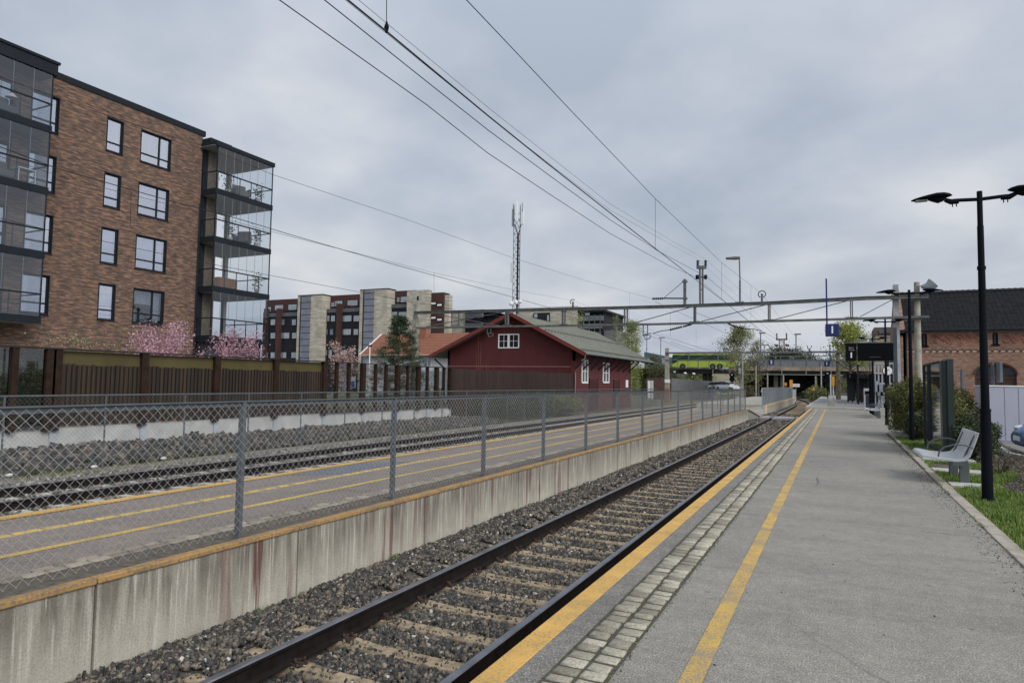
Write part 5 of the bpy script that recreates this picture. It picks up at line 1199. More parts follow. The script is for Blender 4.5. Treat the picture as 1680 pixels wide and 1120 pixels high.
for a, c in ((atX(390, 265, T2X), atX(388, 358, T2X)), (atX(1033, 480, T2X), atX(1032, 537, T2X)), (atX(712, 447, -14.6), atX(712, 500, -14.6)), (atX(215, 309+8, T2X+.02), atX(214, 372, T2X+.02))):
    wire('thin vertical dropper of the far track', [a, c], .0045, back=0, group='droppers of the far track', name='dropper_wire')
for i, (a, c) in enumerate((((1075, 495), (1310, 600)), ((1140, 512), (1330, 590)), ((1040, 540), (1170, 592)), ((1100, 560), (1220, 604)))):
    wire('far catenary wire %s seen below the near gantry' % ('rising steeply', 'running to the right', 'low over the shed end', 'lowest before the bus')[i], [atY(*a, GYY+.5), atY(*c, G2)], .010, back=0)
for px, y0, y1 in ((1100, 512, 552), (1142, 540, 568), (1178, 562, 590)): wire('short dropper between the far catenary wires', [atX(px, y0, -12.6), atX(px, y1, -12.6)], .007, back=0, group='droppers of the far catenary', name='dropper_wire')

# ================================================================== PLATFORM SIGNS
def num_sign(label, px, py, w, Y, txt, pole_px=None, pt=None, pb=None):
    c = atY(px, py, Y); t = thing('platform_number_sign', label, 'sign', (c.x, Y, c.z), 'blue track number signs')
    MB().box(c.x-w/2, c.x+w/2, Y-.05, Y+.05, c.z-w/2, c.z+w/2).build('sign_panel', BLUE, t, bevel=.05)
    text_mesh('number', txt, w*.78, WHITE, t, Matrix.Translation((c.x-.0, Y-.062, c.z)) @ FACE, .004, .012)
    if pole_px:
        a = atY(pole_px, pt, Y+.0); b_ = atY(pole_px+1.5, pb, Y); MB().tube([a, b_], .045, 8).build('pole', BLUE, t)
        for dz in (-.15, .15): MB().box(b_.x-.02, c.x, Y-.02, Y+.02, c.z+dz-.02, c.z+dz+.02).build('clamp', BLUE, t)
num_sign('near blue sign with white number one hanging at the gantry', 1365.5, 541.5, .72, GYY-.3, '1', 1355.5, 457, 549)
num_sign('far blue sign with white number two in front of the bridge', 1265.5, 594, .66, G2-.3, '2')
num_sign('far blue sign with white number one in front of the bridge', 1356.5, 596.5, .62, G2-.3, '1', 1361, 565, 597)
DY = 27.6
dl, dr = atY(1387, 577, DY).x, atY(1465.5, 577, DY).x; dzt, dzb = atY(1420, 563, DY).z, atY(1420, 592, DY).z
ds = thing('departure_display', 'black electronic departure display reading track one beside the lamp post', 'display', (dr+.1, DY, 0)); xs_ = atY(1406, 577, DY).x
MB().box(dl, xs_-.01, DY-.12, DY+.12, dzb, dzt).build('track_panel', BLACK, ds, bevel=.012)
MB().box(xs_+.01, dr, DY-.12, DY+.12, dzb, dzt).build('screen', mat('black_screen', (.003, .003, .004), .35, spec=.08), ds, bevel=.012)
MB().box(dl-.01, dr+.01, DY-.14, DY+.14, dzt, dzt+.025).build('top_rail', GALV, ds)
LIT = mat('grey_screen_text', (.30, .30, .29), .6); DIM = mat('dim_screen_text', (.06, .06, .06), .6)
cxp = (dl+xs_)/2
text_mesh('word', 'Spor', .085, LIT, ds, Matrix.Translation((cxp, DY-.124, dzb+.48)) @ FACE, .002); text_mesh('word', 'Track', .085, LIT, ds, Matrix.Translation((cxp+.01, DY-.124, dzb+.40)) @ FACE, .002)
text_mesh('number', '1', .27, WHITE, ds, Matrix.Translation((cxp, DY-.124, dzb+.20)) @ FACE, .002, .008)
b = MB(); b.box(xs_+.40, xs_+.75, DY-.126, DY-.12, dzb+.13, dzb+.15); b.build('text_line', DIM, ds)
p = atY(1468.5, 537, DY); b = MB(); b.box(p.x-.07, p.x+.05, DY-.06, DY+.06, -.1, p.z); b.build('column', mat('dark_steel_column', (.055, .065, .08), .5, .3), ds)
b = MB(); b.box(dr-.02, p.x, DY-.04, DY+.04, dzb+.1, dzb+.16); b.box(dr-.02, p.x, DY-.04, DY+.04, dzt-.16, dzt-.1); b.build('bracket', DKGREY, ds)

# ================================================================== LAMPS, BENCHES, PANELS
def lamp_proto():
    t = thing('platform_lamp', '', 'street lamp'); b = MB()
    b.tube([(0, 0, -.05), (0, 0, .42), (0, 0, .46), (0, 0, 1.0), (0, 0, 1.3)], [.072, .072, .068, .068, .066], 14); b.tube([(0, 0, 1.3), (0, 0, 3.35)], [.055, .046], 14); b.tube([(0, 0, 3.35), (0, 0, 3.40)], [.056, .056], 14)
    b.tube([(0, 0, 3.40), (0, 0, 4.0)], [.043, .042], 12); b.tube([(0, 0, 3.98), (0, 0, 4.52)], [.037, .036], 12); b.tube([(0, 0, 1.27), (0, 0, 1.31)], [.072, .072], 14); b.tube([(0, 0, .0), (0, 0, .03)], [.10, .09], 14)
    b.build('pole', BLACK, t, smooth=True)
    for s in (-1, 1):
        b = MB(); b.tube([(0, 0, 4.40), (s*.28, 0, 4.415), (s*.33, 0, 4.415)], .027, 8); b.tube([(s*.26, 0, 4.40), (s*.36, 0, 4.40), (s*.44, 0, 4.44)], [.038, .042, .03], 8)
        for q in (.29, .34): b.tube([(s*q, 0, 4.36), (s*q, 0, 4.32)], .008, 5)
        b.build('arm', BLACK, t, smooth=True)
        # flattened leaf-shaped head
        b = MB(); n = 14; rings = []
        st = [(.38, .010, 4.50, .008), (.44, .08, 4.505, .028), (.55, .145, 4.505, .045), (.70, .165, 4.50, .05), (.85, .15, 4.492, .040), (1.0, .115, 4.482, .03), (1.12, .075, 4.472, .022), (1.19, .02, 4.466, .01)]
        V = []; F = []
        for x, w, z, h in st:
            for j in range(n): a = 2*math.pi*j/n; V.append((s*(.34+(x-.38)*.66), w*.8*math.cos(a), z+h*math.sin(a)*(1.0 if math.sin(a) > 0 else .9)))
        for i in range(len(st)-1):
            for j in range(n): F.append((i*n+j, i*n+(j+1) % n, (i+1)*n+(j+1) % n, (i+1)*n+j))
        F += [tuple(range(n)), tuple((len(st)-1)*n+j for j in range(n))]; b.add(V, F)
        V = []; F = []; st2 = [(.50, .02, 4.47, .01), (.56, .07, 4.455, .035), (.66, .085, 4.445, .05), (.78, .07, 4.462, .035), (.90, .02, 4.475, .01)]
        for x, w, z, h in st2:
            for j in range(n): a = 2*math.pi*j/n; V.append((s*(.34+(x-.38)*.66), w*.8*math.cos(a), z+h*math.sin(a)))
        for i in range(len(st2)-1):
            for j in range(n): F.append((i*n+j, i*n+(j+1) % n, (i+1)*n+(j+1) % n, (i+1)*n+j))
        b.add(V, F); hd = b.build('lamp_head', BLACK, t, smooth=True)
        MB().box(min(s*.66, s*.82), max(s*.66, s*.82), -.06, .06, 4.445, 4.455).build('diffuser', mat('lamp_diffuser', (.35, .37, .38), .3), hd)
    return t
lp = lamp_proto()
for i, (x, y, lb) in enumerate(((1.94, 11.82, 'nearest black twin-armed platform lamp beside the silver bench'), (1.98, 23.1, 'second black platform lamp, standing in the tall hedge'), (1.90, 32.8, 'third black platform lamp, just beyond the hedge'), (1.9, 44.5, 'farthest black platform lamp near the station front'))):
    place(lp, i == 0, (x, y, 0), 0 if i == 0 else .04*i, lb, 'twin-armed platform lamps')
BSILV = mat('silver_bench_slat', (.42, .43, .44), .45, .35, var=.12, scale=3, fine=.08); BLEG = mat('bench_leg_grey', (.10, .11, .115), .5, .4)
def bench_proto():
    t = thing('bench', '', 'bench')
    prof = [(-.60, .43), (-.57, .475), (-.50, .478), (-.30, .445), (-.05, .43), (.06, .455), (.12, .52), (.18, .66), (.27, .90), (.285, .905), (.25, .78), (.20, .64), (.145, .49), (.07, .415), (-.05, .395), (-.30, .408), (-.50, .44), (-.57, .438)]
    L = 1.7; k = 6; w = L/k; b = None
    for i in range(k):
        b = MB(); b.prism(prof, 'y', -L/2+i*w+.02, -L/2+(i+1)*w-.02); b.build('slat', BSILV, t, bevel=.004)
    b = MB(); b.box(-.12, .06, -L/2+.02, L/2-.02, .33, .40); b.beam((.06, -.6, .38), (.26, -.6, .84), .03, .05); b.beam((.06, .6, .38), (.26, .6, .84), .03, .05); b.build('seat_beam', BLEG, t)
    for y in (-.62, .62):
        b = MB(); b.prism([(.00, -.05), (.155, -.05), (.155, .36), (.13, .42), (.078, .44), (.025, .42), (.0, .36)], 'y', y-.04, y+.04); b.build('leg', BLEG, t, bevel=.012)
    for y in (-L/2+.03, L/2-.03):
        b = MB(); b.tube([(-.34, y, .47), (-.32, y, .56), (-.24, y, .64), (-.10, y, .685), (.04, y, .69), (.16, y, .66), (.19, y, .63)], .014, 8); b.build('armrest', BLEG, t, smooth=True)
    for o in t.children: o.data.transform(Matrix.Diagonal((.93, .95, .97, 1)))
    return t
bp = bench_proto()
for i, (x, y, lb) in enumerate(((1.83, 14.1, 'nearest silver slatted bench standing on the grass verge'), (1.86, 40.0, 'silver bench farther along the platform, nearer one of the pair'), (1.86, 42.6, 'silver bench at the station front, farther one of the pair'))):
    place(bp, i == 0, (x, y, 0), .0, lb, 'silver platform benches')
for i, (x0, x1, y0, y1) in enumerate(((1.66, 2.25, 13.1, 13.5), (1.66, 2.5, 15.2, 15.7), (1.7, 2.7, 17.6, 18.1))):
    struct(MB().box(x0, x1, y0, y1, -.08, .035).build('paving_slab', CONC2, bevel=.01), 'pale concrete slab in the verge')
# information panel
IX = 2.28
ip = thing('information_panel', 'tall dark green glass information panel behind the bench', 'information panel', (IX, 18.6, 0))
b = MB(); b.box(IX-.09, IX+.13, 18.35, 18.75, -.03, 2.26); b.build('pillar', mat('green_black_metal', (.030, .040, .038), .35, .4), ip, bevel=.03)
b = MB(); b.box(IX+.01, IX+.13, 18.25, 18.347, .02, 2.27); b.build('pillar_trim', mat('green_black_metal', (.03,)*3), ip)
GP = mat('mirror_dark_glass', (.42, .47, .46), .04, .9, var=.1, scale=.5)
MB().box(IX-.07, IX-.05, 18.78, 20.4, .12, 2.2).build('glass_panel', GP, ip); MB().box(IX-.07, IX-.05, 20.43, 22.0, .12, 2.2).build('glass_panel', GP, ip)
b = MB(); b.box(IX-.10, IX-.02, 18.75, 22.05, .04, .11); b.box(IX-.10, IX+.1, 18.75, 22.05, 2.2, 2.25); b.box(IX-.10, IX-.02, 22.0, 22.06, 0, 2.25); b.build('frame', DKGREY, ip)
# hedges and plants at the verge
hg = 'hedges and shrubs on the verge'
bush('hedge', 'tall green hedge around the second lamp post', 'hedge', (2.15, 25.7, -.02), .62, 1.3, 1.98, L_HEDGE, 15000, .062, seed=31, group=hg, hollow=.35)
bush('hedge', 'right-hand part of the tall hedge behind the glass panel', 'hedge', (2.95, 25.0, -.02), .6, 1.2, 1.9, L_HEDGE, 9000, .062, seed=32, group=hg, hollow=.35)
bush('hedge', 'low dark bush left of the glass information panel', 'hedge', (2.18, 23.7, -.02), .38, .5, .85, L_DARK, 4500, .055, seed=33, group=hg)
bush('hedge', 'dark low hedge right of the information panel', 'hedge', (2.82, 18.7, -.02), .48, 1.0, .95, L_DARK, 13000, .05, seed=34, group=hg)
bush('hedge', 'yellowish shrub behind the dark low hedge', 'hedge', (3.75, 26.5, -.02), .4, .8, 1.5, L_HEDGE, 4500, .06, seed=35, group=hg)
for i, (x, y) in enumerate(((2.75, 15.6), (3.1, 14.6), (3.6, 15.8), (3.15, 13.3), (3.9, 14.4))):
    t = thing('rose_shrub', ('first', 'second', 'third', 'fourth', 'fifth')[i]+' bare brown pruned shrub in the bed by the car park, counted from the bench', 'shrub', (x, y, -.03), 'bare shrubs in the bed'); b = MB(); rg = random.Random(i)
    for k in range(16):
        a = rg.random()*6.28; l = rg.uniform(.25, .5); m_ = (x+.5*l*math.cos(a), y+.5*l*math.sin(a), rg.uniform(.15, .3)); e_ = (x+l*math.cos(a+.3), y+l*math.sin(a+.3), rg.uniform(.25, .55)); b.tube([(x, y, -.05), m_, e_], [.011, .008, .003], 4)
    b.build('stems', mat('brown_stem', (.07, .05, .035), .9, var=.3, scale=9), t)
    P = rng.normal(size=(260, 3))*np.array([.28, .28, .12])+np.array([x, y, .22]); V, F = leafset(P, .035); npmesh('leaves', V, F, L_BROWN, t, tint=np.repeat(rng.random(260), 4))
def slabfree(x, y): return ~(((y > 13.05) & (y < 13.55) & (x < 2.28)) | ((y > 15.15) & (y < 15.75) & (x < 2.5)) | ((y > 17.5) & (y < 18.15) & (x < 2.7)) | ((y > 15.6) & (y < 17.2) & (x > 1.75) & (x < 2.3)))
x, y = bed(1.64, 4.3, 4.5, 25.2, 3000); dirt = ((x > 2.7+.35*np.sin(y*1.3)) & (y > 12.3)); k = slabfree(x, y) & ~dirt & ((vn(x, y, 2.2) > -.62) | (rng.random(len(x)) < .35)); x, y = x[k], y[k]
blades('grass', np.stack([x, y, np.full(len(x), -.035)], 1), np.where(vn(x, y, 1.7) > 0, .10, .065), GREEN, 'fresh green grass on the verge beside the platform', w=.0045)
x, y = bed(1.62, 4.3, 10, 26, 260); P = np.stack([x, y, np.full(len(x), -.028)], 1); k = slabfree(x, y); tag(stones('grit', P[k], rng.uniform(.008, .028, k.sum()), RUBBLE), 'grey grit and clods in the planting bed', 'grit', kind='stuff')
x, y = bed(-1.16, -1.10, 2, 22, 1300); P = np.stack([x, y, np.full(len(x), .004)], 1); tag(stones('grit', P, rng.uniform(.002, .006, len(x)), BALLAST), 'fine grit along the granite setts', 'grit', kind='stuff')
x, y = bed(-1.14, -1.115, 2, 14, 700); blades('moss', np.stack([x, y, np.full(len(x), .0)], 1), .012, GREEN, 'moss line beside the granite setts', w=.004, cat='moss')
for i, (px, py) in enumerate(((430, 1006), (648, 916))):
    p = atX(px, py, -5.17); blades('weed', np.stack([p.x+rng.normal(size=40)*.03, p.y+rng.normal(size=40)*.05, np.full(40, p.z-.04)], 1), .10, GREEN, 'small green weed sprouting from the ballast at the concrete face', w=.008, cat='weed').__setitem__('group', 'weeds at the island face')
# grit, small weeds and leaf litter along the edges of the platform
x = 1.50-rng.random(2600)**2.2*.28; y = rng.uniform(3, 26, 2600); P = np.stack([x+np.maximum(0, y-12)*.008, y, np.full(2600, .003)], 1); tag(stones('grit', P, rng.uniform(.002, .009, 2600), RUBBLE), 'grit washed against the granite kerb', 'grit', kind='stuff')
x = 1.505+rng.normal(size=1500)*.012; y = rng.uniform(3, 26, 1500); k = np.sin(y*2.1)+np.sin(y*5.3)*.6 > .5; blades('edge_weeds', np.stack([x+np.maximum(0, y-12)*.008, y, np.full(1500, .0)], 1)[k], .035, GREEN, 'small weeds growing in the joint along the kerb', w=.004, cat='weeds')
x = rng.uniform(-1.6, 1.45, 130); y = 3+rng.random(130)**1.5*24; P = np.stack([x, y, np.full(130, .004)], 1); tag(stones('loose_gravel', P, rng.uniform(.003, .009, 130), BALLAST), 'a few loose stones lying on the asphalt', 'gravel', kind='stuff')
# litter on the bank
for i, (px, py, c_) in enumerate(((155, 759, (.65, .6, .6)), (268, 760, (.6, .62, .62)), (15, 788, (.6, .6, .58)))):
    p = atX(px, py, -17.6); tag(MB().ball((p.x, p.y, float(rubz(p.x, p.y))+.08), .06, 7, 5, (1, 1.6, .8)).build('litter', mat('litter_%d' % i, c_, .6)), 'crumpled pale litter on the bank, '+('left of the thin fence post', 'right of it near the rails', 'at the far left edge')[i], 'litter')

# white cabinet, sign posts, car
cy0 = 25.5; x0 = atY(1623, 700, cy0).x; zt = atY(1640, 633, cy0).z
cb_ = thing('cabinet', 'large pale bluish-white steel cabinet by the car park', 'cabinet', (x0, cy0, 0)); LAV = mat('lavender_white_paint', (.36, .37, .44), .5, var=.04)
MB().box(x0, x0+2.6, cy0, cy0+2.2, -.06, zt-.02).build('body', LAV, cb_, bevel=.01); MB().box(x0-.03, x0+2.63, cy0-.03, cy0+2.23, zt-.02, zt+.02).build('lid', WHITE, cb_)
xs2 = atY(1649, 700, cy0).x; xs3 = atY(1672, 700, cy0).x
for q, r_ in ((x0+.02, xs2-.01), (xs2+.01, xs3-.01), (xs3+.01, xs3+.9)): MB().box(q, r_, cy0-.018, cy0-.002, .0, zt-.05).build('door', LAV, cb_)
def signpost(px, pyb, pyt, lab, sgn=None, r=.035, Y=None):
    g = atZ(px, pyb, -.05) if Y is None else atY(px, pyb, Y); Y = g.y; top = atY(px, pyt, Y); t = thing('sign_post', lab, 'sign post', (g.x, Y, g.z))
    MB().tube([(g.x, Y, g.z), (g.x, Y, top.z)], r, 8).build('post', GALV, t)
    if sgn: a, c = atY(sgn[0], sgn[1], Y-.08), atY(sgn[2], sgn[3], Y-.08); MB().box(a.x, c.x, Y-.55, Y-.06, c.z, a.z).build('sign_panel', mat('grey_sign_back', (.12, .14, .17), .5, .3), t, bevel=.01)
signpost(1631.5, 722, 594, 'grey sign post with an edge-on panel in front of the white cabinet', (1634.5, 594, 1640, 627), .05)
signpost(1578.5, 683, 606, 'thin grey sign post beside the yellowish shrub', (1575.5, 606, 1580.5, 645), .05)
# ---- cars
def car(name, label, paint, loc, rz, L=4.0, group=None, est=False):
    t = thing(name, label, 'car', (0, 0, 0), group); b = MB(); n = 16
    #  x (front +), half width, z sill, z shoulder
    st = [(-2.0, .62, .38, .72), (-1.93, .76, .28, .92), (-1.7, .82, .22, .98), (-1.0, .855, .2, 1.0), (0, .86, .2, .98), (.9, .86, .2, .95), (1.35, .84, .2, .90), (1.7, .80, .22, .78), (1.9, .72, .26, .66), (2.0, .58, .34, .56)]
    V = []; F = []
    for x, w, z0, z1 in st:
        V += [(x, -w*.9, z0), (x, -w, z0+.12), (x, -w*1.0, z0+(z1-z0)*.6), (x, -w*.93, z1-.04), (x, -w*.78, z1), (x, 0, z1+.045), (x, w*.78, z1), (x, w*.93, z1-.04), (x, w, z0+(z1-z0)*.6), (x, w, z0+.12), (x, w*.9, z0), (x, 0, z0)]
    k = 12
    for i in range(len(st)-1):
        for j in range(k): F.append((i*k+j, i*k+(j+1) % k, (i+1)*k+(j+1) % k, (i+1)*k+j))
    F += [tuple(range(k)), tuple((len(st)-1)*k+j for j in range(k))]; b.add(V, F); b.build('body', paint, t, smooth=True)
    xr = -1.9 if est else -1.75
    b = MB(); g = [(xr, .70, .95, .66, 1.02), (xr+.15, .74, .95, .62, 1.34), (-1.0, .78, .96, .60, 1.45), (-.1, .79, .95, .60, 1.47), (.45, .78, .93, .58, 1.36), (1.15, .70, .88, .66, .93)]
    V = []; F = []
    for x, wl, zl_, wt, zt_ in g: V += [(x, -wl, zl_), (x, -wt, zt_), (x, wt, zt_), (x, wl, zl_)]
    for i in range(len(g)-1):
        for j in range(4): F.append((i*4+j, i*4+(j+1) % 4, (i+1)*4+(j+1) % 4, (i+1)*4+j))
    F += [(0, 1, 2, 3), tuple(20+j for j in range(4))]; b.add(V, F); b.build('windows', mat('car_glass', (.02, .025, .03), .08, 0), t, smooth=True)
    b = MB(); V = []; F = []; rr = [(xr+.12, .60, 1.36), (-1.0, .60, 1.47), (-.1, .60, 1.49), (.42, .57, 1.385)]
    for x, w, z in rr: V += [(x, -w, z-.03), (x, -w*.8, z+.005), (x, w*.8, z+.005), (x, w, z-.03)]
    for i in range(3):
        for j in range(3): F.append((i*4+j, i*4+j+1, i*4+j+5, i*4+j+4))
    b.add(V, F); b.build('roof', paint, t, smooth=True)
    for x in (-1.25, 1.25):
        for s in (-1, 1):
            w = MB().tube([(x, s*.70, .31), (x, s*.885, .31)], .31, 20).build('wheel', mat('tyre', (.015,)*3, .8), t); MB().tube([(x, s*.87, .31), (x, s*.893, .31)], .19, 14).build('rim', GALV, w)
    for s in (-1, 1):
        MB().ball((1.80, s*.56, .69), .13, 10, 6, (1.1, 1.3, .55)).build('headlight', mat('headlight_glass', (.62, .66, .70), .1, .3), t, smooth=True); MB().ball((.62, s*.93, .98), .09, 8, 5, (.7, 1, .7)).build('mirror', paint, t, smooth=True)
    MB().ball((1.86, 0, .44), .30, 12, 6, (.55, 1.5, .45)).build('grille', BLACK, t, smooth=True)
    MB().box(2.0, 2.025, -.26, .26, .40, .51).build('number_plate', WHITE, t)
    t.location = loc; t.rotation_euler = (0, 0, rz); return t
BLU = mat('blue_car_paint', (.11, .165, .33), .3, .3, var=.03)
pc = atZ(1655, 745, 0); car('parked_car', 'light blue hatchback whose nose enters at the right edge', BLU, (pc.x+2.2, pc.y+.2, -.06), R(182))

# ================================================================== STATION BUILDING
SY = 62.0
SBR = brick_mat('station_brick', 'x_', (.13, .055, .038), (.22, .095, .06), (.30, .145, .095), (.17, .13, .105), .25, .085, .013, .55) if False else brick_mat('station_brick', 'y', (.115, .055, .038), (.20, .098, .062), (.27, .145, .095), (.19, .155, .125), .25, .085, .013, .5)
SBRX = brick_mat('station_brick_side', 'x', (.115, .055, .038), (.20, .098, .062), (.27, .145, .095), (.19, .155, .125), .25, .085, .013, .5)
HER = brick_mat('herringbone_brick', 'y', (.09, .04, .03), (.22, .085, .05), (.31, .14, .09), (.09, .05, .04), .42, .13, .02, .3, R(45))
sb = thing('station_building', 'orange-red brick station building with black tiled roof and arched door', 'station building', (5, SY, 0))
xl_ = atY(1476, 600, SY).x; xr_ = xl_+22; ze = atY(1500, 540, SY).z; zr = atY(1600, 478, SY+5).z
holes = []
for a, c, t_, bt in ((1511.5, 1521, 547, 567), (1628, 1637.5, 545, 565)):
    holes.append((atY(a, 550, SY).x, atY(c, 550, SY).x, atY(a, bt, SY).z, atY(a, t_, SY).z))
dx0, dx1, dzt_ = atY(1600, 640, SY).x, atY(1669, 640, SY).x, atY(1634, 597, SY).z; holes.append((dx0, dx1, -.1, dzt_))
def wall_y(Y, x0, x1, z0, z1, holes, dep):
    xs_ = sorted({x0, x1}|{h[0] for h in holes}|{h[1] for h in holes}); zs = sorted({z0, z1}|{h[2] for h in holes}|{h[3] for h in holes}); b = MB()
    for i in range(len(xs_)-1):
        for j in range(len(zs)-1):
            xm, zm = (xs_[i]+xs_[i+1])/2, (zs[j]+zs[j+1])/2
            if any(h[0] < xm < h[1] and h[2] < zm < h[3] for h in holes): continue
            b.quad((xs_[i], Y, zs[j]), (xs_[i+1], Y, zs[j]), (xs_[i+1], Y, zs[j+1]), (xs_[i], Y, zs[j+1]))
    for a, c, d, e_ in holes:
        b.quad((a, Y, d), (a, Y+dep, d), (a, Y+dep, e_), (a, Y, e_)); b.quad((c, Y, d), (c, Y, e_), (c, Y+dep, e_), (c, Y+dep, d)); b.quad((a, Y, e_), (a, Y+dep, e_), (c, Y+dep, e_), (c, Y, e_))
    return b
def spandrel(b, a, c, z1, rise, Y, n=8):   # corners of brick that turn a square opening into a segmental arch
    xm = (a+c)/2; hw = (c-a)/2
    for s in (-1, 1):
        pts = [(xm+s*hw, z1)]+[(xm+s*hw*(1-i/n), z1-rise+rise*math.sqrt(max(0, 1-(1-i/n)**2))) for i in range(n+1)]
        for i in range(1, len(pts)-1): b.add([(pts[0][0], Y-.002, pts[0][1]), (pts[i][0], Y-.002, pts[i][1]), (pts[i+1][0], Y-.002, pts[i+1][1]), (pts[0][0], Y+.2, pts[0][1]), (pts[i][0], Y+.2, pts[i][1]), (pts[i+1][0], Y+.2, pts[i+1][1])], [(0, 1, 2), (1, 2, 5, 4)])
b = wall_y(SY, xl_, xr_, -.1, ze, holes, .25)
for h in holes[:2]: spandrel(b, h[0], h[1], h[3], (h[1]-h[0])*.5, SY)
spandrel(b, dx0, dx1, dzt_, .8, SY); b.build('wall', SBR, sb)
b = MB(); b.prism([(SY, -.1), (SY+10, -.1), (SY+10, ze), (SY+5, zr+.25), (SY, ze)], 'x', xl_, xl_+.45); b.build('gable_wall', SBRX, sb)
b = MB(); gx = xl_-.25; b.prism([(SY-.25, -.1), (SY+1.2, -.1), (SY+1.2, ze+.6), (SY-.25, ze-.7)], 'x', gx, xl_+.25); b.build('gable_buttress', SBR, sb)
b = MB(); b.beam((xl_+.1, SY-.4, ze-.2), (xl_+.1, SY+5, zr+.35), .6, .22); b.build('gable_coping', SBRX, sb)
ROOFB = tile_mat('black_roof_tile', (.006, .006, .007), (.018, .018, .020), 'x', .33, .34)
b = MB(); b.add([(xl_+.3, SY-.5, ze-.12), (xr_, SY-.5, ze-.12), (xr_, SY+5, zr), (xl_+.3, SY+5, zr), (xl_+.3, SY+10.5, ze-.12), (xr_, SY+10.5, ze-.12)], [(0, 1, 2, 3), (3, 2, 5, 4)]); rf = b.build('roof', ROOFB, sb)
b = MB(); x = xl_+.4
while x < xr_: b.tube([(x, SY+5, zr+.03), (x+.38, SY+5, zr+.05)], [.12, .14], 6); x += .4
b.build('ridge_tiles', mat('ridge_tile', (.02, .02, .022), .7), rf)
MB().tube([(xl_, SY-.55, ze-.15), (xr_, SY-.55, ze-.15)], .09, 8).build('gutter', ANTH, sb)
b = MB(); zf = atY(1560, 577.5, SY).z; pit = (atY(1551, 577, SY).x-atY(1540, 577, SY).x); x = xl_+.6
while x < xr_-1:
    pts = [(x+pit*.43*math.cos(a), zf+pit*.40*math.sin(a)) for a in np.linspace(0, math.pi, 9)]; b.prism(pts, 'y', SY-.012, SY-.002); x += pit
b.build('arch_frieze', mat('pale_plaster', (.42, .37, .28), .9, var=.2, scale=4), sb)
b = MB(); x = xl_+.6
while x < xr_-1:
    pts = [Vector((x+pit*.47*math.cos(a), SY-.03, zf+pit*.45*math.sin(a))) for a in np.linspace(0, math.pi, 9)]
    for p, q in zip(pts, pts[1:]): b.beam(p, q, .06, .07, up=(0, 1, 0))
    x += pit
b.build('frieze_arches', mat('dark_red_arch', (.10, .045, .035), .9), sb)
for a, c in ((1526, 1613), (1645, 1700)): MB().box(atY(a, 555, SY).x, atY(c, 555, SY).x, SY-.006, SY-.001, atY(a, 564, SY).z, atY(a, 549, SY).z).build('herringbone_panel', HER, sb)
b = MB(); b.box(xl_, dx0-.02, SY-.06, SY-.001, -.1, .55); b.box(dx1+.02, xr_, SY-.06, SY-.001, -.1, .55); b.build('plinth', CONCD, sb)
b = MB(); xm, hw, rise = (dx0+dx1)/2, (dx1-dx0)/2, .8
pts = [Vector((xm+hw*1.02*math.cos(a), SY-.03, dzt_-rise+(rise+.12)*math.sin(a))) for a in np.linspace(0, math.pi, 20)]
for p, q in zip(pts, pts[1:]): b.beam(p, q, .08, .34, up=(0, 1, 0))
b.build('door_arch', mat('dark_red_arch', (.1,)*3), sb)
DRW = mat('dark_brown_door', (.045, .02, .016), .6, var=.15)
d = MB().box(dx0, dx1, SY+.2, SY+.26, -.1, dzt_).build('door', DRW, sb)
zc_ = atY(1634, 620, SY).z
for a, c in ((1602, 1618), (1621, 1631), (1634, 1645), (1648, 1667)): MB().box(atY(a, 610, SY).x, atY(c, 610, SY).x, SY+.17, SY+.195, zc_+.25, atY(a, 603, SY).z).build('pane', mat('dark_pane', (.02,)*3), d)
b = MB(); b.box(dx0, dx1, SY+.15, SY+.199, zc_-.05, zc_+.1); 
for px in (1600.5, 1619.5, 1646.5, 1668): x = atY(px, 610, SY).x; b.box(x-.06, x+.06, SY+.14, SY+.198, -.1, dzt_-.1)
b.build('door_frame', mat('door_frame_brown', (.06, .028, .022), .6), d)
MB().box(atY(1608, 650, SY).x, atY(1616, 650, SY).x, SY+.12, SY+.16, atY(1610, 644, SY).z-.06, atY(1610, 644, SY).z+.02).build('handle', WHITE, d)
for h in holes[:2]:
    f = MB().box(h[0], h[1], SY+.15, SY+.2, h[2], h[3]).build('window', BLACK, sb); b = MB(); xm = (h[0]+h[1])/2; b.box(xm-.02, xm+.02, SY+.12, SY+.149, h[2], h[3])
    for k in range(1, 5): z = h[2]+(h[3]-h[2])*k/5; b.box(h[0], h[1], SY+.125, SY+.148, z-.015, z+.015)
    b.build('glazing_bar', mat('grey_bar', (.10, .09, .09), .6), f); MB().box(h[0]-.1, h[1]+.1, SY-.1, SY, h[2]-.1, h[2]).build('sill', BLACK, f)
x = atY(1487, 600, SY).x; MB().tube([(x, SY-.12, 0), (x, SY-.12, ze-.2)], .06, 6).build('downpipe', ANTH, sb)
MB().box(xl_+.45, xr_, SY+.6, SY+9.5, -.1, ze-.3).build('interior_mass', ROOM, sb)
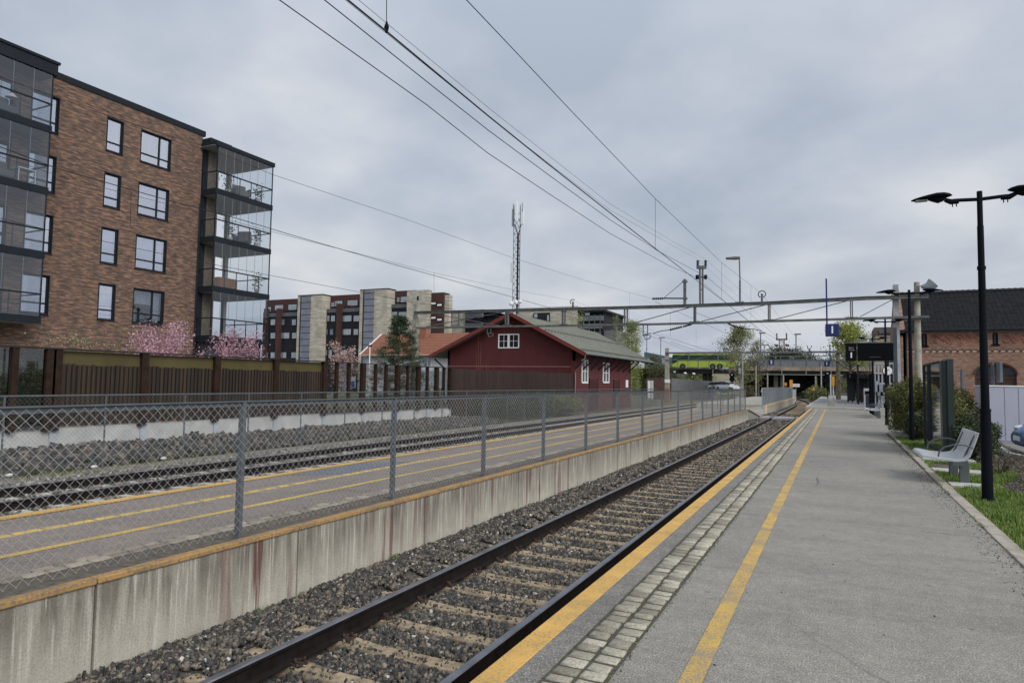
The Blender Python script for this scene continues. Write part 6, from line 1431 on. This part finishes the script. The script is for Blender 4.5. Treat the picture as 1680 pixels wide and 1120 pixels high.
# flat-roofed block left of the station and platform clutter
a, c = atY(1436, 537, 80), atY(1464, 560, 80); fb2 = thing('flat_roof_block', 'small beige flat-roofed block left of the station gable', 'building', (a.x, 80, 0))
MB().box(a.x, c.x+1, 80, 86, 3.8, atY(1440, 549, 80).z).build('wall', mat('beige_render', (.30, .25, .18), .9, var=.15), fb2); MB().box(a.x-.1, c.x+1, 79.9, 86.1, atY(1440, 549, 80).z, a.z).build('roof_edge', mat('brown_fascia', (.10, .08, .065), .8), fb2)
MB().box(atY(1442, 545, 79.9).x, c.x+.5, 79.8, 79.89, atY(1440, 547, 80).z, atY(1440, 541, 80).z).build('window_band', WIND, fb2); MB().box(a.x, c.x+1, 80.2, 86, -.1, 3.8).build('lower_wall', mat('brown_fascia', (.1,)*3), fb2)
sh2 = thing('platform_shelter', 'black platform shelter with glass walls at the station front', 'shelter', (2.6, 66, 0)); BSH = mat('shelter_black', (.02, .022, .026), .5, .2)
a, c = atY(1383, 618, 76), atY(1434, 618, 76); MB().box(a.x, c.x, 72, 82, c.z-.15, c.z+.12).build('roof', BSH, sh2)
for i in range(6): x = a.x+.4+(c.x-a.x-.8)*i/5; MB().box(x-.07, x+.07, 73.9, 74.05, 0, c.z-.15).build('post', BSH, sh2)
MB().box(a.x+.5, c.x, 80.5, 80.6, .1, c.z-.15).build('back_wall', mat('shelter_dark_glass', (.03, .035, .04), .15, .3), sh2)
ks = thing('station_frontage', 'dark glazed station frontage with beige panels left of the hedge', 'building', atY(1450, 660, 56))
for i, (p0, p1, t_, b_, m_) in enumerate(((1434, 1470, 612, 664, BSH), (1434, 1452, 596, 612, mat('beige_panel', (.33, .25, .17), .8, var=.2)), (1452, 1470, 592, 612, BSH))):
    q, r_ = atY(p0, t_, 56), atY(p1, b_, 56); MB().box(q.x, r_.x, 56+.3*i, 58, max(0, r_.z) if i else 0, q.z).build('panel', m_, ks)
for px in (1435, 1441, 1447, 1453, 1459, 1466):
    q = atY(px, 595, 55.9); MB().box(q.x-.05, q.x+.05, 55.84, 55.96, 0.1, q.z).build('frame_post', mat('pale_frame', (.30, .31, .33), .5), ks)
for y_ in (629, 596, 612): q, r_ = atY(1434, y_, 55.9), atY(1469, y_, 55.9); MB().box(q.x, r_.x, 55.8, 55.9, q.z-.06, q.z+.06).build('frame_rail', mat('pale_frame', (.3,)*3), ks)
for px, py in ((1438, 634), (1444, 640), (1449, 652), (1456, 640)): q = atY(px, py, 55.7); MB().box(q.x-.17, q.x+.17, 55.7, 55.76, q.z-.4, q.z+.4).build('window', WPAN, ks)
q = atY(1456, 608, 50); ck = thing('station_clock', 'round white station clock on a dark bracket', 'clock', (q.x, 50, q.z)); MB().tube([(q.x, 49.9, q.z), (q.x, 50.1, q.z)], .27, 20).build('clock_face', WHITE, ck); MB().tube([(q.x, 49.95, q.z), (q.x, 50.15, q.z)], .31, 20).build('rim', BLACK, ck)
MB().beam((q.x, 49.88, q.z), (q.x+.1, 49.88, q.z+.12), .03, .02).build('hand', BLACK, ck); MB().tube([(q.x+.05, 50.1, 0), (q.x+.05, 50.1, q.z+.8)], .05, 8).build('bracket', BLACK, ck)
q = atY(1430, 612, 46); t = thing('totem', 'black rounded information totem behind the benches', 'totem', (q.x, 46, 0)); MB().box(q.x-.16, q.x+.16, 45.9, 46.2, 0, q.z).build('body', BLACK, t, bevel=.1)
q = atY(1423.5, 648, 52); t = thing('waste_bin', 'grey waste bin beside the black totem', 'bin', (q.x, 52, 0)); MB().box(q.x-.13, q.x+.13, 51.8, 52.1, 0, q.z).build('body', DKGREY, t, bevel=.03); MB().box(q.x-.15, q.x+.15, 51.78, 52.12, q.z, q.z+.05).build('lid', GALV, t)
q = atY(1422, 637, 60); t = thing('ticket_machine', 'pale grey ticket machine behind the waste bin', 'ticket machine', (q.x, 60, 0)); MB().box(q.x-.22, q.x+.22, 59.8, 60.2, 0, q.z).build('body', mat('pale_machine', (.42, .43, .44), .5), t, bevel=.03); MB().box(q.x-.14, q.x+.14, 59.78, 59.8, 1.0, q.z-.2).build('screen', BLACK, t)
q = atY(1389, 612.5, 66); q1 = atY(1406, 622.5, 66); t = thing('departure_display', 'small far black departure display under the big one', 'display', (q1.x, 66, 0)); MB().box(q.x, q1.x, 65.9, 66.1, q1.z, q.z).build('screen', BLACK, t); MB().box(q1.x, q1.x+.15, 65.95, 66.1, 0, q.z+.8).build('post', BSH, t)
text_mesh('number', '1', .32, LIT, t, Matrix.Translation((q.x+.25, 65.89, (q.z+q1.z)/2)) @ FACE, .004)
for px, pb, Y_ in ((1398, 655, 90), (1401, 657, 84), (1404.5, 659, 78)): g = atY(px, 622, Y_); t = thing('bollard_post', 'slim black platform post at the far end, %s of three' % {1398: 'left', 1401: 'middle', 1404.5: 'right'}[px], 'post', (g.x, Y_, .1)); MB().tube([(g.x, Y_, .1), (g.x, Y_, g.z)], .07, 6).build('post', BLACK, t); MB().tube([(g.x, Y_, .1), (g.x, Y_, .9)], .075, 6).build('sleeve', WHITE, t)
q = atY(1413, 645, 75); bush('planter_shrub', 'round brownish-pink shrub in a tub at the far station front', 'plant', (q.x, 75, .1), .55, .5, 1.1, leaf_mat('pinkish_leaf', (.10, .07, .06), (.24, .16, .13)), 900, .14, seed=61, stems=False)
# trestle stands
for i, (px, pb, pt, Y_) in enumerate(((1362.5, 672, 614, 57.5), (1366.8, 669, 617, 64))):
    q = atY(px, pt, Y_); zb = .10; t = thing('sign_stand', ('nearer' if i == 0 else 'farther')+' white pole standing in a grey A-shaped concrete foot', 'sign stand', (q.x, Y_, zb), 'pole stands on the platform')
    b = MB(); b.prism([(q.x-.30, zb), (q.x+.30, zb), (q.x+.05, zb+.55), (q.x-.05, zb+.55)], 'y', Y_-.2, Y_+.2); b.build('foot', CONCD, t); MB().tube([(q.x, Y_, zb+.5), (q.x, Y_, q.z)], .05, 8).build('pole', mat('light_pole', (.45, .46, .47), .5), t)
    if i: MB().box(q.x-.11, q.x+.11, Y_-.09, Y_-.06, q.z-.85, q.z).build('sign_panel', mat('orange_sign', (.55, .25, .03), .5), t)

# ================================================================== ROAD BRIDGE, BUS, AND WHAT STANDS AROUND IT
BY = 146.0
br = thing('road_bridge', 'grey concrete and steel road bridge crossing the railway', 'bridge', (atY(1280, 650, BY).x, BY, -.9)); BD_ = mat('bridge_dark_girder', (.035, .032, .03), .8, var=.3, scale=.6)
xa, xm_, xb = atY(1046, 604, BY).x, atY(1180, 604, BY).x, atY(1560, 604, BY).x; zd = atY(1180, 604.5, BY).z; z1 = atY(1180, 608, BY).z
MB().box(xa, xb, BY, BY+11, zd-.25, zd).build('deck', mat('bridge_deck', (.16, .15, .14), .9), br); MB().box(xa, xb, BY+.4, BY+10.5, z1-.55, zd-.25).build('girder', BD_, br)
MB().box(xm_+2, xb, BY-.25, BY, zd-.35, zd+.4).build('edge_beam', mat('weathered_edge_beam', (.24, .19, .15), .9, var=.4, scale=.8, fine=.2), br); MB().box(xa, xm_, BY-.2, BY, zd-.25, zd+.05).build('edge_beam', BD_, br)
MB().box(xa-60, xa, BY, BY+11, -1, zd).build('approach', mat('approach_bank', (.09, .10, .05), .9), br)
for p0, p1 in ((1150, 1157), (1159, 1164), (1063, 1069), (1076, 1081), (1268, 1275), (1279, 1285), (1337, 1341), (1440, 1446)):
    MB().box(atY(p0, 620, BY).x, atY(p1, 620, BY).x, BY+2, BY+3.2, -1, z1).build('pier', BD_ if p0 < 1200 else mat('bridge_pier', (.10, .095, .085), .9, var=.3), br)
b = MB(); zt = atY(1250, 584.5, BY).z; zm = atY(1250, 590, BY).z
x = atY(1240, 600, BY).x
while x < xb: b.box(x-.06, x+.06, BY-.12, BY-.02, zd, zt); x += 2.4
b.box(atY(1240, 600, BY).x, xb, BY-.1, BY-.04, zt-.05, zt+.08); b.box(atY(1180, 600, BY).x, xb, BY-.1, BY-.04, zm-.05, zm+.06)
x = xa
while x < atY(1240, 600, BY).x: b.box(x-.05, x+.05, BY-.12, BY-.02, zd, zm); x += 2.2
b.box(xa, atY(1240, 600, BY).x, BY-.1, BY-.04, zm-.05, zm+.05); b.build('railing', mat('bridge_railing', (.14, .15, .15), .6, .3), br)
MB().box(atY(1240, 600, BY).x, xb, BY-.035, BY-.01, zd+.35, zm-.1).build('parapet_panel', mat('grey_parapet', (.15, .165, .175), .6, .2), br)
b = MB(); x = atY(1170, 600, BY).x
while x < xb: b.beam((x, BY-.3, zd-.2), (x, BY-.3, z1-.6), .1, .1); x += 4.5
b.beam((atY(1170, 600, BY).x, BY-.3, z1-.7), (xb, BY-.3, z1-.7), .12, .1); b.build('under_rail', mat('pale_pipe', (.30, .29, .26), .7), br)
# bus
bl0, bl1 = atY(1102.5, 600, BY+3), atY(1206, 600, BY+3); Lb = bl1.x-bl0.x; bt = thing('coach', 'bright green three-axle coach driving over the bridge', 'bus', (bl0.x+Lb/2, BY+3, zd)); GRN = mat('lime_green_paint', (.31, .40, .06), .5, var=.04)
def bx(fx0, fx1, z0, z1_, y0=0, y1=2.5): return (bl0.x+Lb*fx0, bl0.x+Lb*fx1, BY+3+y0, BY+3+y1, zd+z0, zd+z1_)
b = MB(); y0, y1 = BY+3, BY+5.5; b.prism([(bl0.x, zd+.35), (bl0.x+Lb, zd+.35), (bl0.x+Lb, zd+3.2), (bl0.x+Lb*.985, zd+3.38), (bl0.x+Lb*.03, zd+3.38), (bl0.x+.03*Lb*.4, zd+2.9)], 'y', y0, y1); b.build('body', GRN, bt)
MB().box(*bx(.10, .975, 1.75, 3.02, -.02, 2.52)).build('window_band', mat('bus_window', (.025, .05, .04), .1, .1), bt); b = MB(); b.prism([(bl0.x-.02, zd+1.2), (bl0.x+Lb*.04, zd+1.2), (bl0.x+Lb*.105, zd+1.75), (bl0.x+Lb*.105, zd+3.02), (bl0.x+.1, zd+3.02)], 'y', y0-.025, y1+.025); b.build('windscreen', mat('bus_window', (.02,)*3), bt)
MB().box(*bx(.30, .48, 3.38, 3.58, .3, 2.2)).build('roof_unit', GRN, bt, bevel=.08); MB().box(*bx(.0, 1, 3.28, 3.40, -.01, 2.51)).build('roof_edge', mat('pale_green_roof', (.42, .50, .30), .5), bt)
for f in (.175, .655, .765): w = MB().tube([(bl0.x+Lb*f, BY+2.93, zd+.5), (bl0.x+Lb*f, BY+3.3, zd+.5)], .5, 20).build('wheel', mat('tyre', (.015,)*3), bt); MB().tube([(bl0.x+Lb*f, BY+2.91, zd+.5), (bl0.x+Lb*f, BY+3.0, zd+.5)], .27, 12).build('rim', GALV, w); MB().tube([(bl0.x+Lb*f, BY+2.975, zd+.52), (bl0.x+Lb*f, BY+3.1, zd+.52)], .66, 20).build('wheel_arch', mat('arch_dark', (.05, .07, .02), .7), bt)
b = MB()
for f in (.28, .42, .56, .60, .71, .87): b.box(bl0.x+Lb*f-.02, bl0.x+Lb*f+.02, BY+2.985, BY+2.999, zd+.4, zd+1.7)
b.build('panel_joint', mat('dark_green_joint', (.10, .18, .02), .6), bt)
# street lamps on or behind the bridge
for i, (px, yt) in enumerate(((1061, 548), (1084, 554), (1188, 572), (1254, 566))):
    g, q = atY(px, 600, BY+6), atY(px, yt, BY+6); t = thing('street_lamp', ('tallest', 'second', 'third', 'rightmost')[i]+' slim street lamp on the bridge road, counted from the left', 'street lamp', (g.x, BY+6, zd), 'street lamps on the bridge road'); MB().tube([(g.x, BY+6, zd), (g.x, BY+6, q.z)], .08, 6).build('pole', GALV, t); MB().box(q.x-.4, q.x+.9, BY+5.8, BY+6.2, q.z-.08, q.z+.1).build('lamp_head', GALV, t)
# gabion wall, hedge, cars
Yg = 112.0
gw = thing('gabion_wall', 'grey stone retaining wall beside the far track under the bus', 'wall', atY(1135, 645, Yg)); b = MB(); a, c = atY(1098, 620, Yg), atY(1176, 626, Yg+6); b.add([(a.x, a.y, -.9), (c.x, c.y, -.9), (c.x, c.y, c.z), (a.x, a.y, a.z), (a.x, a.y+.8, -.9), (c.x, c.y+.8, -.9), (c.x, c.y+.8, c.z), (a.x, a.y+.8, a.z)], [(0, 1, 2, 3), (3, 2, 6, 7), (0, 3, 7, 4), (1, 5, 6, 2)]); b.build('wall', mat('gabion_stone', (.14, .14, .14), .95, var=.5, scale=7, bs=1, bscale=8, fine=.3), gw)
a = atY(1075, 620, Yg-2); MB().box(a.x-1.5, a.x+2.6, Yg-2, Yg-1.6, -.9, a.z).build('timber_screen', mat('dark_red_screen', (.09, .05, .04), .9, var=.3), gw)
for i, (px, pt, lab) in enumerate(((1067, 624, 'pale grey equipment cabinet left of the stone wall'),)):
    q = atY(px, pt, 108); t = thing('equipment_cabinet', lab, 'cabinet', (q.x, 108, -.8)); MB().box(q.x-.35, q.x+.45, 107.6, 108.2, -.85, q.z).build('body', mat('cabinet_grey', (.45, .46, .46), .5), t); MB().box(q.x-.3, q.x+.05, 107.57, 107.6, -.6, q.z-.1).build('door', WHITE, t)
q = atY(1095, 625, G2); tag(MB().box(q.x-.35, q.x+.35, G2-.05, G2-.02, q.z-.22, q.z+.22).build('white_plate', WHITE), 'small white plate on the left post of the far gantry', 'sign')
q = atY(1188, 628, 124); bush('hedge', 'dark trimmed hedge above the white cars', 'hedge', (q.x, 124, .2), 2.2, 1, 1.6, L_DARK, 3000, .2, seed=71, stems=False)
WC = mat('white_car_paint', (.55, .57, .60), .3, .2); CG = mat('grey_car_paint', (.25, .27, .30), .3, .4)
for i, (px, Y_) in enumerate(((1180, 116), (1187, 113), (1194, 110))):
    q = atY(px, 640, Y_); car('parked_car', ('leftmost', 'middle', 'rightmost')[i]+' of the three pale cars parked beyond the far track', WC if i != 1 else CG, (q.x, Y_, q.z-.1 if q.z > -.8 else -.8), R(-35), group='pale cars beyond the tracks')
# signals
def signal(px, y0, y1, yb, Y, lab, white=False):
    q, r_, g = atY(px, y0, Y), atY(px, y1, Y), atY(px, yb, Y); t = thing('railway_signal', lab, 'signal', (q.x, Y, -.8), 'railway signals')
    for z in (q.z, r_.z): MB().tube([(q.x, Y-.06, z), (q.x, Y+.08, z)], .36, 16).build('signal_head', BLACK, t)
    MB().tube([(q.x, Y-.2, q.z+.05), (q.x, Y-.05, q.z+.05)], .12, 10).build('lens', mat('lens_grey', (.25, .25, .24), .3), t); MB().tube([(q.x, Y+.1, -.8), (q.x, Y+.1, q.z+.4)], .07, 6).build('post', BLACK, t)
    if white: MB().box(q.x-.3, q.x+.3, Y-.03, Y, g.z-.25, g.z+.2).build('plate', WHITE, t)
signal(1201, 615, 622, 632, 96, 'black two-lamp signal left of the island, facing the camera', True); signal(1357.5, 613, 622, 640, 92, 'black two-lamp signal left of the brown mast')
# small railway signs under the bridge
for px, py, w, h, m_, lab in ((1213.5, 608, .28, .9, 'grey', 'grey box hanging at the left end of the bridge'), (1298, 630, .40, 1.2, 'orange', 'orange upright track marker under the bridge'), (1289, 630, .32, .4, 'orange', 'small yellow square marker left of the orange one'), (1306, 632, .9, .42, 'white', 'white plate with a dark line under the bridge'), (1335, 637, .45, .5, 'orange', 'small yellow warning marker right of the tracks')):
    q = atY(px, py, 100); t = thing('track_marker', lab, 'sign', (q.x, 100, -.8)); mm = {'grey': mat('marker_grey', (.25, .27, .29), .6), 'orange': mat('orange_sign', (.5,)*3), 'white': WHITE}[m_]
    if px == 1335: b = MB(); b.prism([(q.x-w/2, q.z-h/2), (q.x+w/2, q.z-h/2), (q.x, q.z+h/2)], 'y', 99.95, 100); b.build('panel', mm, t)
    else: MB().box(q.x-w/2, q.x+w/2, 99.95, 100, q.z-h/2, q.z+h/2).build('panel', mm, t)
    if m_ == 'white': MB().box(q.x-.3, q.x+.3, 99.93, 99.948, q.z-.04, q.z+.04).build('line', mat('red_line', (.3, .03, .03), .5), t)
    MB().tube([(q.x, 100.05, -.9), (q.x, 100.05, q.z)], .04, 5).build('post', GALV, t)
# poles among the tracks beyond
for i, (px, yt) in enumerate(((1218, 575), (1240, 600), (1259, 612), (1285, 615), (1338, 617), (1347, 600))):
    Y_ = 108+i*3; q = atY(px, yt, Y_); t = thing('catenary_post', ('first', 'second', 'third', 'fourth', 'fifth', 'sixth')[i]+' slim catenary post near the bridge, counted from the left', 'post', (q.x, Y_, -.9), 'catenary posts at the bridge'); MB().tube([(q.x, Y_, -.9), (q.x, Y_, q.z)], .13, 6).build('post', POSTC, t)
# buildings behind
def simple_house(px0, px1, pt, pb, Y, wallm, roofm, label, hip=False, wins=0, flat=False):
    a, c = atY(px0, pt, Y), atY(px1, pb, Y); t = thing('house', label, 'house', ((a.x+c.x)/2, Y, -.9)); ze_ = a.z if flat else c.z
    MB().box(a.x, c.x, Y, Y+8, -.9, ze_).build('wall', wallm, t)
    if flat: MB().box(a.x-.2, c.x+.2, Y-.2, Y+8.2, ze_, ze_+.3).build('roof', roofm, t)
    else: b = MB(); b.prism([(a.x-.4, ze_), (c.x+.4, ze_), ((a.x+c.x)/2, a.z)], 'y', Y-.4, Y+8.4); b.build('roof', roofm, t)
    for i in range(wins): x = a.x+(c.x-a.x)*(i+.5)/wins; f = MB().box(x-.5, x+.5, Y-.06, Y, ze_-2.3, ze_-1).build('window', WHITE, t); MB().box(x-.4, x+.4, Y-.09, Y-.062, ze_-2.2, ze_-1.1).build('pane', WIND, f)
SLATE = mat('slate_blue_roof', (.10, .125, .16), .6, var=.15)
simple_house(1162, 1216, 609, 640, 180, mat('cream_wall', (.42, .39, .29), .8, var=.06), SLATE, 'cream low building seen under the bridge behind the hedge', flat=True)
simple_house(1222, 1238, 612, 619, 185, mat('white_render', (.5,)*3), SLATE, 'small white house seen under the bridge', wins=3)
simple_house(1334, 1358, 616, 634, 165, mat('barn_red', (.22, .03, .03), .8), SLATE, 'red house with slate roof right of the tracks')
mb_ = thing('office_building', 'dark modern building with pale windows left of the green coach', 'building', atY(1075, 600, 175)); a, c = atY(1057, 577, 175), atY(1084, 600, 175)
b = MB(); b.prism([(a.x, -.9), (c.x+4, -.9), (c.x+4, atY(1084, 588, 175).z), (a.x, a.z)], 'y', 175, 187); b.build('wall', mat('blue_grey_cladding', (.07, .10, .13), .5), mb_)
for p0, p1 in ((1061, 1066), (1073, 1080), (1086, 1094)): q, r_ = atY(p0, 587, 175), atY(p1, 598, 175); MB().box(q.x, r_.x, 174.9, 175, r_.z, q.z).build('window', WPAN, mb_)
simple_house(1086, 1104, 586, 604, 178, WHITE, WHITE, 'white flat building directly left of the coach', flat=True)
for i, (px, py) in enumerate(((1088, 609), (1107, 610), (1124, 612), (1138, 613))):
    q = atY(px, py, 135); t = thing('globe_lamp', ('first', 'second', 'third', 'fourth')[i]+' white mushroom lamp under the bridge, counted from the left', 'lamp', (q.x, 135, -.8), 'white mushroom lamps'); MB().ball((q.x, 135, q.z), .32, 12, 6, (1, 1, .6)).build('shade', WHITE, t, smooth=True); MB().tube([(q.x, 135, -.8), (q.x, 135, q.z)], .05, 5).build('pole', BLACK, t)

# ================================================================== TREES FARTHER OFF
def tr(px, pt, Y, name, lab, lm, n, ls, spread, style, clump, seed, nl=26, z0=.2, r0=.16, zb=-.9, bark=None, cat='tree', sub=5, group='trees around the bridge', up=.3):
    q = atY(px, pt, Y); return tree(name, lab, cat, (q.x, Y, zb), q.z-zb, r0, nl, z0, spread, lm, n, ls, style, clump, bark=bark, seed=seed, group=group, sub=sub, up=up)
tr(1036, 527, 96, 'birch_tree', 'yellow-green birch just right of the green shed roof', L_LIME, 9000, .17, 1.9, 'round', .55, 41, nl=34, bark=BARKP, z0=.15)
tr(1012, 513, 100, 'birch_tree', 'thin young birch above the shed roof', L_SPRING, 1500, .15, 1.6, 'column', .35, 42, bark=BARKP, z0=.3)
tr(948, 520, 104, 'leafing_tree', 'sparse tree tops between the cream flats and the shed', L_LIME, 1800, .16, 2.2, 'vase', .5, 43)
tr(918, 528, 100, 'leafing_tree', 'small leafing tree in front of the cream flats', L_SPRING, 800, .15, 1.8, 'vase', .45, 44)
tr(1216, 541, 112, 'birch_tree', 'pale green birch right of the coach, rising above the bridge', L_SPRING, 9000, .20, 3.3, 'round', .6, 45, nl=34, z0=.25, bark=BARKP)
tr(1243, 555, 125, 'bare_tree', 'bare brown tree behind the pale green birch', L_BROWN, 1800, .16, 3.0, 'column', .6, 46, nl=34, sub=8, r0=.2)
tr(1395, 541, 106, 'lime_tree', 'broad yellow-green tree above the departure display', L_LIME, 8500, .24, 3.3, 'round', .65, 47, nl=34, z0=.45, r0=.3)
tr(1425, 558, 128, 'bare_tree', 'bare tree behind the departure display', L_BROWN, 900, .16, 2.6, 'vase', .5, 48, sub=7)
for i, (px, pt, Y_) in enumerate(((1272, 574, 172), (1286, 580, 176), (1300, 576, 170), (1314, 583, 174), (1326, 588, 178), (1262, 586, 180))):
    tr(px, pt, Y_, 'conifer_tree', ('first', 'second', 'third', 'fourth', 'fifth', 'sixth')[i]+' dark conifer behind the bridge, in planting order', L_DARK, 3200, .34, 3.0, 'round', .9, 50+i, nl=22, z0=.15, group='dark conifers behind the bridge')
k = 0
for px in range(1228, 1352, 8):
    for Y_, lm in ((158, L_DARK), (188, L_DARK)):
        pt = 600+rng.uniform(-6, 12); k += 1
        if (px//8) % 4 == 1: lm = L_BROWN
        tr(px+rng.uniform(-3, 3), pt, Y_+rng.uniform(-5, 5), 'dark_tree', 'dark tree of the wood seen under the bridge', lm, 1500, .42, 2.4, 'round', 1.0, 100+k, nl=14, z0=.1, sub=3, group='dark trees of the wood under the bridge')
for i, px in enumerate((1375, 1390, 1405, 1420, 1436, 1452, 1110, 1135, 1155, 1232, 1140)):
    Y_ = 165+(i % 3)*6; far_left = px < 1200
    tr(px, 604 if not far_left else 603, Y_, 'green_tree', ('first', 'second', 'third', 'fourth', 'fifth', 'sixth', 'seventh', 'eighth', 'ninth', 'tenth', 'eleventh')[i]+' soft green tree glimpsed beneath or beyond the bridge deck', L_SPRING, 1500, .36, 2.7, 'round', .9, 150+i, nl=14, z0=.1, sub=3, group='green trees under and beyond the deck')
tr(1075, 588, 120, 'leafing_tree', 'orange-green bush at the far end of the shed', L_HEDGE, 2400, .22, 2.2, 'round', .6, 171, z0=.05)
tr(1092, 612, 122, 'evergreen_shrub', 'dark evergreen behind the far gantry post', L_DARK, 3000, .24, 2.4, 'round', .7, 172, z0=.05)
tr(1130, 588, 190, 'leafing_tree', 'pale tree top peeping over the green coach', L_LIME, 1500, .35, 3.0, 'round', .8, 173, z0=.3)
for i, (px, Y_) in enumerate(((1225, 122), (1345, 110), (1335, 118))):
    q = atY(px, 645, Y_); bush('bush', ('reddish-green bush left of the bridge piers', 'green bush at the foot of the right signal', 'second green bush beside the right signal')[i], 'bush', (q.x, Y_, -.85), 1.3, 1.2, 2.4, L_BROWN if i == 0 else L_SPRING, 1400, .24, seed=80+i, stems=False)
# rising wooded ground behind everything
struct(sheet('hillside', lambda x, y: -.9+min(9, max(0, (y-185)*.06))+1.5*math.sin(x*.03), np.linspace(-400, 400, 41), np.linspace(185, 700, 20), mat('wooded_hill', (.035, .042, .022), .95, var=.6, scale=.2)), 'dark wooded rising ground behind the bridge')
x, y = bed(-16.5, -5, 58, 110, 2.0)
